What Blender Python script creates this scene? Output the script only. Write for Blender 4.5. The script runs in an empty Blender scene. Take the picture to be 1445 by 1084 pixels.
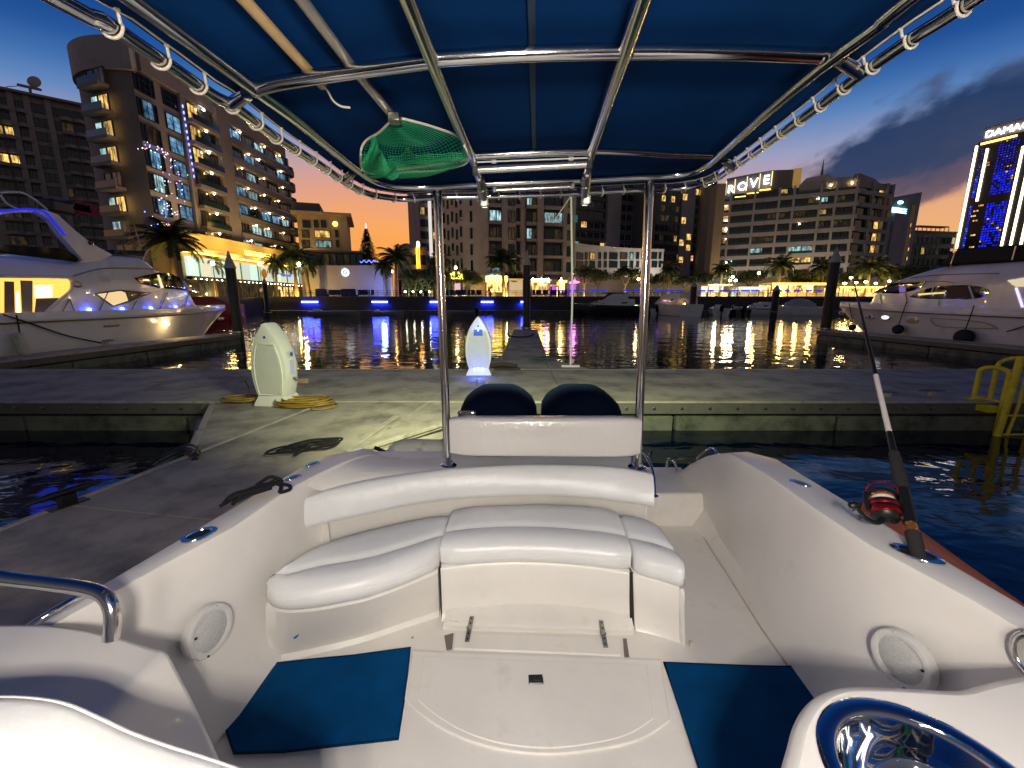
import bpy, math, random
from mathutils import Vector, Matrix
random.seed(7)
SC = bpy.context.scene
COL = SC.collection
PI = math.pi
# ------------------------------------------------------------------ camera model
FPX, CXP, CYP = 590.0, 722.5, 542.0
PITCH = math.atan(118.0 / FPX)
SP, CP = math.sin(PITCH), math.cos(PITCH)
EYE = Vector((0, 0, 2.1))

def ray(px, py):
    x = (px - CXP) / FPX
    y = (py - CYP) / FPX
    return Vector((x, CP - y * SP, -(SP + y * CP)))

def PZ(px, py, z):
    r = ray(px, py); return EYE + r * ((z - EYE.z) / r.z)
def PY(px, py, Y):
    r = ray(px, py); return EYE + r * (Y / r.y)
def PX(px, py, X):
    r = ray(px, py); return EYE + r * (X / r.x)
def PT(px, py, dz=0.0):                       # the (slightly heeled) plane of the canopy frame
    r = ray(px, py); t = (0.61 + dz) / (r.z - 0.044 * r.x); return EYE + r * t
def PS(px, py, fn, t0=5.0, t1=60.0):           # first point along the ray where |X - xc| falls inside fn(Y, z)
    r = ray(px, py); t = t0
    while t < t1:
        p = EYE + r * t
        if fn(p): 
            lo, hi = t - 0.1, t
            for _ in range(20):
                m = (lo + hi) / 2
                if fn(EYE + r * m): hi = m
                else: lo = m
            return EYE + r * hi
        t += 0.1
    return EYE + r * t1

# ------------------------------------------------------------------ mesh builder
class MB:
    def __init__(self):
        self.v = []; self.f = []; self.m = []; self.mi = 0
    def add(self, pts, faces, mi=None):
        o = len(self.v); self.v += [tuple(p) for p in pts]
        for f in faces:
            self.f.append(tuple(o + i for i in f)); self.m.append(self.mi if mi is None else mi)
        return self
    def poly(self, pts, mi=None):
        return self.add(pts, [tuple(range(len(pts)))], mi)
    def box(self, x0, x1, y0, y1, z0, z1, mi=None):
        p = [(x0, y0, z0), (x1, y0, z0), (x1, y1, z0), (x0, y1, z0), (x0, y0, z1), (x1, y0, z1), (x1, y1, z1), (x0, y1, z1)]
        return self.add(p, [(0, 3, 2, 1), (4, 5, 6, 7), (0, 1, 5, 4), (1, 2, 6, 5), (2, 3, 7, 6), (3, 0, 4, 7)], mi)
    def obox(self, c, ux, uy, uz, mi=None):    # oriented box, half vectors
        c = Vector(c); ux = Vector(ux); uy = Vector(uy); uz = Vector(uz)
        p = [c + ux * a + uy * b + uz * d for d in (-1, 1) for a, b in ((-1, -1), (1, -1), (1, 1), (-1, 1))]
        return self.add(p, [(0, 3, 2, 1), (4, 5, 6, 7), (0, 1, 5, 4), (1, 2, 6, 5), (2, 3, 7, 6), (3, 0, 4, 7)], mi)
    def bar(self, a, b, w, h, mi=None, up=(0, 0, 1)):
        a = Vector(a); b = Vector(b); d = (b - a); u = d.normalized(); s = u.cross(Vector(up))
        if s.length < 1e-4: s = u.cross(Vector((1, 0, 0)))
        s.normalize(); n = s.cross(u)
        return self.obox((a + b) / 2, d / 2, s * (w / 2), n * (h / 2), mi)
    def tube(self, path, r, n=10, closed=False, caps=True, mi=None, twist=None):
        path = [Vector(p) for p in path]; N = len(path)
        rr = r if isinstance(r, (list, tuple)) else [r] * N
        rings = []; prev = None
        for i, p in enumerate(path):
            if closed: d = path[(i + 1) % N] - path[i - 1]
            else: d = path[min(i + 1, N - 1)] - path[max(i - 1, 0)]
            d.normalize()
            if prev is None:
                a = Vector((0, 0, 1)) if abs(d.z) < .9 else Vector((1, 0, 0))
                s = d.cross(a).normalized()
            else:
                s = prev - d * prev.dot(d)
                s = s.normalized() if s.length > 1e-6 else d.cross(Vector((0, 0, 1))).normalized()
            prev = s; t = d.cross(s)
            rings.append([p + (s * math.cos(2 * PI * k / n) + t * math.sin(2 * PI * k / n)) * rr[i] for k in range(n)])
        return self.loft(rings, True, caps and not closed, closed, mi)
    def loft(self, rings, ring_closed=True, caps=True, closed=False, mi=None):
        n = len(rings[0]); pts = [p for r in rings for p in r]; fs = []
        R = len(rings)
        for i in range(R if closed else R - 1):
            a = i * n; b = ((i + 1) % R) * n
            for k in range(n if ring_closed else n - 1):
                k2 = (k + 1) % n
                fs.append((a + k, a + k2, b + k2, b + k))
        if caps and ring_closed:
            fs.append(tuple(range(n - 1, -1, -1))); fs.append(tuple((R - 1) * n + k for k in range(n)))
        return self.add(pts, fs, mi)
    def lathe(self, prof, c=(0, 0, 0), n=20, axis=None, mi=None, caps=True):
        c = Vector(c)
        if axis is None: s, t, u = Vector((1, 0, 0)), Vector((0, 1, 0)), Vector((0, 0, 1))
        else:
            u = Vector(axis).normalized(); a = Vector((0, 0, 1)) if abs(u.z) < .9 else Vector((1, 0, 0))
            s = a.cross(u).normalized(); t = u.cross(s)
        rings = [[c + (s * math.cos(2 * PI * k / n) + t * math.sin(2 * PI * k / n)) * r + u * z for k in range(n)] for r, z in prof]
        return self.loft(rings, True, caps, False, mi)
    def prism(self, pts, vec, mi=None):
        vec = Vector(vec); n = len(pts); a = [Vector(p) for p in pts]; b = [p + vec for p in a]
        fs = [tuple(range(n - 1, -1, -1)), tuple(range(n, 2 * n))]
        for k in range(n): fs.append((k, (k + 1) % n, n + (k + 1) % n, n + k))
        return self.add(a + b, fs, mi)
    def ball(self, c, r, nu=10, nv=6, mi=None, sq=(1, 1, 1)):
        prof = [(max(1e-3, math.sin(PI * i / nv)) * r, -math.cos(PI * i / nv) * r) for i in range(nv + 1)]
        o = len(self.v); self.lathe(prof, (0, 0, 0), nu, None, mi)
        c = Vector(c)
        for i in range(o, len(self.v)):
            p = self.v[i]; self.v[i] = (c.x + p[0] * sq[0], c.y + p[1] * sq[1], c.z + p[2] * sq[2])
        return self
    def build(self, name, mats, parent=None, smooth=35, bevel=None, local=False, subsurf=0, flip=True):
        me = bpy.data.meshes.new(name)
        me.from_pydata(self.v, [], self.f)
        if not isinstance(mats, (list, tuple)): mats = [mats]
        for m in mats: me.materials.append(m)
        me.polygons.foreach_set('material_index', [min(i, len(mats) - 1) for i in self.m])
        me.update()
        if flip:
            import bmesh
            bm = bmesh.new(); bm.from_mesh(me); bmesh.ops.recalc_face_normals(bm, faces=bm.faces[:]); bm.to_mesh(me); bm.free()
        if smooth:
            me.shade_smooth(); me.set_sharp_from_angle(angle=math.radians(smooth))
        o = bpy.data.objects.new(name, me); COL.objects.link(o)
        if bevel:
            b = o.modifiers.new('bevel', 'BEVEL'); b.width = bevel; b.segments = 3; b.limit_method = 'ANGLE'; b.angle_limit = math.radians(40); b.harden_normals = False
        if subsurf:
            s = o.modifiers.new('sub', 'SUBSURF'); s.levels = subsurf; s.render_levels = subsurf
        if parent is not None: attach(o, parent, local)
        return o

def world_loc(o):
    p = Vector((0, 0, 0))
    while o is not None: p += o.location; o = o.parent
    return p
def attach(o, parent, local=False):
    o.parent = parent
    if not local: o.location = -world_loc(parent)

def tag(o, label=None, cat=None, group=None, kind=None):
    if label: o['label'] = label
    if cat: o['category'] = cat
    if group: o['group'] = group
    if kind: o['kind'] = kind
    return o
def thing(name, label, cat, loc=(0, 0, 0), group=None):
    o = bpy.data.objects.new(name, None); COL.objects.link(o); o.location = loc
    o.empty_display_size = .3
    return tag(o, label, cat, group)
def copy_tree(o, parent=None):
    c = o.copy(); COL.objects.link(c)
    if parent is not None: c.parent = parent
    for ch in list(o.children): copy_tree(ch, c)
    return c
def lerp(a, b, t): return a + (b - a) * t
def resample(pts, n):
    pts = [Vector(p) for p in pts]; L = [0]
    for a, b in zip(pts, pts[1:]): L.append(L[-1] + (b - a).length)
    out = []
    for i in range(n):
        d = L[-1] * i / (n - 1); k = 0
        while k < len(L) - 2 and L[k + 1] < d: k += 1
        t = (d - L[k]) / max(1e-9, L[k + 1] - L[k]); out.append(pts[k].lerp(pts[k + 1], t))
    return out
def spline(pts, n=6, closed=False):            # Catmull-Rom through the points
    pts = [Vector(p) for p in pts]; N = len(pts); out = []
    for i in range(N if closed else N - 1):
        p1 = pts[i]; p2 = pts[(i + 1) % N]
        p0 = pts[i - 1] if (closed or i > 0) else p1 * 2 - p2
        p3 = pts[(i + 2) % N] if (closed or i + 2 < N) else p2 * 2 - p1
        for k in range(n):
            t = k / n
            out.append(0.5 * ((2 * p1) + (p2 - p0) * t + (2 * p0 - 5 * p1 + 4 * p2 - p3) * t * t + (3 * p1 - p0 - 3 * p2 + p3) * t ** 3))
    if not closed: out.append(pts[-1])
    return out

# ------------------------------------------------------------------ materials
def lin(r, g, b):
    f = lambda c: (c / 255 / 12.92) if c / 255 <= .04045 else ((c / 255 + .055) / 1.055) ** 2.4
    return (f(r), f(g), f(b), 1)
def mat(name, col, rough=.5, metal=0.0, var=0.0, vscale=4.0, bump=0.0, bscale=30.0, spec=.5, emit=None, estr=0.0, coat=0.0, stain=None, stscale=2.0, stlo=.55, sthi=.75, stretch=None, sheen=0.0):
    m = bpy.data.materials.new(name); m.use_nodes = True
    nt = m.node_tree; b = nt.nodes['Principled BSDF']; L = nt.links.new
    col = tuple(col) + ((1,) if len(col) == 3 else ())
    b.inputs['Base Color'].default_value = col; b.inputs['Roughness'].default_value = rough
    b.inputs['Metallic'].default_value = metal; b.inputs['Specular IOR Level'].default_value = spec
    b.inputs['Coat Weight'].default_value = coat
    if sheen: b.inputs['Sheen Weight'].default_value = sheen
    tc = None
    if var or bump or stain:
        tc = nt.nodes.new('ShaderNodeTexCoord'); src = tc.outputs['Object']
        if stretch:
            mp = nt.nodes.new('ShaderNodeMapping'); mp.inputs['Scale'].default_value = stretch; L(src, mp.inputs[0]); src = mp.outputs[0]
    cur = None
    if var:
        n = nt.nodes.new('ShaderNodeTexNoise'); n.inputs['Scale'].default_value = vscale; n.inputs['Detail'].default_value = 6; n.inputs['Roughness'].default_value = .6
        L(src, n.inputs['Vector'])
        rp = nt.nodes.new('ShaderNodeValToRGB'); rp.color_ramp.elements[0].position = .3; rp.color_ramp.elements[1].position = .7
        rp.color_ramp.elements[0].color = tuple(c * (1 - var) for c in col[:3]) + (1,); rp.color_ramp.elements[1].color = tuple(min(1, c * (1 + var * .6)) for c in col[:3]) + (1,)
        L(n.outputs['Fac'], rp.inputs[0]); cur = rp.outputs[0]
        mr = nt.nodes.new('ShaderNodeMapRange'); mr.inputs['To Min'].default_value = max(0.02, rough * .8); mr.inputs['To Max'].default_value = min(1, rough * 1.2)
        L(n.outputs['Fac'], mr.inputs['Value']); L(mr.outputs[0], b.inputs['Roughness'])
    if stain:
        n2 = nt.nodes.new('ShaderNodeTexNoise'); n2.inputs['Scale'].default_value = stscale; n2.inputs['Detail'].default_value = 8; n2.inputs['Roughness'].default_value = .65
        L(src, n2.inputs['Vector'])
        r2 = nt.nodes.new('ShaderNodeMapRange'); r2.inputs['From Min'].default_value = stlo; r2.inputs['From Max'].default_value = sthi
        L(n2.outputs['Fac'], r2.inputs['Value'])
        mx = nt.nodes.new('ShaderNodeMix'); mx.data_type = 'RGBA'
        L(r2.outputs[0], mx.inputs['Factor'])
        if cur is not None: L(cur, mx.inputs[6])
        else: mx.inputs[6].default_value = col
        mx.inputs[7].default_value = tuple(stain) + (1,) if len(stain) == 3 else stain
        cur = mx.outputs[2]
    if cur is not None: L(cur, b.inputs['Base Color'])
    if bump:
        n3 = nt.nodes.new('ShaderNodeTexNoise'); n3.inputs['Scale'].default_value = bscale; n3.inputs['Detail'].default_value = 4
        L(src, n3.inputs['Vector'])
        bp = nt.nodes.new('ShaderNodeBump'); bp.inputs['Strength'].default_value = bump; bp.inputs['Distance'].default_value = .01
        L(n3.outputs['Fac'], bp.inputs['Height']); L(bp.outputs[0], b.inputs['Normal'])
    if emit:
        b.inputs['Emission Color'].default_value = tuple(emit[:3]) + (1,); b.inputs['Emission Strength'].default_value = estr
        m.cycles.emission_sampling = 'NONE'
    return m
M = {}
def lamp_mat(name, col, s, sample=False):
    m = mat(name, (.02, .02, .02), .5, emit=col, estr=s)
    m.cycles.emission_sampling = 'FRONT' if sample else 'NONE'
    return m
def lit_window_mat(name, c0, c1, s):
    """a lit room behind glass: curtains, furniture and walls as uneven bands of light"""
    m = bpy.data.materials.new(name); m.use_nodes = True; nt = m.node_tree; L = nt.links.new
    b = nt.nodes['Principled BSDF']; b.inputs['Base Color'].default_value = (.02, .025, .03, 1); b.inputs['Roughness'].default_value = .1
    tc = nt.nodes.new('ShaderNodeTexCoord'); oi = nt.nodes.new('ShaderNodeObjectInfo')
    mp = nt.nodes.new('ShaderNodeMapping'); mp.inputs['Scale'].default_value = (1.1, 1.1, .45)
    ad = nt.nodes.new('ShaderNodeVectorMath'); ad.operation = 'ADD'
    sc = nt.nodes.new('ShaderNodeMath'); sc.operation = 'MULTIPLY'; sc.inputs[1].default_value = 57.0
    L(oi.outputs['Random'], sc.inputs[0]); L(tc.outputs['Object'], ad.inputs[0]); L(sc.outputs[0], ad.inputs[1]); L(ad.outputs[0], mp.inputs[0])
    n = nt.nodes.new('ShaderNodeTexNoise'); n.inputs['Scale'].default_value = 1.5; n.inputs['Detail'].default_value = 3; L(mp.outputs[0], n.inputs['Vector'])
    rp = nt.nodes.new('ShaderNodeValToRGB'); e = rp.color_ramp.elements
    e[0].position = .36; e[0].color = tuple(c0) + (1,); e[1].position = .66; e[1].color = tuple(c1) + (1,)
    L(n.outputs['Fac'], rp.inputs[0]); L(rp.outputs[0], b.inputs['Emission Color'])
    mr = nt.nodes.new('ShaderNodeMapRange'); mr.inputs['To Min'].default_value = s * .45; mr.inputs['To Max'].default_value = s * 1.25
    L(oi.outputs['Random'], mr.inputs['Value']); L(mr.outputs[0], b.inputs['Emission Strength'])
    m.cycles.emission_sampling = 'NONE'
    return m

def text_mesh(name, s, size, mats, parent, origin, ux, uz, depth=.03, spacing=1.0, local=False):
    """lettering as a solid mesh: origin = lower left, ux = reading direction, uz = up"""
    cu = bpy.data.curves.new(name, 'FONT'); cu.body = s; cu.size = size; cu.extrude = depth; cu.space_character = spacing
    t = bpy.data.objects.new(name, cu); COL.objects.link(t)
    dg = bpy.context.evaluated_depsgraph_get(); dg.update()
    me = bpy.data.meshes.new_from_object(t.evaluated_get(dg)); bpy.data.objects.remove(t)
    ux = Vector(ux).normalized(); uz = Vector(uz).normalized(); un = ux.cross(uz)
    Mx = Matrix((( ux.x, uz.x, un.x, origin[0]), (ux.y, uz.y, un.y, origin[1]), (ux.z, uz.z, un.z, origin[2]), (0, 0, 0, 1)))
    me.transform(Mx); me.materials.clear()
    me.materials.append(mats); me.name = name
    o = bpy.data.objects.new(name, me); COL.objects.link(o)
    if parent is not None: attach(o, parent, local)
    return o
# ------------------------------------------------------------------ camera and render settings
cam = bpy.data.cameras.new('camera'); co = bpy.data.objects.new('camera', cam); COL.objects.link(co)
co.location = EYE; co.rotation_euler = (PI / 2 - PITCH, 0, 0)
cam.sensor_width = 36; cam.lens = FPX / 1445 * 36; cam.clip_start = .02; cam.clip_end = 6000
SC.camera = co
SC.view_settings.view_transform = 'Standard'; SC.view_settings.look = 'None'; SC.view_settings.exposure = 0; SC.view_settings.gamma = 1
SC.render.engine = 'CYCLES'
SC.cycles.use_denoising = True
SC.cycles.max_bounces = 7; SC.cycles.diffuse_bounces = 3; SC.cycles.glossy_bounces = 4; SC.cycles.transmission_bounces = 4
SC.cycles.sample_clamp_indirect = 6; SC.cycles.caustics_reflective = False; SC.cycles.caustics_refractive = False
SC.cycles.use_light_tree = True

# ------------------------------------------------------------------ dusk sky
w = bpy.data.worlds.new('World'); SC.world = w; w.use_nodes = True
nt = w.node_tree; N = nt.nodes.new; L = nt.links.new
for n in list(nt.nodes): nt.nodes.remove(n)
out = N('ShaderNodeOutputWorld'); bg = N('ShaderNodeBackground'); bg2 = N('ShaderNodeBackground'); addsh = N('ShaderNodeAddShader')
L(bg.outputs[0], addsh.inputs[0]); L(bg2.outputs[0], addsh.inputs[1]); L(addsh.outputs[0], out.inputs[0])
sky = N('ShaderNodeTexSky'); sky.sky_type = 'NISHITA'; sky.sun_disc = False
sky.sun_elevation = math.radians(-2.5); sky.sun_rotation = math.radians(-20); sky.altitude = 0
L(sky.outputs[0], bg2.inputs[0]); bg2.inputs[1].default_value = .02
tc = N('ShaderNodeTexCoord'); sx = N('ShaderNodeSeparateXYZ'); L(tc.outputs['Generated'], sx.inputs[0])
def math_node(op, a, b=None):
    n = N('ShaderNodeMath'); n.operation = op
    for i, q in enumerate((a, b)):
        if q is None: continue
        if isinstance(q, (int, float)): n.inputs[i].default_value = q
        else: L(q, n.inputs[i])
    return n.outputs[0]
elev = math_node('MULTIPLY', math_node('ARCSINE', sx.outputs[2]), 180 / PI)      # degrees above the horizon
azim = math_node('MULTIPLY', math_node('ARCTAN2', sx.outputs[0], sx.outputs[1]), 180 / PI)   # degrees right of +Y
def ramp(fac, stops, lo, hi):
    mr = N('ShaderNodeMapRange'); mr.inputs['From Min'].default_value = lo; mr.inputs['From Max'].default_value = hi; L(fac, mr.inputs['Value'])
    r = N('ShaderNodeValToRGB'); L(mr.outputs[0], r.inputs[0]); e = r.color_ramp.elements
    for i, (p, c) in enumerate(stops):
        q = e[i] if i < 2 else e.new((p - lo) / (hi - lo))
        q.position = (p - lo) / (hi - lo); q.color = lin(*c)
    return r.outputs[0]
def mixc(f, a, b):
    m = N('ShaderNodeMix'); m.data_type = 'RGBA'
    if isinstance(f, (int, float)): m.inputs['Factor'].default_value = f
    else: L(f, m.inputs['Factor'])
    for i, q in ((6, a), (7, b)):
        if isinstance(q, tuple): m.inputs[i].default_value = q
        else: L(q, m.inputs[i])
    return m.outputs[2]
west = ramp(elev, [(-8, (150, 78, 40)), (90, (10, 20, 52)), (1, (232, 124, 44)), (6, (252, 164, 74)), (9, (250, 168, 96)), (13, (226, 160, 134)), (16, (188, 158, 164)), (18, (128, 150, 190)), (20, (84, 134, 192)), (23, (30, 90, 164)), (28, (14, 62, 138)), (42, (6, 38, 94))], -8, 90)
east = ramp(elev, [(-8, (100, 70, 60)), (90, (10, 20, 52)), (1, (226, 154, 96)), (5, (244, 178, 112)), (9, (232, 172, 128)), (12, (190, 160, 164)), (15, (152, 158, 192)), (18, (92, 132, 188)), (20, (60, 106, 170)), (22, (32, 80, 150)), (26, (16, 60, 126)), (42, (6, 34, 84))], -8, 90)
back = ramp(elev, [(-8, (36, 34, 36)), (90, (10, 20, 52)), (6, (104, 98, 94)), (20, (86, 86, 96)), (45, (44, 54, 82))], -8, 90)
mre = N('ShaderNodeMapRange'); mre.interpolation_type = 'SMOOTHSTEP'; mre.inputs['From Min'].default_value = 8; mre.inputs['From Max'].default_value = 46; L(math_node('ABSOLUTE', math_node('ADD', azim, 9)), mre.inputs['Value'])
front = mixc(mre.outputs[0], west, east)
absaz = math_node('ABSOLUTE', math_node('ADD', azim, 10))
mrb = N('ShaderNodeMapRange'); mrb.interpolation_type = 'SMOOTHSTEP'; mrb.inputs['From Min'].default_value = 60; mrb.inputs['From Max'].default_value = 125; L(absaz, mrb.inputs['Value'])
skyc = mixc(mrb.outputs[0], front, back)
# one bank of dark cloud low over the right-hand side, drifting up to the right
def gauss(v, c, s):
    d = math_node('DIVIDE', math_node('SUBTRACT', v, c), s)
    return math_node('POWER', 2.718, math_node('MULTIPLY', math_node('MULTIPLY', d, d), -1))
cy = math_node('ADD', math_node('MULTIPLY', math_node('SUBTRACT', azim, 40), .22), 12.8)
cmask = math_node('MULTIPLY', gauss(elev, cy, 5.4), gauss(azim, 43.0, 11.5))
cb = N('ShaderNodeCombineXYZ'); L(math_node('MULTIPLY', azim, .13), cb.inputs[0]); L(math_node('MULTIPLY', math_node('SUBTRACT', elev, math_node('MULTIPLY', azim, .25)), .21), cb.inputs[1])
cn = N('ShaderNodeTexNoise'); cn.inputs['Scale'].default_value = 1.3; cn.inputs['Detail'].default_value = 10; cn.inputs['Roughness'].default_value = .52; L(cb.outputs[0], cn.inputs['Vector'])
cs = math_node('ADD', math_node('MULTIPLY', cmask, 1.22), math_node('MULTIPLY', math_node('SUBTRACT', cn.outputs['Fac'], .5), 1.25))
mrc = N('ShaderNodeMapRange'); mrc.interpolation_type = 'SMOOTHSTEP'; mrc.inputs['From Min'].default_value = .42; mrc.inputs['From Max'].default_value = .74; L(cs, mrc.inputs['Value'])
cloudc = ramp(math_node('ADD', math_node('SUBTRACT', elev, cy), math_node('MULTIPLY', math_node('SUBTRACT', cn.outputs['Fac'], .5), 10)), [(-8, (190, 130, 110)), (6, (70, 84, 120)), (-4, (112, 90, 100)), (-1, (46, 62, 96)), (3, (30, 54, 94))], -8, 6)
cmax = math_node('MULTIPLY', mrc.outputs[0], .97)
L(mixc(cmax, skyc, cloudc), bg.inputs[0]); bg.inputs[1].default_value = 1.0
# the last of the light from where the sun went down
sun = bpy.data.lights.new('sunset_glow', 'SUN'); sun.energy = .06; sun.angle = math.radians(25); sun.color = (1, .62, .38)
so = bpy.data.objects.new('sunset_glow', sun); COL.objects.link(so); so.rotation_euler = (math.radians(83), 0, math.radians(195))

# ------------------------------------------------------------------ shared materials
M['seam'] = mat('grey_seam_thread', (.42, .40, .37), .7)
M['binding'] = mat('navy_edge_binding', (.001, .022, .07), .9, spec=.1)
M['caulk'] = mat('aged_sealant', (.60, .52, .40), .6, var=.2, vscale=12)
M['gel'] = mat('gelcoat', (.82, .785, .73), .34, var=.06, vscale=2.2, bump=.012, bscale=60, coat=.1, stain=(.62, .55, .44), stscale=5, stlo=.62, sthi=.95)
M['gelfloor'] = mat('gelcoat_floor', (.80, .765, .71), .45, var=.08, vscale=2.5, bump=.10, bscale=220, stain=(.56, .48, .36), stscale=5, stlo=.58, sthi=.95)
M['vinyl'] = mat('white_vinyl', (.80, .80, .79), .36, var=.04, vscale=3, bump=.32, bscale=17, stain=(.6, .57, .5), stscale=3, stlo=.62, sthi=1.0)
M['steel'] = mat('polished_steel', (.72, .71, .69), .13, 1.0, var=.06, vscale=14)
M['chrome'] = mat('chrome', (.78, .78, .78), .05, 1.0)
M['dsteel'] = mat('dull_steel', (.30, .29, .27), .35, 1.0, var=.2, vscale=20)
M['canvas'] = mat('navy_canvas', (.001, .029, .122), .9, var=.22, vscale=1.6, bump=.15, bscale=340, spec=.08)
M['mat_blue'] = mat('blue_carpet', (.001, .075, .235), .95, var=.25, vscale=7, bump=.9, bscale=300, spec=.06)
M['cowl'] = mat('navy_engine_cover', (.0008, .0045, .016), .9, var=.25, vscale=6, bump=.15, bscale=200, spec=.06)
M['black'] = mat('black_plastic', (.008, .008, .009), .4, var=.2, vscale=20)
M['rubber'] = mat('black_rope', (.006, .006, .007), .8, bump=.8, bscale=160)
M['cord'] = mat('white_cord', (.72, .64, .52), .7, bump=.3, bscale=300)
M['dark'] = mat('dark_gap', (.02, .018, .015), .8)
M['bamboo'] = mat('varnished_wood', (.50, .34, .16), .4, var=.35, vscale=9, stretch=(1, .1, 1))
M['tin'] = mat('aluminium', (.66, .60, .50), .35, .8, var=.15, vscale=12)
M['netg'] = mat('green_twine', (.01, .30, .11), .6)
M['concrete'] = mat('dock_concrete', (.45, .39, .32), .72, var=.25, vscale=1.6, bump=.25, bscale=90, stain=(.21, .18, .145), stscale=1.7, stlo=.46, sthi=.66)
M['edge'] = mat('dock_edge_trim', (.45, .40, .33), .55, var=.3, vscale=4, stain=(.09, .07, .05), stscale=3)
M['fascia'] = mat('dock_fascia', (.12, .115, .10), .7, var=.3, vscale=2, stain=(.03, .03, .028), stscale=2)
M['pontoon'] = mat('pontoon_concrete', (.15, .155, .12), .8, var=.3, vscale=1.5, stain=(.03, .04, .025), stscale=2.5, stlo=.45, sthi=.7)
M['white'] = mat('white_plastic', (.76, .75, .71), .4, var=.06, vscale=4, stain=(.5, .47, .4), stscale=5, stlo=.6, sthi=.9)
M['wpanel'] = mat('off_white_panel', (.60, .59, .56), .5, var=.06, vscale=6)
M['blue_label'] = mat('blue_label', (.02, .10, .42), .4)
M['pale_label'] = mat('pale_label', (.50, .58, .80), .4)
M['hose'] = mat('yellow_hose', (.32, .20, .03), .5, var=.3, vscale=10)
M['ylw'] = mat('yellow_paint', (.70, .56, .02), .5, var=.25, vscale=8, stain=(.16, .10, .02), stscale=9, stlo=.6, sthi=.8)
M['pile'] = mat('black_pile_sleeve', (.018, .018, .020), .6, var=.3, vscale=3)
M['pilecap'] = mat('grey_pile_cap', (.36, .36, .37), .5, var=.1)
M['orange'] = mat('orange_hull', (.85, .16, .012), .35, var=.15, vscale=5, spec=.35)
M['hull'] = mat('white_hull', (.80, .80, .82), .22, var=.05, vscale=.7, coat=.3, stain=(.42, .40, .38), stscale=.9, stlo=.55, sthi=.9)
M['hull_dark'] = mat('dark_hull', (.010, .012, .022), .18, coat=.4)
M['glassd'] = mat('dark_glass', (.006, .008, .010), .05, spec=.8)
M['stripe'] = mat('dark_stripe', (.02, .02, .022), .4)
M['fender_b'] = mat('dark_fender_cover', (.02, .02, .022), .85)
M['fender_w'] = mat('white_fender', (.60, .60, .50), .5, var=.12, vscale=7, stain=(.25, .25, .2), stscale=8)
M['canvas_g'] = mat('grey_boat_cover', (.45, .45, .46), .8, var=.12, vscale=3, bump=.3, bscale=8)
M['red'] = mat('red_hull', (.33, .012, .014), .25, coat=.4)
M['redcloth'] = mat('red_anodised', (.45, .01, .015), .25, .7)
M['foam'] = mat('eva_grip', (.020, .019, .019), .8, bump=.3, bscale=300)
M['rodw'] = mat('rod_white', (.78, .70, .66), .25)
M['copper'] = mat('orange_foil', (.75, .30, .08), .22, .8)
M['saloon'] = lamp_mat('saloon_light', (1.0, .56, .10), 1.5)
M['saloon_b'] = lamp_mat('saloon_lamp', (1.0, .80, .42), 3)
M['porthole'] = lamp_mat('lit_porthole', (.85, .88, 1), 1.6)
M['led_blue'] = lamp_mat('blue_led', (.04, .06, 1.0), 60, False)
M['led_bluew'] = lamp_mat('blue_white_led', (.10, .16, 1.0), 14)
M['bulb'] = lamp_mat('warm_bulb', (1.0, .66, .26), 45)
M['bulb_w'] = lamp_mat('white_bulb', (1.0, .88, .66), 60)
M['bulb_a'] = lamp_mat('amber_bulb', (1.0, .50, .10), 40)
M['glow_gold'] = lamp_mat('gold_strip_light', (1.0, .56, .08), 5.5)
M['glow_cream'] = lamp_mat('lit_awning', (1.0, .80, .42), 1.5)
M['ledline'] = lamp_mat('warm_white_led_line', (1.0, .82, .50), 7)
M['sign_w'] = lamp_mat('white_sign', (1.0, .95, .95), 7)
M['sign_teal'] = lamp_mat('teal_sign', (.35, .95, 1.0), 4)
M['sign_gold'] = lamp_mat('gold_sign', (1.0, .74, .12), 5)
M['purple'] = lamp_mat('purple_light', (.40, .05, .9), 1.6)
M['magenta'] = lamp_mat('magenta_light', (1.0, .15, .75), 3)
M['led_dotw'] = lamp_mat('fairy_light', (.75, .80, 1), 4)
M['led_dotb'] = lamp_mat('blue_fairy_light', (.1, .15, 1), 9)
M['led_dotr'] = lamp_mat('red_fairy_light', (1, .12, .2), 8)
M['lit_warm'] = lit_window_mat('lit_window_warm', (.10, .05, .01), (1.0, .62, .16), 1.5)
M['lit_cool'] = lit_window_mat('lit_window_cool', (.02, .06, .08), (.55, .85, .85), 1.0)
M['lit_curt'] = lit_window_mat('lit_window_curtain', (.01, .06, .13), (.28, .62, .95), .8)
M['lit_dim'] = lit_window_mat('lit_window_dim', (.002, .006, .010), (.14, .08, .025), .45)
M['lit_blue'] = lit_window_mat('blue_lit_window', (.0, .0, .10), (.01, .02, 1.0), 2.0)
M['lit_shop'] = lit_window_mat('shop_front', (.05, .025, .004), (1.0, .60, .18), 3.6)
M['glassb'] = mat('building_glass', (.006, .020, .028), .06, spec=.9)
M['frame_d'] = mat('dark_window_frame', (.02, .02, .022), .5)
M['frame_l'] = mat('pale_window_frame', (.30, .30, .30), .5)
def facade_mat(n, c, v=.15): return mat(n, c, .8, var=v, vscale=.12, stain=tuple(q * .6 for q in c), stscale=.25, stlo=.52, sthi=.8)
M['b_beige'] = facade_mat('beige_render', (.40, .33, .28))
M['b_brown'] = facade_mat('brown_render', (.33, .285, .27))
M['b_white'] = facade_mat('white_render', (.55, .50, .47))
M['b_cream'] = facade_mat('cream_render', (.52, .42, .31))
M['b_grey'] = facade_mat('grey_render', (.38, .35, .345))
M['b_dgrey'] = facade_mat('dark_grey_cladding', (.15, .14, .14))
M['b_tan'] = facade_mat('tan_cladding', (.36, .27, .16))
M['b_black'] = mat('black_cladding', (.012, .014, .018), .3)
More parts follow.
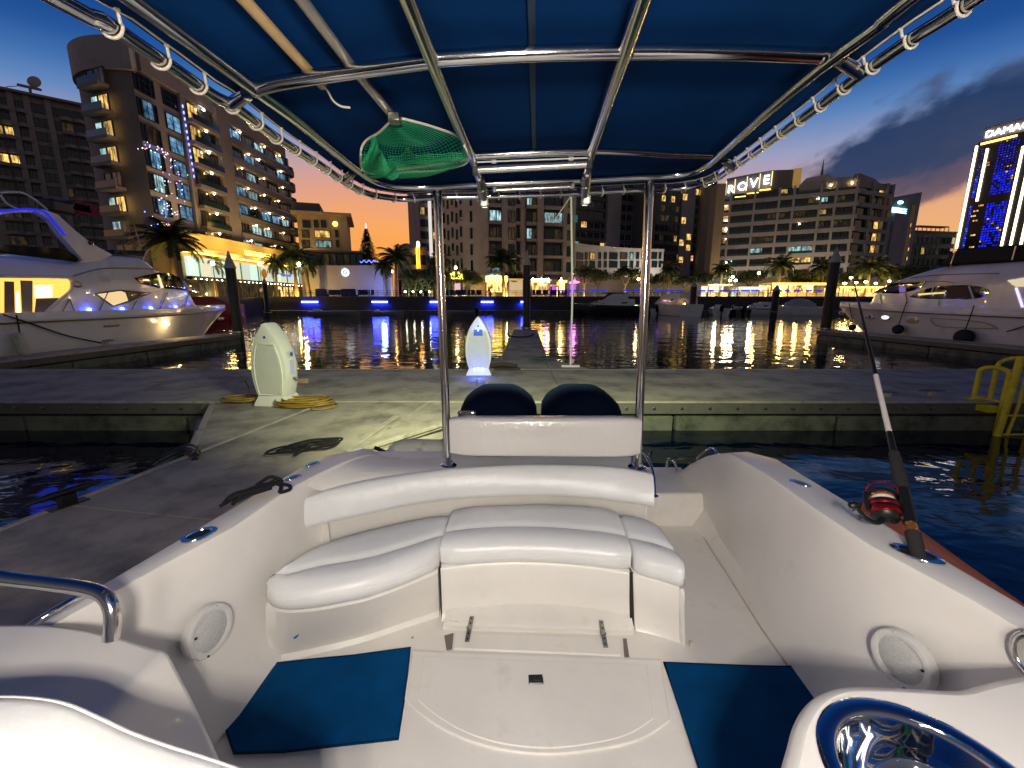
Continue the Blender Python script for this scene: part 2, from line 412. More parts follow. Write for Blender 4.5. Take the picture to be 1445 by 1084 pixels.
M['rail_glass'] = mat('balcony_glass', (.015, .04, .05), .1, spec=.8)
M['paving'] = mat('promenade_paving', (.22, .20, .18), .7, var=.2, vscale=.3)
M['quay'] = mat('quay_stone', (.05, .05, .055), .7, var=.4, vscale=.6, bump=.5, bscale=3)
M['bark'] = mat('palm_bark', (.14, .10, .06), .9, var=.4, vscale=6, bump=.8, bscale=12)
M['frond'] = mat('palm_frond', (.055, .075, .018), .6, var=.4, vscale=3)
M['leaf'] = mat('tree_leaf', (.045, .06, .016), .7, var=.4, vscale=2)
M['fir'] = mat('fir_needles', (.012, .026, .012), .8, var=.4, vscale=3)
M['awning'] = mat('beige_canvas', (.48, .40, .28), .8)
M['skin'] = mat('skin', (.45, .27, .19), .6)
M['shirt'] = mat('pale_shirt', (.40, .45, .75), .8)
M['trouser'] = mat('dark_cloth', (.03, .03, .05), .85)
M['hair'] = mat('dark_hair', (.01, .008, .006), .7)
M['rock'] = mat('dark_rock', (.05, .05, .05), .9, var=.4, vscale=3)

# water
m = bpy.data.materials.new('marina_water'); m.use_nodes = True; nt = m.node_tree; b = nt.nodes['Principled BSDF']
b.inputs['Base Color'].default_value = (.001, .006, .020, 1); b.inputs['Roughness'].default_value = .035; b.inputs['IOR'].default_value = 1.33
b.inputs['Specular IOR Level'].default_value = .62
tc = nt.nodes.new('ShaderNodeTexCoord')
prev = None
for sc_, st, dist, rot in ((1.05, .40, .06, 0.0), (.33, .34, .10, .5), (3.4, .32, .015, -.4)):
    mp = nt.nodes.new('ShaderNodeMapping'); mp.inputs['Scale'].default_value = (.75, 1.25, 1); mp.inputs['Rotation'].default_value = (0, 0, rot)
    nt.links.new(tc.outputs['Object'], mp.inputs[0])
    n = nt.nodes.new('ShaderNodeTexNoise'); n.inputs['Scale'].default_value = sc_; n.inputs['Detail'].default_value = 2.5; n.inputs['Distortion'].default_value = .5
    nt.links.new(mp.outputs[0], n.inputs['Vector'])
    bp = nt.nodes.new('ShaderNodeBump'); bp.inputs['Strength'].default_value = st; bp.inputs['Distance'].default_value = dist
    nt.links.new(n.outputs['Fac'], bp.inputs['Height'])
    if prev is not None: nt.links.new(prev, bp.inputs['Normal'])
    prev = bp.outputs[0]
nt.links.new(prev, b.inputs['Normal'])
M['water'] = m
def plane(name, x0, x1, y0, y1, z, m, kind='structure'):
    mb = MB(); mb.poly([(x0, y0, z), (x1, y0, z), (x1, y1, z), (x0, y1, z)]); o = mb.build(name, m, smooth=None); o['kind'] = kind; return o
plane('water', -260, 260, -120, 75, 0, M['water'])
QY, QZ = 72.0, 2.6
def ground():
    mb = MB()
    mb.poly([(-3000, QY + .6, QZ), (3000, QY + .6, QZ), (3000, 4000, QZ), (-3000, 4000, QZ)])
    mb.build('promenade', M['paving'], smooth=None)['kind'] = 'structure'
ground()
# =================================================================== the boat we stand in
boat = thing('motor_boat', 'white motor boat with curved cockpit bench under a navy canopy, filling the foreground', 'motor boat', (0.1, 1.0, 0.5))
FZ = 0.5
GZ = 1.2
# ---- gunwales and inner walls
def gun(inner, outer, floor_x, name, sgn):
    n = len(inner); rings = []
    for i in range(n):
        a, o = Vector(inner[i]), Vector(outer[i]); fx = floor_x[i]; z0 = FZ - .02
        d = (o - a); d.z = 0; d.normalize()
        h = a.z - z0
        mid = Vector((lerp(a.x, fx, .5), a.y, z0 + h * .5)); low = Vector((fx, a.y, z0 + min(.10, h * .3)))
        ring = [Vector((fx - sgn * .055, a.y, z0 + .0)), Vector((fx - sgn * .045, a.y, z0 + .035)), low, mid,
                a + Vector((0, 0, -.05)) , a + Vector((0, 0, -.013)) - d * .001, a + Vector((0, 0, -.003)) + d * .003, a + d * .012,
                a.lerp(o, .5) + Vector((0, 0, .001)), o - d * .02, o + Vector((0, 0, -.005)) - d * .005, o + Vector((0, 0, -.024)),
                Vector((o.x + sgn * .02, o.y, o.z - .25)), Vector((o.x - sgn * .12, o.y, min(.55, o.z - .3))), Vector((o.x - sgn * .42, o.y, -.05))]
        rings.append(ring)
    MBx = MB(); MBx.loft(rings, ring_closed=False, caps=False)
    return MBx.build(name, M['gel'], boat, smooth=32)
li = [PZ(*p, GZ) for p in ((166, 832), (250, 786), (332, 742), (407, 690), (450, 668), (484, 652))]
lo_ = [PZ(*p, GZ) for p in ((69, 867), (170, 808), (262, 754), (362, 695), (415, 664), (452, 644))]
for k, arr in ((0, li), (1, lo_)):
    d = (arr[0] - arr[1]).normalized(); e = arr[0] + d * .9
    arr.insert(0, e)
li += [Vector((-.93, 2.36, 1.185)), Vector((-.90, 2.50, 1.15)), Vector((-.88, 2.66, 1.08)), Vector((-.86, 2.85, .9))]
lo_ += [Vector((-1.01, 2.46, 1.185)), Vector((-.97, 2.62, 1.15)), Vector((-.94, 2.74, 1.08)), Vector((-.92, 2.90, .9))]
lfx = [-1.22, -1.15, -1.11, -1.10, -1.06, -1.0, -.94, -.92, -.90, -.88, -.86]
gun(li, lo_, lfx, 'gunwale', -1)
ri = [Vector((1.44, .15, GZ))] + [PZ(*p, GZ) for p in ((1445, 890), (1371, 846), (1300, 808), (1229, 770), (1130, 704), (1085, 672), (1052, 652))]
ro = [Vector((1.66, .15, GZ))] + [PZ(*p, GZ) for p in ((1445, 853), (1409, 832), (1350, 798), (1275, 754), (1187, 701), (1130, 667), (1097, 647))]
ri += [Vector((1.325, 2.42, 1.185)), Vector((1.33, 2.56, 1.13)), Vector((1.33, 2.72, 1.05)), Vector((1.33, 2.95, .90)), Vector((1.33, 3.2, .70)), Vector((1.33, 3.3, .55))]
ro += [Vector((1.47, 2.45, 1.185)), Vector((1.46, 2.58, 1.13)), Vector((1.45, 2.74, 1.05)), Vector((1.45, 2.97, .90)), Vector((1.45, 3.22, .70)), Vector((1.45, 3.32, .55))]
rfx = [1.36, 1.34, 1.31, 1.285, 1.275, 1.29, 1.315, 1.335, 1.35, 1.365, 1.38, 1.40, 1.41, 1.41]
gun(ri, ro, rfx, 'gunwale', 1)
for arr, s in ((lo_, -1), (ro, 1)):                            # rub rails along the outside
    mb = MB(); mb.tube([p + Vector((s * .02, 0, -.09)) for p in arr], .018, 8)
    mb.build('rub_rail', M['dsteel'], boat)
# ---- floor
mb = MB(); mb.box(-1.30, 1.44, -.4, 3.3, FZ - .06, FZ)
mb.build('cockpit_floor', M['gelfloor'], boat, smooth=None)
mb = MB(); mb.tube([Vector((x - .052, p.y, FZ + .002)) for x, p in zip(rfx, ri)][2:12], .005, 6); mb.build('sealant_line', M['caulk'], boat)
mb = MB(); mb.lathe([(.009, .001), (.008, .003), (.001, .003)], PZ(974, 738, FZ), 10); mb.build('drain_hole', M['black'], boat)
mb = MB(); mb.lathe([(.010, .0), (.010, .02), (.006, .024), (.001, .024)], PZ(975, 911, FZ), 10); mb.build('rubber_stop', M['caulk'], boat)
mb = MB(); mb.lathe([(.006, .001), (.005, .003), (.001, .003)], PZ(582, 900, FZ), 8); mb.build('floor_screw', M['dsteel'], boat)
# ---- stern bulkhead and deck
def fpts(lst, z): return [PZ(x, y, z) for x, y in lst]
back_b = fpts([(432, 747), (470, 736), (520, 725), (580, 713), (640, 705), (700, 701), (760, 700), (820, 702), (870, 707), (922, 716)], .955)
back_t = fpts([(430, 704), (470, 692), (520, 681), (580, 672), (640, 665), (700, 661), (760, 659), (820, 660), (870, 663), (922, 670)], 1.115)
bb = spline(back_b, 4); bt = spline(back_t, 4)
mb = MB()
off = Vector((0, .055, 0))
deckf = [p + Vector((0, .05, 1.085 - p.z)) for p in bt]
deckf[0].x = -.97; 
rear = [Vector((p.x, 2.72, 1.085)) for p in deckf]
mb.loft([[Vector((q.x, q.y, FZ)) for q in [p + Vector((0, .03, 0)) for p in deckf]], [p + Vector((0, .0, -.03)) for p in deckf], deckf, rear, [p + Vector((0, .03, -.04)) for p in rear], [Vector((p.x, 2.85, .1)) for p in rear]], ring_closed=False, caps=False)
xr = deckf[-1].x
mb.prism([(xr, deckf[-1].y + .03, FZ), (xr, deckf[-1].y, 1.06), (xr, deckf[-1].y + .02, 1.085), (xr, 2.72, 1.085), (xr, 2.75, 1.05), (xr, 2.86, .1), (xr, 2.86, FZ - .2)], (-.012, 0, 0))
mb.build('stern_deck', M['gel'], boat, smooth=45)
gi = resample([li[4].lerp(li[5], .5), li[5], li[6], li[7], li[8], li[9]], 16)   # stern quarter between gunwale and deck
di = resample([p for p in deckf[3:18]] + [Vector((deckf[17].x, 2.72, 1.085))], 16)
mb = MB(); mb.loft([[p + Vector((-.01, 0, -.012)) for p in gi], [p.lerp(q, .35) + Vector((0, 0, -.02)) for p, q in zip(gi, di)], [p.lerp(q, .75) + Vector((0, 0, -.006)) for p, q in zip(gi, di)], [q + Vector((0, 0, .002)) for q in di]], ring_closed=False, caps=False)
mb.build('stern_corner', M['gel'], boat, smooth=60)
# ---- bench base in three sections
F_l = fpts([(372, 857), (400, 864), (440, 862), (480, 855), (520, 846), (570, 828), (617, 808)], .80)
F_m = fpts([(621, 804), (660, 799), (705, 796), (755, 796), (805, 799), (850, 804), (891, 811)], .80)
F_r = fpts([(895, 813), (915, 818), (940, 825), (968, 836)], .80)
B_l = fpts([(374, 934), (400, 931), (440, 922), (480, 913), (520, 902), (570, 885), (620, 869)], FZ - .01)
B_m = fpts([(624, 872), (665, 866), (705, 863), (755, 861), (805, 864), (850, 870), (892, 880)], FZ + .02)
B_r = fpts([(896, 889), (915, 893), (940, 900), (966, 909)], FZ - .01)
def base(F, B, name, mtl, back=.012):
    r0 = spline(F, 3); r1 = spline(B, 3); rows = []
    n = min(len(r0), len(r1)); inn = Vector((0, back, 0))
    rows = [[Vector((p.x, p.y + .5, .80)) for p in r0[:n]], [p + inn + Vector((0, .012, 0)) for p in r0[:n]], [p + inn + Vector((0, 0, -.012)) for p in r0[:n]],
            [r0[i].lerp(r1[i], .5) + inn for i in range(n)], [r0[i].lerp(r1[i], .9) + inn * .5 for i in range(n)], [r1[i] + Vector((0, -.03, 0)) for i in range(n)]]
    mb = MB(); mb.loft(rows, ring_closed=False, caps=False)
    for k in (0, n - 1):                                      # end returns
        col = [rw[k] for rw in rows[1:]]
        mb.poly(col + [Vector((col[-1].x, col[-1].y + .4, col[-1].z)), Vector((col[0].x, col[0].y + .4, col[0].z))])
    return mb.build(name, mtl, boat, smooth=50)
base(F_l, B_l, 'bench_base', M['gel'])
locker = base(F_m, B_m, 'locker_door', M['gel'])
br = F_r[-1]; 
base(F_r, B_r, 'bench_base', M['gel'])
mb = MB(); pA = F_r[-1]; pB = B_r[-1]
mb.prism([pA + Vector((.0, .02, 0)), pB + Vector((0, -.02, 0)), Vector((xr + .004, 2.30, FZ - .01)), Vector((xr + .004, 2.30, .80))], (-.02, 0, 0))
mb.build('bench_end_panel', M['gel'], boat, smooth=None, bevel=.006)
for q in ((619.5, 806, 623, 880), (893, 813, 894, 890)):
    a = PZ(q[0], q[1], .80); b_ = PZ(q[2], q[3], FZ)
    mb = MB(); mb.bar(a + Vector((0, .026, 0)), b_ + Vector((0, .032, 0)), .006, .02)
    mb.build('seam_gap', M['dark'], boat, smooth=None)
# ---- locker sill and hinged panel
sill_t = fpts([(627, 879), (660, 866), (705, 862), (755, 860), (805, 864), (850, 869), (892, 884)], FZ + .045)
mb = MB(); a0 = PZ(625, 889, FZ); a1 = PZ(894, 897, FZ)
front = resample([a0, a1], len(spline(sill_t, 4)))
st = spline(sill_t, 4)
mb.loft([[Vector((p.x, p.y + .05, FZ + .06)) for p in st], [p + Vector((0, 0, .004)) for p in st], [p.lerp(f, .55) for p, f in zip(st, [Vector((q.x, q.y, FZ + .038)) for q in front])],
         [Vector((q.x, q.y + .012, FZ + .036)) for q in front], [Vector((q.x, q.y, FZ + .028)) for q in front], [Vector((q.x, q.y + .004, FZ - .01)) for q in front]], ring_closed=False, caps=False)
mb.build('locker_sill', M['gelfloor'], boat, smooth=50)
mb = MB(); hp = [PZ(642, 894, FZ), PZ(876, 902, FZ), PZ(877, 927, FZ), PZ(640, 917, FZ)]
mb.prism([p + Vector((0, 0, -.002)) for p in hp], (0, 0, .012))
hpanel = mb.build('hinge_panel', M['gelfloor'], boat, smooth=None, bevel=.004)
mb = MB()
for q in ([(627, 898), (640, 894), (638, 917), (630, 918)], [(879, 902), (884, 902), (888, 928), (881, 928)]):
    mb = MB(); mb.prism([PZ(x, y, FZ) + Vector((0, 0, .001)) for x, y in q], (0, 0, .003)); mb.build('drain_slot', M.setdefault('slot', mat('grey_slot', (.16, .14, .12), .7)), boat, smooth=None)
for (xa, ya, xb, yb) in ((666, 871, 659, 907), (848, 877, 855, 915)):
    A = PZ(xa, ya, FZ + .045); Bq = PZ(xb, yb, FZ + .02); mid = PZ((xa + xb) / 2, (ya + yb) / 2, FZ + .052)
    mb = MB()
    for p, q in ((A, mid), (mid, Bq)):
        d = (q - p); L_ = d.length; u = d.normalized(); s = Vector((u.y, -u.x, 0)).normalized(); nn = s.cross(u)
        ring = [p + s * .011, p + s * .011 + u * L_ , p - s * .011 + u * L_, p - s * .011]
        mb.prism([r_ + Vector((0, 0, .002)) for r_ in ring], (0, 0, .005))
    mb.tube([mid - s * .013 + Vector((0, 0, .007)), mid + s * .013 + Vector((0, 0, .007))], .006, 8)
    h = mb.build('hinge', M['dsteel'], boat, bevel=.002)
    for t in (.2, .6):
        for p, q in ((A, mid), (Bq, mid)):
            ms = MB(); c = p.lerp(q, t) + Vector((0, 0, .008)); ms.lathe([(.0045, 0), (.004, .002), (.001, .003)], c, 8); ms.build('screw', M['black'], h)
# ---- deck hatch with latch
def arc_hatch(k, z, h, name, m_, bev):
    pts = [(583, 921), (932, 934), (946, 1020), (905, 1046), (850, 1060), (777, 1068), (700, 1060), (640, 1040), (600, 1016), (569, 990)]
    P = [PZ(x, y, FZ) for x, y in pts]; c = sum(P, Vector()) / len(P)
    P = spline(P[2:], 4); P = [PZ(583, 921, FZ), PZ(932, 934, FZ)] + P
    P = [c + (p - c) * k for p in P]
    mb = MB(); mb.prism([Vector((p.x, p.y, z)) for p in P], (0, 0, h)); return mb.build(name, m_, boat, smooth=None, bevel=bev)
mb = MB(); slab = [PZ(580, 918, FZ), PZ(935, 931, FZ), PZ(985, 1090, FZ), PZ(960, 1150, FZ), PZ(500, 1150, FZ), PZ(566, 1010, FZ)]
mb.prism([Vector((p.x, p.y, FZ)) for p in slab], (0, 0, .004)); mb.build('hatch_surround', M['gelfloor'], boat, smooth=None, bevel=.003)
arc_hatch(1.0, FZ + .001, .012, 'floor_hatch', M['gelfloor'], .005)
hat = arc_hatch(.88, FZ + .010, .007, 'hatch_pad', M['gelfloor'], .005)
lc = PZ(756, 959, FZ + .017); mb = MB()
u = Vector((1, .03, 0)).normalized(); v = Vector((-.03, 1, 0)).normalized()
mb.obox(lc, u * .034, v * .024, (0, 0, .004)); lt = mb.build('hatch_latch', M['chrome'], boat, smooth=None, bevel=.003)
mb = MB(); mb.obox(lc + Vector((0, 0, .004)), u * .029, v * .019, (0, 0, .002)); mb.obox(lc + Vector((.006, -.003, .007)), u * .013, v * .009, (0, 0, .003)); mb.obox(lc + Vector((-.017, 0, .006)), u * .005, v * .012, (0, 0, .002))
mb.build('latch_pad', M['black'], lt, smooth=None, bevel=.001)
# ---- cushions
def cushion(F, R, zb, zt, name, ns=26, label=None, pull=.0):
    f = resample(spline(F, 5), ns); r = resample(spline(R, 5), ns); rings = []
    for i in range(ns):
        fp, rp = Vector((f[i].x, f[i].y, 0)), Vector((r[i].x, r[i].y, 0)); d = rp - fp; D = d.length; u = d.normalized()
        roll = min(.145, D * .42)
        prof = [(.03, zb), (.004, zb + .004), (-.014, zb + .02), (-.022, zb + .05), (-.016, zb + .085), (.004, zt - .022), (.03, zt - .006), (.06, zt + .002), (roll - .03, zt - .002), (roll - .012, zt - .009), (roll - .004, zt - .017), (roll + .004, zt - .016), (roll + .014, zt - .006), (roll + .04, zt + .003),
                (lerp(roll, D, .5), zt + .008), (D - .04, zt + .002), (D - .012, zt - .01), (D, zt - .03), (D, zb)]
        e = min(i, ns - 1 - i); k = (0.0, .55, .82, .94)[e] if e < 4 else 1.0
        cz = (zb + zt) / 2; ring = []
        for a, z in prof:
            zz = cz + (z - cz) * lerp(.86, 1, k); aa = lerp(a, lerp(.02, D - .02, min(1, max(0, a / D))), 1 - k)
            ring.append(Vector((fp.x + u.x * aa, fp.y + u.y * aa, zz)))
        rings.append(ring)
    # ease the end stations outwards for a padded corner
    mb = MB(); mb.loft(rings, True, True)
    o = mb.build(name, M['vinyl'], boat, smooth=70)
    o['cushion'] = 1
    ms = MB()                                                  # piping along the front lower edge of the top panel
    path = []
    for i in range(1, ns - 1):
        fp, rp = Vector((f[i].x, f[i].y, 0)), Vector((r[i].x, r[i].y, 0)); u = (rp - fp).normalized()
        path.append(Vector((fp.x - u.x * .0195, fp.y - u.y * .0195, zb + .072)))
    ms.tube(path, .0013, 5); ms.build('piping', M['vinyl'], o)
    ms = MB(); path = []
    for i in range(1, ns - 1):
        fp, rp = Vector((f[i].x, f[i].y, 0)), Vector((r[i].x, r[i].y, 0)); u = (rp - fp); D = u.length; u.normalize(); roll = min(.145, D * .42); path.append(Vector((fp.x + u.x * roll, fp.y + u.y * roll, zt - .0165)))
    ms.tube(path, .0016, 5); ms.build('seam', M['seam'], o)
    return o
R_l = fpts([(398, 804), (416, 787), (440, 771), (480, 756), (530, 743), (585, 731), (636, 722)], .93)
R_m = fpts([(641, 715), (680, 712), (720, 711), (760, 710), (800, 711), (835, 713), (868, 716)], .93)
R_r = fpts([(872, 723), (890, 725), (908, 729), (925, 734)], .93)
cushion(F_l, R_l, .805, .93, 'seat_cushion')
cushion(F_m, R_m, .805, .935, 'seat_cushion')
cushion(F_r, R_r, .805, .93, 'seat_cushion', 16)
n = 34; b0 = resample(bb, n); t0 = resample(bt, n); rings = []
for i in range(n):
    p, q = b0[i], t0[i]; e = min(i, n - 1 - i); k = (.25, .7, .9, .97)[e] if e < 4 else 1
    zc = (p.z + q.z) / 2; dep = .075 * (.55 + .45 * k)
    prof = [(.0, p.z), (-.012, p.z + .006), (-.020, p.z + .03), (-.022, zc), (-.014, q.z - .03), (-.002, q.z - .006), (.015, q.z + .004), (.045, q.z + .002), (dep - .008, q.z - .008), (dep, q.z - .03), (dep, p.z)]
    ring = []
    for a, z in prof:
        t = (z - p.z) / (q.z - p.z); base_ = p.lerp(q, min(1, max(0, t)))
        ring.append(Vector((base_.x, base_.y + a * (.5 + .5 * k), zc + (z - zc) * (.88 + .12 * k))))
    rings.append(ring)
mb = MB(); mb.loft(rings, True, True); mb.build('backrest_cushion', M['vinyl'], boat, smooth=70)
# ---- canopy posts
posts = []
for (bx, by, tx, ty, Y) in ((632, 657, 617, 264, 2.457), (899, 659, 917, 250, 2.435)):
    a = PY(bx, by, Y); b_ = PY(tx, ty, Y + .0); a.z = 1.085
    mb = MB(); mb.tube([a, a.lerp(b_, .5), b_], .0245, 20); po = mb.build('canopy_post', M['steel'], boat, smooth=60); posts.append((a, b_))
    mb = MB(); mb.lathe([(.055, 0), (.055, .006), (.046, .012), (.031, .016), (.030, .034), (.026, .036)], a, 28); mb.build('flange', M['chrome'], po, smooth=40)
    for k in range(4):
        an = PI / 4 + k * PI / 2; mb = MB(); mb.lathe([(.006, 0), (.005, .003), (.001, .004)], a + Vector((math.cos(an) * .044, math.sin(an) * .044, .010)), 8)
        mb.build('screw', M['dsteel'], po)
# ---- leaning backrest between the posts
mb = MB(); c0 = PY(634, 588, 2.42); c1 = PY(904, 588, 2.40); d0 = PY(637, 641, 2.42); d1 = PY(901, 643, 2.40)
rings = []; ns = 24
for i in range(ns):
    t = i / (ns - 1); a = c0.lerp(c1, t); b_ = d0.lerp(d1, t); e = min(i, ns - 1 - i); k = (.35, .75, .92)[e] if e < 3 else 1
    hh = (a.z - b_.z) / 2 * (.84 + .16 * k); zc = (a.z + b_.z) / 2; xm = (a.x + b_.x) / 2; th = .05 * (.4 + .6 * k)
    pr = [(-.5, -1), (-.85, -.94), (-1, -.8), (-1.04, 0), (-1, .8), (-.85, .94), (-.5, 1), (.5, 1), (.85, .94), (1, .8), (1, -.8), (.85, -.94), (.5, -1)]
    rings.append([Vector((xm, a.y + y * th, zc + z * hh)) for y, z in pr])
mb.loft(rings, True, True); 
M['wrap'] = mat('vinyl_under_clear_wrap', (.74, .71, .67), .20, var=.03, vscale=3, bump=.35, bscale=38, coat=.6, spec=.6)
lb = mb.build('leaning_backrest', M['wrap'], boat, smooth=70)
for s, (a, b_) in zip((-1, 1), posts):
    mb = MB(); c = a.lerp(b_, .16)
    mb.obox(c + Vector((-s * .03, .02, 0)), (.028, 0, 0), (0, .012, 0), (0, 0, .05)); mb.build('backrest_bracket', M['dsteel'], boat, bevel=.003)
# ---- canopy frame
def TT(lst, dz=0): return [PT(x, y, dz) for x, y in lst]
outer_px = [(82, 0), (143, 29), (199, 66), (250, 100), (301, 135), (332, 152), (391, 195), (450, 232), (484, 255), (504, 267), (525, 275), (550, 279), (573, 281), (621, 278.5), (684, 277.5), (760, 275), (815, 273), (900, 268), (945, 267), (980, 263), (1007, 254), (1031, 239), (1083, 202), (1153, 152), (1215, 105), (1291, 52), (1376, -2)]
inner_px = [(190, 0), (280, 66), (363, 128), (415, 166), (469, 211), (504, 239), (525, 253), (545, 260), (566, 263), (608, 264), (670, 260), (829, 254), (900, 250), (945, 248), (976, 243), (1000, 231), (1031, 204), (1083, 157), (1159, 94), (1239, 35), (1279, 0)]
def rail(px, r, name):
    P = TT(px); d0_ = (P[0] - P[2]).normalized(); d1_ = (P[-1] - P[-3]).normalized()
    sp_ = [P[0] + d0_ * 2.4, P[0] + d0_ * .6] + P + [P[-1] + d1_ * .6, P[-1] + d1_ * 2.4]
    sp_ = spline(sp_, 4); mb = MB(); mb.tube(sp_, r, 14)
    return sp_, mb.build(name, M['steel'], boat, smooth=60)
outer_path, _o = rail(outer_px, .0165, 'outer_rail')
inner_path, _o = rail(inner_px, .0185, 'inner_rail')
def bar_t(px, r, name='cross_bar', dz=0.0, m_='steel'):
    mb = MB(); mb.tube(spline(TT(px, dz), 4), r, 14); return mb.build(name, M[m_], boat, smooth=60)
bar_t([(360, 126), (400, 116), (504, 100), (594, 88), (612, 85)], .0185)
bar_t([(612, 85), (621, 83), (746, 76), (874, 73), (887, 73)], .0185)
bar_t([(887, 73), (945, 73), (1060, 75), (1160, 79)], .0185)
bar_t([(510, 241), (583, 234), (642, 225), (668, 221)], .016)
bar_t([(668, 220), (745, 216), (836, 213)], .017)
bar_t([(836, 213), (900, 215), (945, 218), (1004, 220)], .014)
L1 = [(576, 0), (607.6, 79.6), (638.7, 159), (666, 221), (677, 256)]
L2 = [(907, 0), (884, 69), (860, 138), (836, 211), (827, 249)]
for Lx in (L1, L2):
    P = TT(Lx, -.004); d = (P[0] - P[1]).normalized(); mb = MB(); mb.tube([P[0] + d * 2.4] + P, .019, 14); mb.build('lengthwise_bar', M['steel'], boat, smooth=60)
for a, b_ in (((348, 133), (329, 146)), ((497, 244), (487, 254)), ((1185, 84), (1211, 102)), ((1022, 226), (1036, 236))):
    bar_t([a, ((a[0] + b_[0]) / 2, (a[1] + b_[1]) / 2), b_], .018, 'frame_stub')
for a, b_ in (((70, -60), (28, -40)), ((1400, -70), (1440, -50))): bar_t([a, b_], .018, 'frame_stub')
for c, d in (((360, 126), 0), ((1160, 79), 0), ((612, 85), 0), ((887, 73), 0), ((668, 220), 0), ((836, 213), 0)):   # weld collars
    p = PT(*c); mb = MB(); mb.ball(p, .0205, 14, 8); mb.build('weld_joint', M['steel'], boat, smooth=80)
# rod holders behind the frame, lamps under them and handrails between
hold = []
for (a, b_) in (((677, 252), (683, 279)), ((828, 246), (825, 275))):
    p = PT(*a, -.01); q = PT(*b_, -.05); mb = MB(); mb.tube([p, p.lerp(q, .5), q], [.022, .024, .020], 14); h_ = mb.build('rod_tube', M['dsteel'], boat, smooth=60)
    mb = MB(); mb.lathe([(.0255, -.006), (.0265, 0), (.0255, .006)], p.lerp(q, .45), 14, q - p); mb.build('collar', M['steel'], h_); hold.append(q)
lampobs = []
M['lampglass'] = mat('lamp_lens', (.75, .75, .66), .15, emit=(1, .97, .75), estr=.9)
for (px, py) in ((683.5, 287), (826.5, 284)):
    c = PT(px, py, -.085) if False else PY(px, py, 2.62); r_ = .021
    mb = MB(); mb.obox(c + Vector((0, 0, .006)), (r_ + .003, 0, 0), (0, .028, 0), (0, 0, r_)); mb.tube([c + Vector((0, 0, .02)), c + Vector((0, 0, .06))], .006, 8)
    lamp_ = mb.build('deck_lamp', M['wpanel'], boat, smooth=None, bevel=.004)
    
    for q_ in (-.0295, .0295): mb = MB(); mb.obox(c + Vector((0, q_, -.002)), (r_ * .7, 0, 0), (0, .002, 0), (0, 0, r_ * .8)); mb.build('lens', M['lampglass'], lamp_, smooth=None)
    lampobs.append(c)
for (a, b_, r_, cap) in (((673, 240), (829, 232), .0155, True), ((700, 268.5), (806, 263.5), .0085, False)):
    p, q = PT(*a, -.035), PT(*b_, -.035); mb = MB(); mb.tube([p, p.lerp(q, .5), q], r_, 16); hr = mb.build('handrail', mat('bright_anodised', (.86, .83, .78), .22, .85), boat, smooth=60)
    if cap:
        for e, s in ((p, -1), (q, 1)): mb = MB(); mb.obox(e + Vector((s * .008, 0, .004)), (.013, 0, 0), (0, .018, 0), (0, 0, .026)); mb.build('end_clamp', M['black'], hr, bevel=.004)
    else:
        for e, s in ((p, -1), (q, 1)): mb = MB(); mb.obox(e + Vector((s * .008, 0, .003)), (.01, 0, 0), (0, .010, 0), (0, 0, .014)); mb.build('end_clamp', M['dsteel'], hr, bevel=.003)
mb = MB(); mb.tube(TT([(673, 229), (745, 226), (829, 223)], -.02), .0032, 8)
for px in ((697, 225.5), (806, 221.5)): c = PT(*px, -.01); mb.obox(c, (.010, 0, 0), (0, .006, 0), (0, 0, .014))
mb.build('cable_conduit', M['white'], boat)
# ---- canopy cloth, bowed a little between the rails
poly = [p + Vector((0, 0, .026)) for p in outer_path]
cx0 = sum(p.x for p in poly) / len(poly)
half = len(poly) // 2
from mathutils import noise as mnoise
Lh = resample(poly[:half + 1], 70); Rh = resample(poly[half:][::-1], 70)
rings = []
for i in range(70):
    a, b_ = Lh[i], Rh[i]; row = []
    for k in range(49):
        t = k / 48; p = a.lerp(b_, t); p.x = lerp(a.x + .02, b_.x - .02, t)
        e = min(t, 1 - t) * 2; p.z += .035 * (1 - (1 - min(1, e * 2.2)) ** 2) + min(1, e * 4) * (.010 * mnoise.noise(Vector((p.x * 1.6, p.y * 3.2, 1))) + .0045 * mnoise.noise(Vector((p.x * 9, p.y * 5, 4)))); row.append(p)
    rings.append(row)
for row in rings[-1:]:
    for p in row: p.y -= .02
mb = MB(); mb.loft(rings, ring_closed=False, caps=False)
cv = mb.build('canopy_cloth', M['canvas'], boat, smooth=80, flip=False)
so_ = cv.modifiers.new('thick', 'SOLIDIFY'); so_.thickness = .003; so_.offset = 1
mb = MB(); sp1 = [PT(750, 0, .05), PT(751, 60, .052), PT(752, 130, .052), PT(754, 212, .050)]
d = (sp1[0] - sp1[1]).normalized(); sp1 = [sp1[0] + d * 1.5] + sp1
for a, b_ in zip(sp1, sp1[1:]): mb.bar(a + Vector((0, 0, -.004)), b_ + Vector((0, 0, -.004)), .017, .003)
mb.build('seam_tape', mat('seam_tape', (.004, .018, .045), .6), boat, smooth=None)
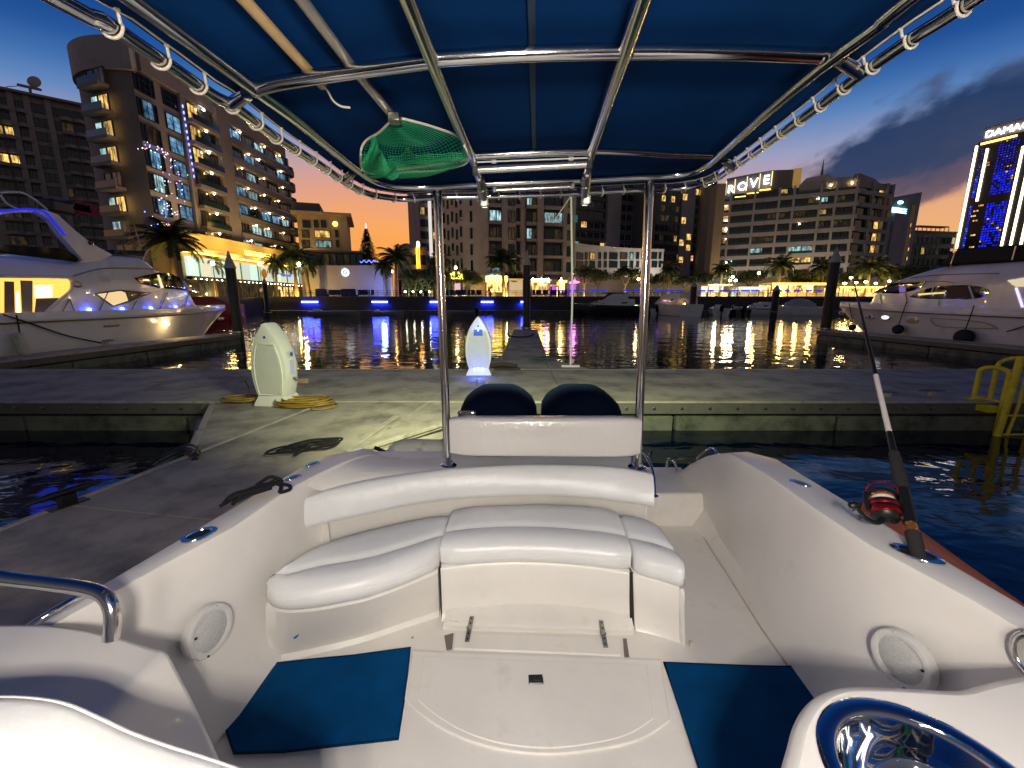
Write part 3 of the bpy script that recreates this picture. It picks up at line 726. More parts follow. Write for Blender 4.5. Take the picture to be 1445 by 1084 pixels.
# ---- lacing: cord loops round the outer rail
loops = [p for p in resample(outer_path, 400)]
acc = 0; last = loops[0]; k = 0; spots = []
for i in range(1, 399):
    acc += (loops[i] - last).length; last = loops[i]
    if acc > .118:
        acc = 0
        if loops[i].y > .72: spots.append((loops[i], (loops[i + 1] - loops[i - 1]).normalized()))
cen = Vector((0, 1.2, 2.72))
for p, d in spots[:96]:
    up = Vector((0, 0, 1)); s = d.cross(up).normalized()
    if s.dot(cen - p) < 0: s = -s
    mb = MB(); pts = []
    for q in range(11):
        a = -PI * .32 + q / 10 * PI * 1.25
        pts.append(p + (up * -math.sin(a + PI * .12) + s * -math.cos(a + PI * .12)) * .0215 + d * (.012 * (q / 10 - .5)))
    pts.reverse(); pts = [p + s * .026 + up * .027 - d * .006] + [p + s * .023 + up * .004] + [q for q in pts if True]
    mb.tube(pts, .0034, 6); mb.ball(pts[0], .0065, 6, 4); mb.build('lacing_loop', M['cord'], boat)
mb = MB(); mb.tube([p + Vector((0, 0, .027)) + (cen - p).normalized() * .028 for p in resample(outer_path, 150)], .0032, 6); mb.build('lacing_cord', M['cord'], boat)
# ---- speakers
for (px, py, X, sg) in ((296, 890, -1.127, 1), (1272, 931, 1.312, -1)):
    c = PX(px, py, X); ax = Vector((sg * .965, -.20, .06)).normalized(); 
    mb = MB(); mb.lathe([(.094, -.02), (.094, .006), (.090, .011), (.078, .013), (.070, .010), (.069, .004)], c, 40, ax)
    sp_ = mb.build('speaker', mat('speaker_ring', (.66, .65, .62), .4, var=.04), boat, smooth=40)
    mb = MB(); mb.lathe([(.070, .004), (.060, .009), (.035, .013), (.012, .015), (.001, .0152)], c, 40, ax, caps=False)
    g = bpy.data.materials.new('speaker_mesh'); g.use_nodes = True; gn = g.node_tree; gb = gn.nodes['Principled BSDF']
    tcx = gn.nodes.new('ShaderNodeTexCoord'); vo = gn.nodes.new('ShaderNodeTexVoronoi'); vo.inputs['Scale'].default_value = 460
    mr = gn.nodes.new('ShaderNodeMapRange'); mr.inputs['From Min'].default_value = .30; mr.inputs['From Max'].default_value = .42
    mxg = gn.nodes.new('ShaderNodeMix'); mxg.data_type = 'RGBA'; mxg.inputs[6].default_value = (.26, .26, .25, 1); mxg.inputs[7].default_value = (.60, .60, .58, 1)
    gn.links.new(tcx.outputs['Object'], vo.inputs['Vector']); gn.links.new(vo.outputs['Distance'], mr.inputs['Value']); gn.links.new(mr.outputs[0], mxg.inputs['Factor']); gn.links.new(mxg.outputs[2], gb.inputs['Base Color']); gb.inputs['Roughness'].default_value = .5
    mb.build('grille', g, sp_, smooth=60)
    for k in range(4):
        mb = MB(); an = PI / 4 + k * PI / 2 + .35; mb.lathe([(.005, 0), (.004, .003), (.001, .0035)], c + ax * .011 + Vector((0, math.cos(an), math.sin(an))) * .084, 8, ax)
        mb.build('screw', M['black'], sp_)
# ---- fittings on the gunwales
def oval(c, a, b_, ang, prof, n=28):
    rings = []
    for r, z in prof:
        rings.append([Vector((c.x + math.cos(ang) * math.cos(t) * a * r - math.sin(ang) * math.sin(t) * b_ * r, c.y + math.sin(ang) * math.cos(t) * a * r + math.cos(ang) * math.sin(t) * b_ * r, c.z + z)) for t in [2 * PI * k / n for k in range(n)]])
    return rings
def rod_holder(px, py, ang, a=.062, b_=.042):
    c = PZ(px, py, GZ + .004); mb = MB(); mb.loft(oval(c, a, b_, ang, [(1, -.004), (1, .003), (.95, .006), (.70, .006), (.66, .002)]), True, False)
    o = mb.build('rod_holder', M['chrome'], boat, smooth=40)
    mb = MB(); mb.loft(oval(c, a * .62, b_ * .74, ang, [(1, .003), (.98, -.05), (.9, -.09)]), True, True); mb.build('holder_tube', M['black'], o, smooth=60); return c
rod_holder(281, 755, .95)
RH = rod_holder(1294, 782, -.9 + PI, .075, .046)
def pop_cleat(px, py, ang, z=GZ + .004, a=.042, b_=.024):
    c = PZ(px, py, z); mb = MB(); mb.loft(oval(c, a, b_, ang, [(1, -.004), (1, .002), (.94, .0045), (.80, .0045), (.76, .002), (.01, .002)]), True, False)
    o = mb.build('pop_up_cleat', M['chrome'], boat, smooth=40)
    mb = MB(); u = Vector((math.cos(ang), math.sin(ang), 0)); mb.bar(c - u * a * .55 + Vector((0, 0, .005)), c + u * a * .55 + Vector((0, 0, .005)), b_ * .5, .005); mb.build('cleat_bar', M['steel'], o, bevel=.002)
pop_cleat(414, 674, .95); pop_cleat(441, 655, .95); pop_cleat(1129, 682, -.95, a=.05, b_=.026)
for (px, py) in ((1203, 719), (1212, 730)):                    # small eyes on the right gunwale
    mb = MB(); c = PZ(px, py, GZ + .01); mb.tube([c + Vector((math.cos(t) * .009, 0, math.sin(t) * .009)) for t in [k * PI / 6 for k in range(12)]], .0022, 6, True); mb.tube([c, c + Vector((.03, -.01, -.004))], .002, 6)
    mb.build('tie_ring', M['chrome'], boat)
# ---- stern step, hand hoops
mb = MB(); s0 = PZ(924, 697, .75); s1 = PZ(985, 697, .75)
mb.prism([(.775, s0.y, FZ - .01), (.775, s0.y, .735), (.775, s0.y + .015, .75), (.775, 3.25, .75), (.775, 3.35, .6), (.775, 3.35, 0)], (.62, 0, 0))
mb.build('stern_step', M['gelfloor'], boat, smooth=None, bevel=.008)
def hoop(pts, r, name='grab_hoop'):
    mb = MB(); mb.tube(spline(pts, 5), r, 12); o = mb.build(name, M['chrome'], boat, smooth=60)
    for e in (pts[0], pts[-1]): m2 = MB(); m2.lathe([(.022, 0), (.022, .004), (.014, .008)], e, 14); m2.build('hoop_foot', M['chrome'], o, smooth=40)
hoop([PY(953, 671, 3.16), PY(955, 660, 3.15), PY(949, 650, 3.14), PY(942, 649, 3.2), PY(940, 664, 3.24)], .010)
hoop([PY(983, 655, 2.95), PY(986, 645, 2.95), PY(1000, 634, 2.9), PY(1008, 634, 2.82), PY(1013, 642, 2.76)], .009)
hoop([PY(903, 632, 2.66), PY(913, 646, 2.6), PY(921, 664, 2.52), PY(924, 684, 2.40), PY(924, 700, 2.32)], .009)
# ---- engines
for cx, k in ((-.10, 0), (.52, 1)):
    e = MB(); rings = []
    for z, hw, y0, y1, rr in ((.55, .10, 2.86, 3.20, .5), (.80, .20, 2.80, 3.36, .5), (1.0, .28, 2.78, 3.46, .5), (1.22, .292, 2.77, 3.48, .5), (1.30, .288, 2.775, 3.47, .5), (1.355, .262, 2.785, 3.44, .5), (1.40, .215, 2.80, 3.40, .5), (1.437, .158, 2.83, 3.34, .5), (1.455, .10, 2.88, 3.22, .5), (1.459, .05, 2.95, 3.12, .5)):
        ring = []
        for q in range(24):
            a = 2 * PI * q / 24; cxx, syy = math.cos(a), math.sin(a); p = 2 / 3.3
            ring.append(Vector((cx + hw * (abs(cxx) ** p) * (1 if cxx > 0 else -1), (y0 + y1) / 2 + (y1 - y0) / 2 * (abs(syy) ** p) * (1 if syy > 0 else -1), z)))
        rings.append(ring)
    e.loft(rings, True, True); en = e.build('outboard_engine', M['cowl'], boat, smooth=60)
    e = MB(); e.box(cx - .07, cx + .07, 3.0, 3.25, -.3, .6); e.build('engine_leg', M['black'], en, bevel=.02)
    e = MB(); e.loft([[p + Vector((0, 0, dz)) for p in oval(Vector((cx, 3.12, 1.06)), .288, .372, 0, [(1, 0)])[0]] for dz in (0, .02)], True, True); e.build('cover_hem', M['black'], en)
mb = MB(); mb.box(-.42, .80, 2.76, 2.84, .6, 1.02); mb.build('engine_well', M['cowl'], boat, bevel=.02)
mb = MB(); c = PY(660, 583, 2.62); mb.obox(c, (.055, 0, 0), (0, .02, 0), (0, 0, .012)); mb.obox(c + Vector((-.05, 0, -.004)), (.014, 0, 0), (0, .022, 0), (0, 0, .016)); mb.build('throttle_bracket', M['chrome'], boat, bevel=.005)
# ---- moulded seat units at the left
def seat_shell(pts, y_th, zbot, name, m_, lean=.0, rim=.02):
    """a padded or moulded upright: pts = top/right outline seen from aft, given as world points"""
    rows = []
    top = spline(pts, 5)
    fr = [[p + Vector((0, .0, -d)) + Vector((0, -yy, 0)) for p in top] for d, yy in ((0.02, 0), (.004, rim * .35), (0, rim), (0, y_th - rim), (.006, y_th - rim * .3), (.03, y_th))]
    bot_f = [Vector((p.x, p.y + lean, zbot)) for p in top]; bot_r = [Vector((p.x, p.y - y_th + .20, zbot)) for p in top]
    mb = MB(); mb.loft([bot_f] + fr + [bot_r], ring_closed=False, caps=False)
    k = -1
    for k in (0, -1): mb.poly([bot_f[k]] + [r_[k] for r_ in fr] + [bot_r[k]])
    return mb.build(name, m_, boat, smooth=50)
cons = [PY(-140, 880, .97), PY(-60, 877, .97), PY(0, 877, .97), PY(60, 877, .97), PY(110, 882, .97), PY(170, 895, .97), PY(215, 909, .97), PY(236, 914, .97)]
mb = MB(); e1 = cons[-1]; e2 = PY(276, 985, .94); e3 = PY(318, 1075, .88); e4 = PZ(330, 1100, .55)
outl = spline(cons, 4) + spline([PY(243, 921, .965), e2, e3, PY(352, 1140, .84)], 4)
fr_ = [Vector(p) for p in outl]; base_p = [Vector((-1.3, .80, .52)), ]
cen_ = Vector((-1.0, .9, .9))
rings = []
for (inset, dy) in ((0.0, -.34), (0.0, -.022), (.006, -.006), (.022, 0)):
    ring = []
    for i, p in enumerate(fr_):
        a = fr_[max(0, i - 1)]; b_ = fr_[min(len(fr_) - 1, i + 1)]; t = (b_ - a); nrm = Vector((t.z, 0, -t.x)).normalized()
        if nrm.dot(cen_ - p) < 0: nrm = -nrm
        ring.append(p + nrm * inset + Vector((0, dy, 0)))
    rings.append(ring)
mb.loft(rings, ring_closed=False, caps=False)
last = rings[-1]; bot = [Vector((p.x if p.x < -.8 else p.x, lerp(p.y, .80, .9), .50)) for p in last]
rows2 = [last]
for k in (.3, .65, 1.0):
    rows2.append([Vector((lerp(p.x, min(p.x, -.62), k), lerp(p.y, .86, k), lerp(p.z, .5, k))) for p in last])
mb.loft(rows2, ring_closed=False, caps=False)
mb.build('seat_moulding', M['gel'], boat, smooth=60)
near = [PY(-160, 990, .60), PY(-80, 980, .60), PY(0, 977, .60), PY(50, 979, .60), PY(95, 987, .60), PY(140, 1006, .60), PY(185, 1027, .60), PY(240, 1047, .60), PY(300, 1066, .60), PY(360, 1088, .60), PY(440, 1125, .60)]
nb = seat_shell(near, .10, .55, 'helm_seat_back', M['vinyl'], .0, .02)
mb = MB(); mb.tube([p + Vector((0, -.004, -.008)) for p in spline(near, 5)], .0042, 8); mb.build('piping', M['vinyl'], nb)
mb = MB(); mb.tube([p + Vector((0, .0015, -.034)) for p in spline(near, 5)], .0016, 6); mb.build('stitching', M['cord'], nb)
# grab rail on it
gr = [PY(-60, 800, .97), PY(0, 815, .97), PY(70, 824, .97), PY(125, 832, .97), PY(148, 842, .965), PY(158, 860, .955), PY(159, 880, .945), PY(157, 902, .935)]
mb = MB(); mb.tube(spline(gr, 5), .0185, 18); gro = mb.build('grab_rail', M['steel'], boat, smooth=70)
mb = MB(); sr = [PZ(28, 893, 1.225), PZ(70, 866, 1.25), PZ(108, 844, 1.25), PZ(122, 838, 1.215)]; mb.tube(spline(sr, 4), .010, 10); mb.build('side_rail', M['chrome'], boat, smooth=60)
# ---- wet bar with sink at the right
bz = 1.2
edge = [PZ(1095, 1110, bz), PZ(1112, 1050, bz), PZ(1122, 1015, bz), PZ(1138, 988, bz), PZ(1160, 971, bz), PZ(1190, 963, bz), PZ(1240, 963, bz), PZ(1300, 966, bz), PZ(1345, 968, bz), PZ(1372, 962, bz), PZ(1400, 955, bz), PZ(1450, 946, bz), PZ(1490, 940, bz)]
E = spline(edge, 5)
ctr = Vector((1.0, .45, bz)); SKc, SKr = Vector((.80, .61, bz)), .189
def offs(P, d):
    out = []
    for i, p in enumerate(P):
        a = P[max(0, i - 1)]; b_ = P[min(len(P) - 1, i + 1)]; t = (b_ - a); nrm = Vector((-t.y, t.x, 0)).normalized()
        if nrm.dot(ctr - p) > 0: nrm = -nrm
        out.append(p + nrm * d)
    return out
rings = [[Vector((p.x, p.y, .5)) for p in offs(E, -.05)], [p + Vector((0, 0, -.25)) for p in offs(E, -.02)], [p + Vector((0, 0, -.05)) for p in offs(E, 0)], [p + Vector((0, 0, -.022)) for p in offs(E, .002)], [p + Vector((0, 0, -.006)) for p in offs(E, -.008)], offs(E, -.025)]
mb = MB(); mb.loft(rings, ring_closed=False, caps=False)
inner = rings[-1]; n_ = len(inner)
closing = [Vector((1.75, .4, bz)), Vector((1.75, -.3, bz)), Vector((.5, -.3, bz))]
full = inner + resample([inner[-1]] + closing + [inner[0]], 40)[1:-1]
ringS = []
for p in full:
    d = (p - SKc); d.z = 0; d.normalize(); ringS.append(SKc + d * (SKr - .006))
mb.loft([full, ringS], True, False)
mb.build('wet_bar', M['gel'], boat, smooth=50)
mb = MB(); mb.lathe([(SKr + .004, 0), (SKr + .004, .003), (SKr, .005), (SKr - .025, .005), (SKr - .030, .002), (SKr - .034, -.012), (SKr - .042, -.05), (SKr - .062, -.095), (SKr - .100, -.125), (.03, -.135), (.028, -.14), (.001, -.14)], SKc, 64, caps=False)
sk = mb.build('sink', M['chrome'], boat, smooth=50)
mb = MB(); mb.lathe([(.03, -.132), (.028, -.128), (.012, -.130), (.001, -.130)], SKc, 24); mb.build('drain', M['dsteel'], sk)
mb = MB(); c = PX(1466, 930, 1.40); mb.tube([c + Vector((0, math.cos(t) * .055, math.sin(t) * .06)) for t in [k * PI / 12 for k in range(24)]], .010, 10, True); mb.lathe([(.055, .004), (.001, .002)], c, 24, (-1, 0, 0)); mb.build('deck_port', M['steel'], boat, smooth=60)
# ---- cabin light under the canopy, behind the photographer, that lights the cockpit
LP = Vector((.13, -.45, 2.28))
mb = MB(); mb.tube([LP + Vector((0, 0, .09)), LP + Vector((0, 0, .42))], .012, 10); mb.lathe([(.03, .07), (.045, .085), (.03, .10)], LP, 20); cl = mb.build('cabin_light', M['white'], boat, smooth=40)
mb = MB(); mb.ball(LP, .05, 20, 12); mb.build('globe', lamp_mat('cabin_light_globe', (1, .92, .82), 120), cl, smooth=80)
al = bpy.data.lights.new('cabin_light_lamp', 'POINT'); al.shadow_soft_size = .065; al.energy = 335; al.color = (1, .91, .80)
ao = bpy.data.objects.new('cabin_light_lamp', al); COL.objects.link(ao); ao.location = LP
mb = MB(); mb.box(-.62, .82, -1.16, -1.04, 2.665, 2.70); stp = mb.build('added_fill_light', M['white'], boat, smooth=None, bevel=.008)  # unseen strip under the canopy, added to fill the cockpit shadows
mb = MB(); mb.box(-.58, .78, -1.14, -1.06, 2.655, 2.664); mb.build('fill_glow_face', lamp_mat('added_fill_glow', (1, .93, .84), 8), stp, smooth=None)
al2 = bpy.data.lights.new('added_fill_lamp', 'AREA'); al2.shape = 'RECTANGLE'; al2.size = 1.36; al2.size_y = .09; al2.energy = 60; al2.color = (1, .92, .81)  # lamp of the added strip, softens shadows from the cabin light
ao2 = bpy.data.objects.new('added_fill_lamp', al2); COL.objects.link(ao2); ao2.location = (.10, -1.10, 2.65); ao2.rotation_euler = Vector((0, .62, -.78)).to_track_quat('-Z', 'X').to_euler()
for c in lampobs:                                             # aft-facing deck lamps
    s = bpy.data.lights.new('deck_lamp_beam', 'SPOT'); s.energy = 600; s.color = (.92, 1, .58); s.spot_size = math.radians(122); s.spot_blend = .8; s.shadow_soft_size = .03
    o = bpy.data.objects.new('deck_lamp_beam', s); COL.objects.link(o); o.location = c + Vector((0, .06, -.02))
    tgt = Vector((c.x * 1.1 - .35, 9.0, .5)); o.rotation_euler = (tgt - o.location).to_track_quat('-Z', 'Y').to_euler()

# =================================================================== loose things aboard
def mat_thing(px, label, lift=0.006):
    P = [PZ(x, y, FZ) for x, y in px]; mb = MB(); 
    mb.prism([Vector((p.x, p.y, FZ + .005)) for p in P], (0, 0, .008)); o = mb.build('floor_mat', M['mat_blue'], None, smooth=None, bevel=.003)
    mb = MB(); mb.tube([Vector((p.x, p.y, FZ + .0105)) for p in P], .0048, 6, True); mb.build('edge_binding', M['binding'], o, smooth=60)
    return tag(o, label, 'mat', 'blue floor mats')
mat_thing([(381, 940), (436, 934), (500, 928), (579, 917), (571, 985), (562, 1046), (470, 1056), (400, 1064), (331, 1066), (325, 1047), (319, 1031), (350, 985)], 'blue carpet mat on the cockpit floor beside the left speaker')
mat_thing([(937, 938), (1000, 941), (1060, 943), (1110, 944), (1134, 941), (1152, 960), (1172, 985), (1130, 1090), (1000, 1130), (985, 1084)], 'blue carpet mat on the cockpit floor next to the sink unit')
mb = MB(); r_ = [PZ(x, y, .66) for x, y in ((415, 890), (419, 894), (422, 893), (421, 899), (417, 903), (413, 900))]
yb = 1.60
mb.prism([PY(x, y, 1.612) for x, y in ((414, 889), (418, 894), (423, 893), (420, 899), (416, 902), (412, 900))], (0, .02, 0))
tag(mb.build('tape_scrap', M['blue_label'], None, smooth=None), 'small scrap of blue tape stuck to the bench base', 'tape')
# poles stowed above the frame
mb = MB(); P = TT([(345, 0), (437, 101), (455, 120)], .027); d = (P[0] - P[1]).normalized(); mb.tube([P[0] + d * 1.6] + P, .0135, 12)
st_ = thing('wooden_pole', 'plain varnished wooden pole lying on the canopy frame, cord at its end', 'pole', P[1]); mb.build('shaft', M['bamboo'], st_, smooth=60)
mb = MB(); mb.tube(spline([PT(452, 117, .02), PT(462, 128, .01), PT(470, 142, 0), PT(481, 150, -.01), PT(494, 152, -.01)], 5), .003, 6); mb.build('cord', M['cord'], st_)
hA = TT([(426, 0), (495, 92), (557, 168)], .026); d = (hA[0] - hA[1]).normalized()
ln = thing('landing_net', 'landing net with green mesh bag and aluminium handle, stowed under the canopy', 'landing net', hA[2])
mb = MB(); mb.tube([hA[0] + d * 1.5] + hA, .013, 12); mb.build('handle', M['tin'], ln, smooth=60)
hoop_px = [(558, 168), (586, 172), (617, 181), (644, 192), (658, 211), (661, 227), (647, 235), (617, 241), (574, 243), (540, 246), (513, 241), (509, 216), (516, 199), (535, 187)]
HP = [PT(x, y, -.02 + (.03 if y < 200 else -.012)) for x, y in hoop_px]; HPs = spline(HP, 5, True)
mb = MB(); mb.tube(HPs, .0042, 8, True); mb.build('hoop', M['cord'], ln)
mb = MB(); mb.obox(PT(557, 167, .0), (.02, 0, 0), (0, .02, 0), (0, 0, .014)); mb.build('yoke', M['dsteel'], ln, bevel=.004)
def netting(rows, name, th=.0022):
    mb = MB(); mb.loft(rows, ring_closed=False, caps=False); o = mb.build(name, M['netg'], ln, smooth=None, flip=False)
    wf = o.modifiers.new('wire', 'WIREFRAME'); wf.thickness = th; wf.use_replace = True; wf.use_even_offset = False; wf.use_boundary = True
    return o
HR = resample(HPs + [HPs[0]], 121)[:-1]
A_ = HR[0:61]; B_ = [HR[(-i) % 120] for i in range(61)]
rows = []
for i in range(2, 59):
    row = []
    for k in range(31):
        t = k / 30; p = A_[i].lerp(B_[i], t); s = math.sin(PI * t) * math.sin(PI * i / 60)
        p.z -= .045 * s; p.x += .012 * math.sin(i * .3 + k * .25) * s; p.y += .008 * math.sin(i * .21 + k * .5) * s; row.append(p)
    rows.append(row)
netting(rows, 'net_bag', .0016)
rows = []                                                     # the bag gathered at the left of the hoop and trailing along it
for i in range(30):
    t = i / 29; row = []
    top = Vector(PT(lerp(520, 556, t), lerp(193, 233, t), -.05 - .01 * math.sin(t * 9))); bot = Vector(PT(lerp(513, 560, t), lerp(240, 252, math.sin(t * PI) * .7 + .3 * t), -.075))
    for k in range(22):
        q = k / 21; p = top.lerp(bot, q); p += Vector((.012 * math.sin(q * 9 + t * 7), .012 * math.cos(q * 7 + t * 11), -.03 * math.sin(PI * q) + .012 * math.sin(t * 13 + q * 8))); row.append(p)
    rows.append(row)
netting(rows, 'gathered_mesh', .0024)
rows = []
for i in range(40):
    t = i / 39; row = []
    for k in range(9):
        q = k / 8; p = PT(lerp(548, 652, t), lerp(lerp(221, 216, t), lerp(236, 223, t), q) + (-10 * math.exp(-((t - .27) / .05) ** 2) * (1 - q)), -.055); p += Vector((0, .006 * math.sin(t * 20 + q * 5), -.012 * math.sin(PI * q))); row.append(p)
    rows.append(row)
netting(rows, 'gathered_mesh', .0024)
# ropes
def rope(name, label, paths, r, group=None):
    root = thing(name, label, 'rope', paths[0][0], group)
    for i, p in enumerate(paths):
        mb = MB(); mb.tube(spline(p, 6), r, 8); mb.build('rope_turn', M['rubber'], root, smooth=70)
    return root
def coil(c, a, b_, ang, turns, z, jit=.12, zs=.006, seed=1):
    rnd = random.Random(seed); pts = []
    for k in range(turns * 10):
        t = k / 10 * 2 * PI; f = 1 + jit * math.sin(t * .37 + seed) * .8 + rnd.uniform(-jit, jit) * .5
        x = math.cos(t) * a * f; y = math.sin(t) * b_ * f
        pts.append(Vector((c.x + x * math.cos(ang) - y * math.sin(ang), c.y + x * math.sin(ang) + y * math.cos(ang), z + zs * k / 10 + rnd.uniform(0, zs))))
    return pts
cr = PZ(348, 704, GZ + .012); u = Vector((.45, .89, 0)).normalized(); s = Vector((u.y, -u.x, 0))
bundle = []
for k in range(6):
    o_ = (k - 2.5) * .010; zz = GZ + .016 + (k % 3) * .012
    bundle.append([cr + u * (-.10 + .012 * k) + s * o_ + Vector((0, 0, zz - cr.z)), cr + u * -.03 + s * (o_ * 1.5 + .014 * (-1) ** k) + Vector((0, 0, zz + .012 - cr.z)), cr + u * .05 + s * o_ * 1.1 + Vector((0, 0, zz + .008 - cr.z)), cr + u * .115 + s * o_ * .4 + Vector((0, 0, zz - cr.z))])
e_ = cr + u * .115
bundle.append([e_ + s * -.02 + Vector((0, 0, .02)), e_ + u * .03 + s * .01 + Vector((0, 0, .035)), e_ + u * .02 + s * .05 + Vector((0, 0, .012)), e_ + u * -.01 + s * .085 + Vector((0, 0, .006)), e_ + u * .03 + s * .10 + Vector((0, 0, .006)), e_ + u * .05 + s * .06 + Vector((0, 0, .01)), e_ + u * .02 + s * .02 + Vector((0, 0, .02))])
bundle.append([e_ + u * -.05 + s * -.03 + Vector((0, 0, .03)), e_ + u * .01 + s * -.01 + Vector((0, 0, .055)), e_ + u * .04 + s * .03 + Vector((0, 0, .03)), e_ + u * -.0 + s * .03 + Vector((0, 0, .03)), e_ + u * -.07 + s * .03 + Vector((0, 0, .025))])
rope('mooring_line', 'black mooring line bundled on the left gunwale', bundle, .0085, 'black mooring lines')
# fishing rod in the right-hand holder
root_p = Vector((RH.x, RH.y, GZ + .01)); tip = PY(1205, 398, 2.62)
ax = (tip - root_p).normalized(); Lr = (tip - root_p).length
fr = thing('fishing_rod', 'fishing rod with red spinning reel standing in the right gunwale holder', 'fishing rod', root_p)
def rod_seg(a, b_, r0, r1, name, m_):
    mb = MB(); mb.tube([root_p + ax * a * Lr, root_p + ax * (a + b_) / 2 * Lr, root_p + ax * b_ * Lr], [r0, (r0 + r1) / 2, r1], 14); return mb.build(name, m_, fr, smooth=60)
def tpar(px, py):                                             # where along the rod a pixel row falls
    best = 0; bd = 1e9
    for k in range(400):
        p = root_p + ax * Lr * k / 399 - EYE; q = p.y / p.y
        fx = p.x; dep = p.y * CP - p.z * SP; yy = -(p.z * CP + p.y * SP) / dep * FPX + CYP
        if abs(yy - py) < bd: bd = abs(yy - py); best = k / 399
    return best
T = {y: tpar(0, y) for y in (770, 752, 738, 722, 690, 640, 634, 610, 545, 530, 505, 470)}
rod_seg(-.03, T[752], .0225, .024, 'butt_grip', M['foam'])
rod_seg(T[752] - .004, T[722], .0195, .0195, 'reel_seat', M['copper'])
rod_seg(T[738] - .002, T[690], .0225, .0215, 'lock_ring', M['black'])
rod_seg(T[690], T[640], .0245, .0190, 'fore_grip', M['foam'])
rod_seg(T[640], T[610], .0135, .0120, 'blank', M['black'])
rod_seg(T[610], T[530], .0112, .0105, 'blank_band', M['rodw'])
rod_seg(T[530], .80, .0098, .0068, 'blank', M['black'])
rod_seg(.80, 1.0, .0066, .0035, 'blank_tip', M['black'])
for t in (T[505] + .01, T[470], .62, .80): rod_seg(t, t + .008, .0108 - .004 * t, .0108 - .004 * t, 'whipping', M['redcloth'])
dn = Vector((0, 0, -1)); dn = (dn - ax * dn.dot(ax)).normalized(); sd = ax.cross(dn).normalized()
if sd.x > 0: sd = -sd
for t in (T[545], .60, .78, .97):
    c = root_p + ax * t * Lr - dn * -.012; mb = MB(); mb.tube([c + dn * .008 + (sd * math.cos(k * PI / 6) + dn * math.sin(k * PI / 6)) * .009 for k in range(12)], .0015, 6, True); mb.build('line_guide', M['dsteel'], fr)
RS = 1.36
rc = root_p + ax * T[722] * Lr + Vector((-.055, .035, -.01)) + ax * .02
rax = ax
def rl(pr): return [(r_ * RS, z * RS) for r_, z in pr]
reel = MB(); reel.lathe(rl([(.012, -.05), (.028, -.046), (.035, -.032), (.036, -.012), (.031, -.006)]), rc, 26, rax)
ro_ = reel.build('reel', M['black'], fr, smooth=50)
mb = MB(); mb.lathe(rl([(.0352, -.034), (.0372, -.030), (.0372, -.024), (.0356, -.020)]), rc, 26, rax, caps=False); mb.lathe(rl([(.0358, -.010), (.0375, -.007), (.0375, -.003), (.0356, -.001)]), rc, 26, rax, caps=False); mb.build('red_ring', M['redcloth'], ro_, smooth=40)
mb = MB(); mb.lathe(rl([(.024, -.007), (.0355, -.004), (.0355, .006), (.027, .009), (.026, .030), (.033, .032), (.033, .038), (.012, .046)]), rc, 26, rax); mb.build('spool', M['black'], ro_, smooth=40)
mb = MB(); mb.lathe(rl([(.0275, .010), (.0288, .016), (.0275, .021)]), rc, 26, rax, caps=False); mb.build('line', M['rodw'], ro_, smooth=40)
mb = MB(); mb.lathe(rl([(.0275, .0215), (.0290, .023), (.0290, .029), (.0275, .0305)]), rc, 26, rax, caps=False); mb.build('spool_band', M['copper'], ro_, smooth=40)
mb = MB()
for s_ in (1, -1): mb.tube(spline([rc + sd * s_ * .037 * RS + rax * -.03 * RS, rc + sd * s_ * .041 * RS + rax * .0, rc + sd * s_ * .039 * RS + rax * .034 * RS], 4), .009, 8)
mb.build('rotor_arm', M['black'], ro_, smooth=60)
mb = MB(); mb.tube(spline([rc + sd * .040 * RS + rax * .034 * RS, rc + sd * .030 * RS - dn * .02 * RS + rax * .052 * RS, rc - dn * .034 * RS + rax * .056 * RS, rc - sd * .030 * RS - dn * .02 * RS + rax * .052 * RS, rc - sd * .040 * RS + rax * .034 * RS], 5), .0032, 8); mb.build('bail_arm', M['redcloth'], ro_)
mb = MB(); mb.tube([rc + rax * -.045 * RS, rc.lerp(root_p + ax * T[738] * Lr, .6), root_p + ax * T[738] * Lr], .015, 10); mb.build('reel_foot', M['black'], ro_, smooth=60)
kn = PY(1206, 713, rc.y - .06); k0 = rc + rax * -.04 * RS + Vector((-.05, -.02, -.01)); mb = MB()
mb.tube(spline([rc + rax * -.035 * RS, k0, k0.lerp(kn, .45) + Vector((0, 0, -.015)), kn + Vector((.012, 0, -.012)), kn], 4), [.010] * 5 + [.009] * 4 + [.0075] * 8, 10); mb.build('crank', M['black'], ro_, smooth=60)
mb = MB(); mb.ball(kn, .019, 12, 8, None, (1.3, .8, .8)); mb.build('crank_knob', M['black'], ro_, smooth=80)
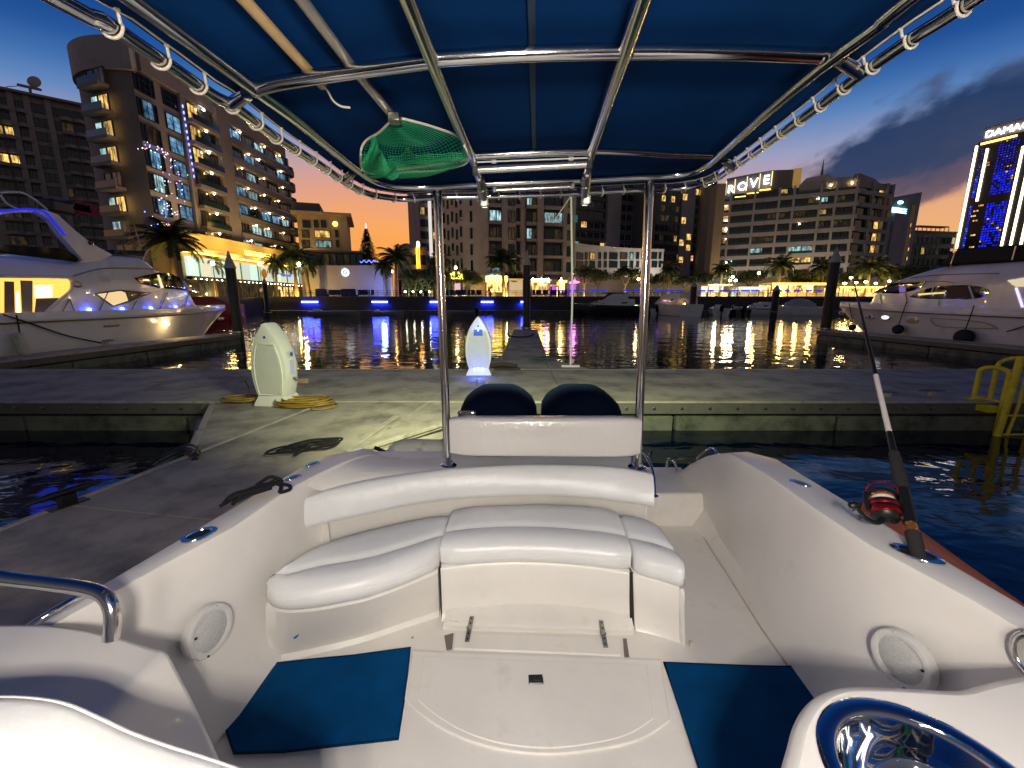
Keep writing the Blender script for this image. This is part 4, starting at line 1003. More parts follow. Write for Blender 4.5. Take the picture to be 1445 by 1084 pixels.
# =================================================================== floating docks
DZ = 0.5
def deck_sheet(mb, pts, z0, z1): mb.prism([Vector((p[0], p[1], z0)) for p in pts], (0, 0, z1 - z0))
def dock_parts(root, A, B, wdt, seg, side=1, bolts=False):
    """a straight run of floating dock from A to B (near edge), wdt to the left of A->B; a deck, trims, waler and pontoons"""
    A = Vector((A[0], A[1], 0)); B = Vector((B[0], B[1], 0)); u = (B - A).normalized(); n = Vector((-u.y, u.x, 0)); Ld = (B - A).length
    def q(a, b_): return A + u * a + n * b_
    mb = MB(); k = max(1, int(Ld / seg)); 
    for i in range(k):
        a0, a1 = Ld * i / k + .006, Ld * (i + 1) / k - .006
        mb.prism([Vector((p.x, p.y, DZ - .10)) for p in (q(a0, .07), q(a1, .07), q(a1, wdt - .07), q(a0, wdt - .07))], (0, 0, .10))
    mb.build('deck', M['concrete'], root, smooth=None, bevel=.006)
    mb = MB()
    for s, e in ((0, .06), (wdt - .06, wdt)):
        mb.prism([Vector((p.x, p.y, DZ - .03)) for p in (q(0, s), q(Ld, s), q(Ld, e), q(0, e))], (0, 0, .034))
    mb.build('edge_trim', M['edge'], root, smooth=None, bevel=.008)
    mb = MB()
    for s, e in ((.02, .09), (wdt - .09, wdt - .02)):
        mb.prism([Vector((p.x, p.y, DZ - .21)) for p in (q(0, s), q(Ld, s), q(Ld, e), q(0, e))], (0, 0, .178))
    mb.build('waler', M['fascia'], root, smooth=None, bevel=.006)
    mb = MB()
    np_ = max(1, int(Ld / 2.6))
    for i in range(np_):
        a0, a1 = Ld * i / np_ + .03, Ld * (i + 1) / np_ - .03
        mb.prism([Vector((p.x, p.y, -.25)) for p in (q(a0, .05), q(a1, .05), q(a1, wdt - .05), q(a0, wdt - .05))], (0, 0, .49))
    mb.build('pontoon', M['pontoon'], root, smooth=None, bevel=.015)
    if bolts:
        mb = MB()
        for i in range(int(Ld / .45)):
            c = q(.2 + i * .45, .018); c.z = DZ - .115; mb.lathe([(.026, 0), (.026, .012), (.014, .016), (.012, .03)], c, 10, -n)
        mb.build('bolt', M['dsteel'], root)['kind'] = 'stuff'
Y0, Y1 = PZ(1000, 567, DZ).y, PZ(1000, 521, DZ).y
main = thing('floating_dock', 'long concrete floating dock running across behind the motor boat', 'dock', (0, Y0, 0))
dock_parts(main, (-24, Y0), (32, Y0), Y1 - Y0, 6.0, bolts=True)
# the finger alongside our boat, with its two triangular knees
fL0, fL1 = PZ(270, 640, DZ), PZ(0, 745, DZ); kR = PZ(490, 637, DZ); u = (fL1 - fL0).normalized(); n = Vector((-u.y, u.x, 0))
finger = thing('finger_dock', 'concrete finger dock with triangular knees close on the left of the motor boat', 'dock', (fL0.x, fL0.y, 0))
wd = 1.72
e_far = fL0 - u * ((Y0 - fL0.y) / -u.y if u.y else 0)
Af = fL0 - u * 2.3; Bf = fL0 + u * 9
# run from near end back to the main dock (near edge = left side when walking away from the camera)
dock_parts(finger, (Bf.x, Bf.y), (fL0.x - u.x * 2.28, Y0 - .02), wd * -1 if False else wd, 4.3) if False else None
def finger_run(root, P0, P1, w_, seg):                        # P0 far left corner, P1 near left corner; deck lies to the right
    dock_parts(root, (P1[0] + w_ * 1.0, P1[1] + .0), (P0[0] + w_ * 1.0, P0[1]), w_, seg)
far_c = fL0 - u * ((Y0 - fL0.y) / abs(u.y)) if abs(u.y) > .1 else fL0
finger_run(finger, (far_c.x, Y0 - .01), (Bf.x, Bf.y), wd, 3.1)
finger.location.z -= .006
for pts, nm in (([Vector((far_c.x - .3, Y0 - .40, DZ)), Vector((far_c.x + wd + .05, Y0 - .40, DZ)), Vector((far_c.x + wd + .05, Y0 - .002, DZ)), Vector((far_c.x - .3, Y0 - .002, DZ)), Vector((far_c.x - .31, Y0 - .2, DZ))], 'filler_slab'), ([PZ(300, 569, DZ), fL0 + Vector((-.02, 0, 0)), Vector((far_c.x, Y0 - .02, DZ))], 'knee'), ([PZ(489, 638, DZ) + Vector((.0, 0, 0)), PZ(622, 597, DZ), Vector((PZ(700, 569, DZ).x, Y0 - .02, DZ)), Vector((far_c.x + wd, Y0 - .02, DZ))], 'knee')):
    mb = MB(); mb.prism([Vector((p.x, p.y, DZ - .09)) for p in pts], (0, 0, .085)); kn_ = mb.build(nm, M['concrete'], finger, smooth=None, bevel=.006)
    if len(pts) == 5: kn_.location.z -= .004; continue
    mb = MB(); a, b_ = pts[0], pts[1]
    if len(pts) == 4: mb.bar(Vector((a.x, a.y, DZ - .02)), Vector((pts[1].x, pts[1].y, DZ - .02)), .06, .05); mb.bar(Vector((pts[1].x, pts[1].y, DZ - .02)), Vector((pts[2].x, pts[2].y, DZ - .02)), .06, .05); mb.bar(Vector((a.x, a.y, DZ - .16)), Vector((pts[2].x, pts[2].y, DZ - .16)), .03, .2); mb.bar(Vector((a.x - .03, a.y + .04, DZ + .003)), Vector((PZ(560, 587, DZ).x, PZ(560, 587, DZ).y, DZ + .003)), .085, .014)
    else: mb.bar(Vector((a.x, a.y, DZ - .012)), Vector((b_.x, b_.y, DZ - .012)), .07, .04); mb.bar(Vector((a.x + .03, a.y, DZ - .16)), Vector((b_.x + .03, b_.y, DZ - .16)), .04, .22); mb.bar(Vector((a.x - .02, a.y, .12)), Vector((b_.x + .1, b_.y, .12)), .4, .3)
    mb.build('knee_trim', M['edge'], kn_, smooth=None, bevel=.006)
# the pier that runs on out from the far side of the main dock
pf = [PZ(700, 519, DZ), PZ(777, 519, DZ), PZ(757, 465, DZ), PZ(714, 465, DZ)]
pier = thing('finger_dock', 'narrow finger dock running out from the long dock to the middle pile', 'dock', (pf[0].x, Y1, 0))
dock_parts(pier, (pf[1].x, Y1 + .02), (pf[2].x + .05, pf[2].y), pf[1].x - pf[0].x, 4.5)
a, b_ = pf[0], pf[1]
mb = MB(); mb.prism([(a.x - .75, Y1 + .01, DZ - .08), (a.x + .02, Y1 + .01, DZ - .08), (a.x + .05, Y1 + 2.3, DZ - .08)], (0, 0, .075)); mb.build('knee', M['concrete'], pier, smooth=None, bevel=.006)
mb = MB(); mb.prism([(b_.x - .02, Y1 + .01, DZ - .08), (b_.x + .95, Y1 + .01, DZ - .08), (b_.x - .03, Y1 + 2.3, DZ - .08)], (0, 0, .075))
mb.build('knee', M['concrete'], pier, smooth=None, bevel=.006)
mb = MB(); c = PZ(735, 474, DZ + .02); mb.tube(spline([c + Vector((-.62, .9, .03)), c + Vector((-.5, -.1, .0)), c + Vector((-.1, -.7, 0)), c + Vector((.4, -.2, 0)), c + Vector((.62, .8, .03))], 6), .035, 8); mb.build('chafe_line', M['rubber'], pier)
def cleat(root_name, label, p, ang, m_='dsteel', s=1.0, group='dock cleats'):
    t = thing(root_name, label, 'cleat', p, group); ux = Vector((math.cos(ang), math.sin(ang), 0))
    mb = MB(); mb.bar(p + Vector((0, 0, .0)) - ux * .12 * s, p + ux * .12 * s, .10 * s, .012); mb.obox(p + Vector((0, 0, .045 * s)), ux * .05 * s, Vector((-ux.y, ux.x, 0)) * .04 * s, (0, 0, .045 * s)); mb.build('pedestal', M['black'] if m_ == 'black' else M['edge'], t, bevel=.008)
    mb = MB(); mb.tube([p + Vector((0, 0, .10 * s)) - ux * .23 * s, p + Vector((0, 0, .108 * s)) - ux * .1 * s, p + Vector((0, 0, .108 * s)) + ux * .1 * s, p + Vector((0, 0, .10 * s)) + ux * .23 * s], [.012 * s, .028 * s, .028 * s, .012 * s], 10); mb.build('horn', M[m_], t)
cleat('dock_cleat', 'dock cleat on the right of the long dock, nearer the yellow ladder', PZ(1314, 559, DZ), 0)
cleat('dock_cleat', 'dock cleat on the long dock just right of the fishing rod', PZ(1252, 560, DZ), 0, s=.8)
cleat('dock_cleat', 'black dock cleat at the left edge of the near finger dock', PZ(96, 712, DZ), 1.2, 'black')
mb = MB(); c = fL0 + Vector((-.10, .02, 0))
for k in range(5):
    p = c + Vector((.03 * k - .05, -.05 * k + .1, -.02 + .03 * (k % 2))); mb.tube(spline([p + Vector((-.22, -.05, -.06)), p + Vector((-.05, .06, .02)), p + Vector((.12, 0, .03)), p + Vector((.2, -.1, .02))], 4), .03, 8)
t = tag(mb.build('dock_bumper', M['black'], None), 'black rubber bumper wrapped round the corner of the near finger dock', 'dock bumper')
# ---- mooring piles
def pile(px, py, Y, r, label, ztop=3.8):
    p = PY(px, py, Y); t = thing('mooring_pile', label, 'mooring pile', (p.x, Y, 0), 'mooring piles')
    mb = MB(); mb.tube([(p.x, Y, -1.5), (p.x, Y, 1), (p.x, Y, ztop)], r, 20); mb.build('shaft', M['pile'], t, smooth=60)
    mb = MB(); mb.lathe([(r * 1.14, 0), (r * 1.14, .06), (r * .95, .16), (.03, .78), (.002, .82)], (p.x, Y, ztop), 20); mb.build('cone_cap', M['pilecap'], t, smooth=30)
    mb = MB(); mb.lathe([(r + .16, -.03), (r + .16, .05), (r + .03, .05), (r + .03, -.03)], (p.x, Y, DZ + .06), 20); mb.build('pile_guide', M['dsteel'], t)
pile(743, 440, 23.9, .20, 'black mooring pile with grey cone cap in the middle of the basin', 4.0)
pile(330, 420, 20.9, .225, 'black mooring pile with grey cone cap beside the left yacht bow', 3.62)
pile(1171, 420, 23.4, .25, 'tall black mooring pile with grey cone cap beside the right yacht bow', 4.1)
pile(1093, 432, 58, .42, 'dark mooring pile between small boats at the far pontoon', 3.4)
pile(977, 432, 58, .42, 'dark mooring pile right of the boxy white cruiser', 3.9)
pile(377, 432, 55, .30, 'slim dark pile at the quay left of the white wall', 4.2)
# ---- docks under the two yachts
def side_pier(a, b_, wdt, label, s):
    A = PZ(*a, DZ); B = PZ(*b_, DZ); d = (B - A).normalized(); B = B + d * 6
    t = thing('finger_dock', label, 'dock', (A.x, A.y, 0))
    if s < 0: dock_parts(t, (B.x, B.y), (A.x, A.y), wdt, 4.0)
    else: dock_parts(t, (A.x, A.y), (B.x, B.y), wdt, 4.0)
    return t
side_pier((340, 471), (0, 511), 1.25, 'timber-edged finger dock alongside the left motor yacht', -1)
side_pier((1152, 466), (1445, 493), 1.25, 'timber-edged finger dock alongside the right motor yacht', 1)
# ---- service pedestals
def pedestal(name, loc, ang, label, lights):
    t = thing(name, label, 'service pedestal', loc, 'dock service pedestals'); t.rotation_euler.z = ang
    Hh = 1.27
    def outline(k, dz=0, top=True):                            # half-width by height: boat shaped
        pr = [(0.0, .215), (.10, .205), (.30, .262), (.55, .288), (.75, .272), (.95, .215), (1.08, .15), (1.18, .085), (1.25, .028), (1.27, .0)]
        return pr
    pr = outline(1)
    zs = [p[0] for p in pr]; ws = [p[1] for p in pr]
    P = spline([Vector((w, 0, z)) for z, w in pr[1:]], 4)
    side = [(p.x, p.z) for p in P]; full = [(x, z) for x, z in side] + [(-x, z) for x, z in side[::-1][1:]]
    def ring(sc, y): return [Vector((x * sc, y, (z - .6) * (1 - (1 - sc) * .5) + .6)) for x, z in full]
    mb = MB(); mb.loft([ring(.90, -.15), ring(.97, -.145), ring(1, -.12), ring(1, .10), ring(.96, .15), ring(.80, .20)], True, True)
    b_ = mb.build('body', M['white'], t, smooth=50, local=True)
    mb = MB(); mb.loft([[Vector((x * s, y * s, z)) for x, y in ((-.27, -.19), (.27, -.19), (.27, .22), (-.27, .22))] for s, z in ((1.02, 0), (1, .03), (.80, .15), (.74, .17))], True, True)
    mb.build('foot', M['white'], t, smooth=None, bevel=.01, local=True)
    fr2 = [(x * .72, lerp(.2, z, .9)) for x, z in full if .18 < z < 1.04]
    mb = MB(); mb.prism([Vector((x * .98, -.158, z)) for x, z in fr2], (0, .02, 0)); fp = mb.build('front_panel', M['wpanel'], t, smooth=None, bevel=.008, local=True)
    mb = MB(); mb.tube([Vector((x * 1.06, -.155, (z - .6) * 1.04 + .6)) for x, z in fr2], .011, 6, True); mb.build('panel_rim', M['white'], fp, local=True, smooth=60)
    mb = MB(); mb.lathe([(.022, 0), (.020, .004), (.001, .005)], (0, -.151, 1.06), 16, (0, -1, 0)); mb.build('maker_badge', M['blue_label'], t, local=True)
    for s in (1, -1):
        mb = MB(); mb.box(s * .272 - .01, s * .272 + .012, -.07, .09, .74, .84); mb.build('socket_cover', M['wpanel'], t, smooth=None, bevel=.006, local=True)
        mb = MB(); mb.lathe([(.03, 0), (.03, .014), (.012, .02)], (s * .284, .02, .79), 14, (s, 0, 0)); mb.build('socket_cap', M['blue_label'], t, local=True)
        mb = MB(); mb.add([(s * .292, -.05, .48), (s * .292, .06, .48), (s * .288, .06, .70), (s * .288, -.05, .70)], [(0, 1, 2, 3)]); mb.box(s * .285 - .006, s * .285 + .006, -.05, .06, .48, .70)
        mb.build('notice_plate', M['pale_label'], t, smooth=None, local=True)
        mb = MB(); mb.tube([(s * .27, .03, .40), (s * .31, .03, .40), (s * .325, .03, .375)], .014, 8); mb.lathe([(.028, 0), (.028, .01)], (s * .30, .03, .42), 10); mb.build('water_tap', M['dsteel'], t, local=True)
    if lights:
        mb = MB()
        for k in (-1, 0, 1): mb.ball((k * .085, -.172, .14), .022, 10, 6)
        lb_ = mb.build('foot_lamp', M['led_bluew'], t, local=True)
        mb = MB(); mb.prism([(-.085, -.166, .99), (-.10, -.166, .86), (.10, -.166, .86), (.085, -.166, .99)], (0, .012, 0)); mb.build('display_hood', M['blue_label'], t, smooth=None, local=True)
        mb = MB(); mb.ball((0, -.172, .975), .02, 8, 5); mb.build('display_lamp', M['led_bluew'], t, local=True)
    return t
pz = PZ(380, 575, DZ)
pedestal('service_pedestal', (pz.x + .02, pz.y + .22, DZ), math.radians(-6), 'large white service pedestal between yellow hose coils on the long dock', False)
pz2 = PZ(675, 531, DZ); p2 = pedestal('service_pedestal', (pz2.x, pz2.y + .25, DZ), 0.02, 'white service pedestal with blue foot lamps behind the engines', True)
for dx in (0,):
    l = bpy.data.lights.new('pedestal_glow', 'POINT'); l.energy = 7; l.color = (.03, .10, 1); l.shadow_soft_size = .05
    o = bpy.data.objects.new('pedestal_glow', l); COL.objects.link(o); o.location = (pz2.x, pz2.y - .30, DZ + .13)
    l = bpy.data.lights.new('pedestal_glow', 'POINT'); l.energy = 1.2; l.color = (.03, .10, 1); l.shadow_soft_size = .03
    o = bpy.data.objects.new('pedestal_glow', l); COL.objects.link(o); o.location = (pz2.x, pz2.y + .02, DZ + 1.03)
def hose(label, c, a, b_, turns, tail, seed):
    t = thing('hose_coil', label, 'hose', c, 'yellow hose coils')
    mb = MB(); mb.tube(spline(coil(c, a, b_, .1, turns, DZ + .02, .22, .012, seed) + tail, 2), .013, 8); mb.build('hose', M['hose'], t, smooth=70)
hose('yellow hose coiled on the dock at the left foot of the large pedestal', PZ(345, 567, DZ), .30, .20, 5, [PZ(352, 560, .56), PZ(352, 548, .62), PZ(346, 538, .75), PZ(349, 536, .86)], 2)
hose('loose yellow hose coil on the dock right of the large pedestal', PZ(430, 573, DZ), .36, .20, 8, [PZ(440, 578, DZ + .02), PZ(470, 575, DZ + .02), PZ(476, 570, DZ + .02), PZ(460, 566, DZ + .02)], 5)
c = PZ(446, 628, DZ + .02)
rope('mooring_line', 'tangled black mooring line lying on the near finger dock', [coil(c, .21, .13, .4, 5, DZ + .012, .5, .006, 9), coil(c + Vector((-.22, -.14, 0)), .17, .09, .5, 2, DZ + .012, .4, .008, 4), [c + Vector((-.28, -.22, 0)), c + Vector((-.2, -.15, .02)), c + Vector((-.1, -.22, 0)), c + Vector((-.08, -.32, 0)), c + Vector((0, -.12, .03)), c + Vector((.2, .12, .02)), c + Vector((.05, .1, .03))]], .0105, 'black mooring lines')
mb = MB(); c = PZ(408, 541, DZ + .01)
for k in range(5): mb.bar(c + Vector((.05, .07 * k, .01 + .004 * k)), c + Vector((.36 - .03 * k, .07 * k + .02, .01 + .004 * k)), .045, .02)
tag(mb.build('wood_offcut', M['bamboo'], None, bevel=.004), 'pale wood offcuts lying on the dock behind the large pedestal', 'wood offcuts')
# thin steel pole and things on the far edge
pb = PZ(805, 518, DZ); mp_ = thing('steel_pole', 'thin white steel pole with arm standing at the long dock edge', 'pole', (pb.x, pb.y, DZ))
tp = PY(806, 270, pb.y); mb = MB(); mb.tube([pb, (pb.x, pb.y, 2.2), (tp.x, pb.y, tp.z)], .024, 12); mb.build('shaft', M['white'], mp_, smooth=60)
mb = MB(); mb.box(pb.x - .22, pb.x + .22, pb.y - .06, pb.y + .08, DZ, DZ + .05); mb.build('base_plate', M['white'], mp_, bevel=.006)
mb = MB(); mb.tube([PY(804, 279, pb.y), PY(780, 315, pb.y - .25)], .012, 8); mb.build('arm', M['white'], mp_)
mb = MB(); mb.obox(PY(812, 309, pb.y + .03), (.05, 0, 0), (0, .012, 0), (0, 0, .08)); mb.build('tag_plate', mat('teal_plate', (.02, .14, .18), .5), mp_, bevel=.004)
c = PZ(712, 521, DZ); mb = MB(); mb.prism([c + Vector((-.25, -.15, .0)), c + Vector((.1, -.25, 0)), c + Vector((.38, -.1, 0)), c + Vector((.22, .12, 0)), c + Vector((-.2, .2, 0))], (0, 0, .05)); mb.tube(spline([c + Vector((-.45, .1, .05)), c + Vector((-.3, -.05, .09)), c + Vector((-.05, .02, .11)), c + Vector((.3, .1, .06))], 4), .05, 8)
tag(mb.build('dock_bumper', mat('brown_rubber', (.06, .04, .03), .8), None, bevel=.01), 'brown rubber bumper lying on the dock right of the blue-lit pedestal', 'dock bumper')
c = PZ(768, 509, DZ); mb = MB(); mb.prism([c + Vector((-.45, -.3, .08)), c + Vector((.1, -.35, .08)), c + Vector((.55, -.12, .08)), c + Vector((0, .1, .08))], (0, 0, .03)); mb.box(c.x - .05, c.x + .05, c.y - .2, c.y, .38, .60)
tag(mb.build('boarding_step', mat('teal_board', (.02, .07, .09), .6), None, bevel=.006), 'flat dark teal board lying at the root of the middle finger dock', 'board')
for (px, py, nm) in ((675, 540, 'x'), (686, 540, 'x')):
    pass
mb = MB(); c = PZ(679, 541, DZ + .03); mb.box(c.x - .10, c.x - .07, c.y, c.y + .03, DZ, DZ + .12); mb.box(c.x + .06, c.x + .16, c.y, c.y + .05, DZ, DZ + .07); tag(mb.build('dock_fitting', M['dsteel'], None, bevel=.004), 'small metal fittings standing on the dock in front of the blue-lit pedestal', 'dock fitting')
# ---- yellow ladder
lp = PZ(1385, 566, DZ); lad = thing('dock_ladder', 'yellow tubular swim ladder on the right end of the long dock', 'ladder', (lp.x, lp.y, DZ))
lx0, lx1 = PZ(1366, 562, DZ), PZ(1392, 566, DZ)
def arch(xa, ya, xb, yb, r, name, zt, zlow):
    A = Vector((xa, ya, DZ)); B = Vector((xb, yb, zlow)); rad = (B.x - A.x) / 2; pts = [A, A + Vector((0, 0, zt - DZ - rad))]
    cx = Vector(((xa + xb) / 2, (ya + yb) / 2, zt - abs(rad)))
    for k in range(1, 8): an = PI - PI * k / 8; pts.append(cx + Vector((math.cos(an) * rad, (yb - ya) / 2 * -math.cos(an) * -1, math.sin(an) * abs(rad))))
    pts += [Vector((xb, yb, zt - abs(rad))), Vector((xb, yb, .3)), B]
    mb = MB(); mb.tube(pts, r, 12); return mb.build(name, M['ylw'], lad, smooth=60)
xA = PZ(1357, 561, DZ).x; yF = Y0 - .16
ra = PY(1412, 512, yF); rb = PY(1440, 497, yF)
arch(xA, Y0 + .12, PY(1412, 580, yF).x, yF, .034, 'handrail_arch', 1.06, -.35)
s2 = PY(1422, 580, yF - .1); s3 = PY(1445, 580, yF - .1)
mb = MB(); mb.tube([(s2.x + .06, yF - .06, 1.26), (s2.x + .02, yF - .06, .6), (s2.x - .07, yF - .06, -.5)], .05, 14); mb.build('stile', M['ylw'], lad, smooth=60)
arch(s2.x + .10, Y0 + .1, s2.x + .42, yF - .06, .03, 'handrail_arch', 1.22, -.4)
mb = MB(); mb.tube([(s2.x + .22, yF - .05, 1.0), (s2.x + .20, yF - .06, .5), (s2.x + .12, yF - .06, -.05)], .024, 10); mb.build('brace', M['ylw'], lad)
for z in (.02, .33): mb = MB(); mb.tube([(s2.x + .06, yF - .06, z), (s2.x + .75, yF - .06, z)], .020, 10); mb.build('rung', M['ylw'], lad)
mb = MB(); mb.box(xA - .09, xA + .09, Y0 + .04, Y0 + .2, DZ + .005, DZ + .02); mb.bar((xA, Y0 + .12, DZ + .06), (PY(1412, 566, yF).x, yF, DZ + .04), .03, .03); mb.box(PY(1395, 575, yF).x, PY(1412, 575, yF).x, yF, Y0 + .06, .36, .46); mb.build('bracket', M['ylw'], lad, bevel=.004)
# ---- fender at the stern of our boat
fc = PY(598, 640, 2.98); fn = thing('fender', 'grubby white cylindrical fender hanging behind the stern corner', 'fender', fc)
mb = MB(); axf = Vector((1, .25, -.10)).normalized(); mb.lathe([(.02, -.27), (.05, -.25), (.085, -.21), (.105, -.15), (.108, 0), (.105, .15), (.085, .21), (.05, .25), (.02, .27)], fc, 20, axf); mb.build('tube', M['fender_w'], fn, smooth=70)
mb = MB(); mb.tube([fc - axf * .26, fc - axf * .33 + Vector((0, -.05, .06))], .014, 8); mb.build('lanyard', M['rubber'], fn)
# ---- orange kayak floating alongside
ka, kb = PZ(1303, 738, .25), PZ(1440, 846, .25); du = (kb - ka).normalized(); dn_ = Vector((du.y, -du.x, 0))
if dn_.x > 0: dn_ = -dn_
Lk = 3.3; k0 = ka - du * .06; ky = thing('kayak', 'orange kayak floating beside the right side of the motor boat', 'kayak', (k0.x, k0.y, 0))
rings = []
for i in range(17):
    t = i / 16; w_ = .38 * (max(.02, math.sin(PI * min(1, max(0, t))) ) ** .55); c = k0 + du * Lk * t + dn_ * .38; zk = .22 + .05 * (2 * t - 1) ** 4
    rings.append([c - dn_ * w_ * .5 + Vector((0, 0, -.22)), c - dn_ * w_ + Vector((0, 0, -.05)), c - dn_ * w_ * .97 + Vector((0, 0, .02 + zk - .22)), c - dn_ * w_ * .6 + Vector((0, 0, .10 + zk - .22)), c + Vector((0, 0, .12 + zk - .22)), c + dn_ * w_ * .6 + Vector((0, 0, .10 + zk - .22)), c + dn_ * w_ * .97 + Vector((0, 0, .02 + zk - .22)), c + dn_ * w_ + Vector((0, 0, -.05)), c + dn_ * w_ * .5 + Vector((0, 0, -.22))])
mb = MB(); mb.loft(rings, True, True); mb.build('hull', M['orange'], ky, smooth=60)
for t in (.30, .62):
    mb = MB(); c = k0 + du * Lk * t + dn_ * .14; mb.lathe([(.035, 0), (.03, .01), (.001, .012)], Vector((c.x, c.y, .305)), 14); mb.build('scupper_cap', M['black'], ky)
mb = MB(); c = k0 + du * Lk * .66 + dn_ * .10; mb.tube(spline([Vector((c.x, c.y, .27)), Vector((c.x + du.x * .1, c.y + du.y * .1, .36)), Vector((c.x + du.x * .3, c.y + du.y * .3, .36)), Vector((c.x + du.x * .42, c.y + du.y * .42, .26))], 4), .012, 8); mb.build('carry_handle', M['cord'], ky)
# =================================================================== the two big motor yachts
def Z4(x, y): return (x / 4.014, 250 + y / 4.014)
def Z8(x, y): return (1085 + x / 4.014, 250 + y / 4.014)
def interp(tab, x):
    tab = sorted(tab)
    if x <= tab[0][0]: return tab[0][1]
    for (a, va), (b_, vb) in zip(tab, tab[1:]):
        if x <= b_: return lerp(va, vb, (x - a) / (b_ - a))
    return tab[-1][1]
def yacht(name, label, sg, Xc, B, Ys, Yb, sheer, top, deckz, Zf):
    """sg: +1 when the side turned to the camera is the +X side. top: silhouette pixels, stern to bow."""
    t = thing(name, label, 'motor yacht', (Xc, (Ys + Yb) / 2, 0))
    def hb(Y, z=1.5):
        s = max(0, Yb - Y); k = 1 - (1 - min(1, s / 10.5)) ** 2.2
        f = .80 + .20 * min(1, max(0, z / 1.5)); return B * k * lerp(1, f, 1 - min(1, s / 14) * .6)
    def hc(Y): s = max(0, Yb - 2.2 - Y); return B * .90 * (1 - (1 - min(1, s / 8.5)) ** 2.0)
    onhull = lambda p: abs(p.x - Xc) <= hb(p.y, p.z)
    onhouse = lambda p: abs(p.x - Xc) <= hc(p.y)
    rings = []; N_ = 26
    for i in range(N_):
        Y = lerp(Ys, Yb, (i / (N_ - 1)) ** .8); zs = interp(sheer, Y); ring = []
        prof = [(0, -.5), (.55, -.35), (.93, -.05), (.96, .35), (.985, .9), (1, zs - .08), (1.012, zs - .06), (1.012, zs + .02), (1.0, zs + .04), (.99, zs + .24), (.95, zs + .25), (.94, zs + .02), (0, zs + .06)]
        for f, z in prof: ring.append(Vector((Xc + sg * hb(Y, z) * f, Y - 2.6 * (1 - min(1, z / 1.6)) * (i / (N_ - 1)) ** 5, z)))
        rings.append(ring + [Vector((2 * Xc - p.x, p.y, p.z)) for p in ring[1:-1][::-1]])
    mb = MB(); mb.loft(rings, True, True); mb.build('hull', M['hull'], t, smooth=40)
    mb = MB(); P = []
    for i in range(30):
        Y = lerp(Ys, Yb - .05, i / 29); P.append(Vector((Xc + sg * (hb(Y, interp(sheer, Y)) * 1.012 + .01), Y, interp(sheer, Y) - .06)))
    for a, b_ in zip(P, P[1:]): mb.bar(a, b_, .03, .06)
    mb.build('rubbing_strake', M['stripe'], t, smooth=None)
    tops = []
    for q in top:
        p = PS(*Zf(*q), onhouse, 5, 60)
        if p.y < Yb - 2.0: tops.append((p.y, p.z))
    tops.append((Yb - 2.25, deckz + .05)); Y0_, Y1_ = Ys + 1.5, Yb - 2.25
    rings = []
    for i in range(44):
        Y = lerp(Y0_, Y1_, i / 43); h = max(.06, hc(Y)); zt = max(interp(tops, Y), deckz + .05); zb = deckz
        d = min(.30, (zt - zb) * .5)
        rings.append([Vector((Xc + sg * h * f, Y, z)) for f, z in ((1, zb), (1.0, lerp(zb, zt, .5)), (.985, zt - d), (.95, zt - d * .5), (.86, zt - d * .12), (.5, zt), (-.5, zt), (-.86, zt - d * .12), (-.95, zt - d * .5), (-.985, zt - d), (-1, lerp(zb, zt, .5)), (-1, zb))])
    mb = MB(); mb.loft(rings, True, True); mb.build('deckhouse', M['hull'], t, smooth=50)
    def panel(px, name, m_, proud=.02, house=True, th=.04, parent=None):
        v = Vector((sg, -.12, 0)).normalized(); dense = []
        for (xa, ya), (xb, yb) in zip(px, list(px[1:]) + [px[0]]):
            k_ = max(1, int(math.hypot(xb - xa, yb - ya) / 45))
            for q in range(k_): dense.append((lerp(xa, xb, q / k_), lerp(ya, yb, q / k_)))
        cx = sum(q[0] for q in dense) / len(dense); cy = sum(q[1] for q in dense) / len(dense)
        rings = [[PS(*Zf(lerp(cx, q[0], s), lerp(cy, q[1], s)), onhouse if house else onhull, 5, 60) + v * pr for q in dense] for s, pr in ((1, proud - th), (1, proud), (.75, proud + .004), (.5, proud + .006), (.25, proud + .006), (.02, proud + .006))]
        mb = MB(); mb.loft(rings, True, True); return mb.build(name, m_, parent or t, smooth=30)
    def line(px, r, name, m_, proud=.03, house=True, parent=None, sp=True):
        P = [PS(*Zf(*q), onhouse if house else onhull, 5, 60) + Vector((sg * proud, -.02, 0)) for q in px]
        mb = MB(); mb.tube(spline(P, 4) if sp and len(P) > 2 else P, r, 8); return mb.build(name, m_, parent or t, smooth=60)
    return t, panel, line, hb, hc, onhull, onhouse, tops
# ---- left yacht
SHL = [(5, 1.52), (12, 1.50), (18, 1.50), (26, 1.62)]
topL = [(-400, 445), (-200, 440), (0, 432), (200, 455), (440, 485), (560, 430), (640, 438), (830, 454), (900, 522), (960, 542), (1050, 600), (1160, 668), (1180, 742)]
yl, pan, lin_, hbL, hcL, oH, oS, tl = yacht('motor_yacht', 'large white motor yacht with lit saloon and blue deck lights moored at the left', 1, -17.0, 2.3, 5.0, 25.2, SHL, topL, 1.55, Z4)
pan([(0, 566), (380, 574), (398, 600), (392, 640), (335, 690), (240, 776), (0, 782)], 'saloon_recess', M['saloon'])
for q, nm, m_ in (([(20, 590), (75, 592), (80, 770), (20, 776)], 'saloon_partition', M['b_tan']), ([(110, 585), (180, 587), (180, 772), (120, 776)], 'saloon_partition', M['b_cream']), ([(190, 612), (290, 612), (292, 680), (195, 684)], 'saloon_lamp', M['saloon_b']), ([(200, 688), (330, 684), (240, 770), (190, 774)], 'saloon_sofa', M['b_brown']), ([(84, 650), (104, 650), (112, 772), (92, 774)], 'saloon_lamp', M['saloon_b'])):
    pan(q, nm, m_, .03, True, .02)
lin_([(0, 562), (385, 570), (402, 598), (396, 644), (338, 694), (240, 780)], .05, 'saloon_frame', M['hull'], .03)
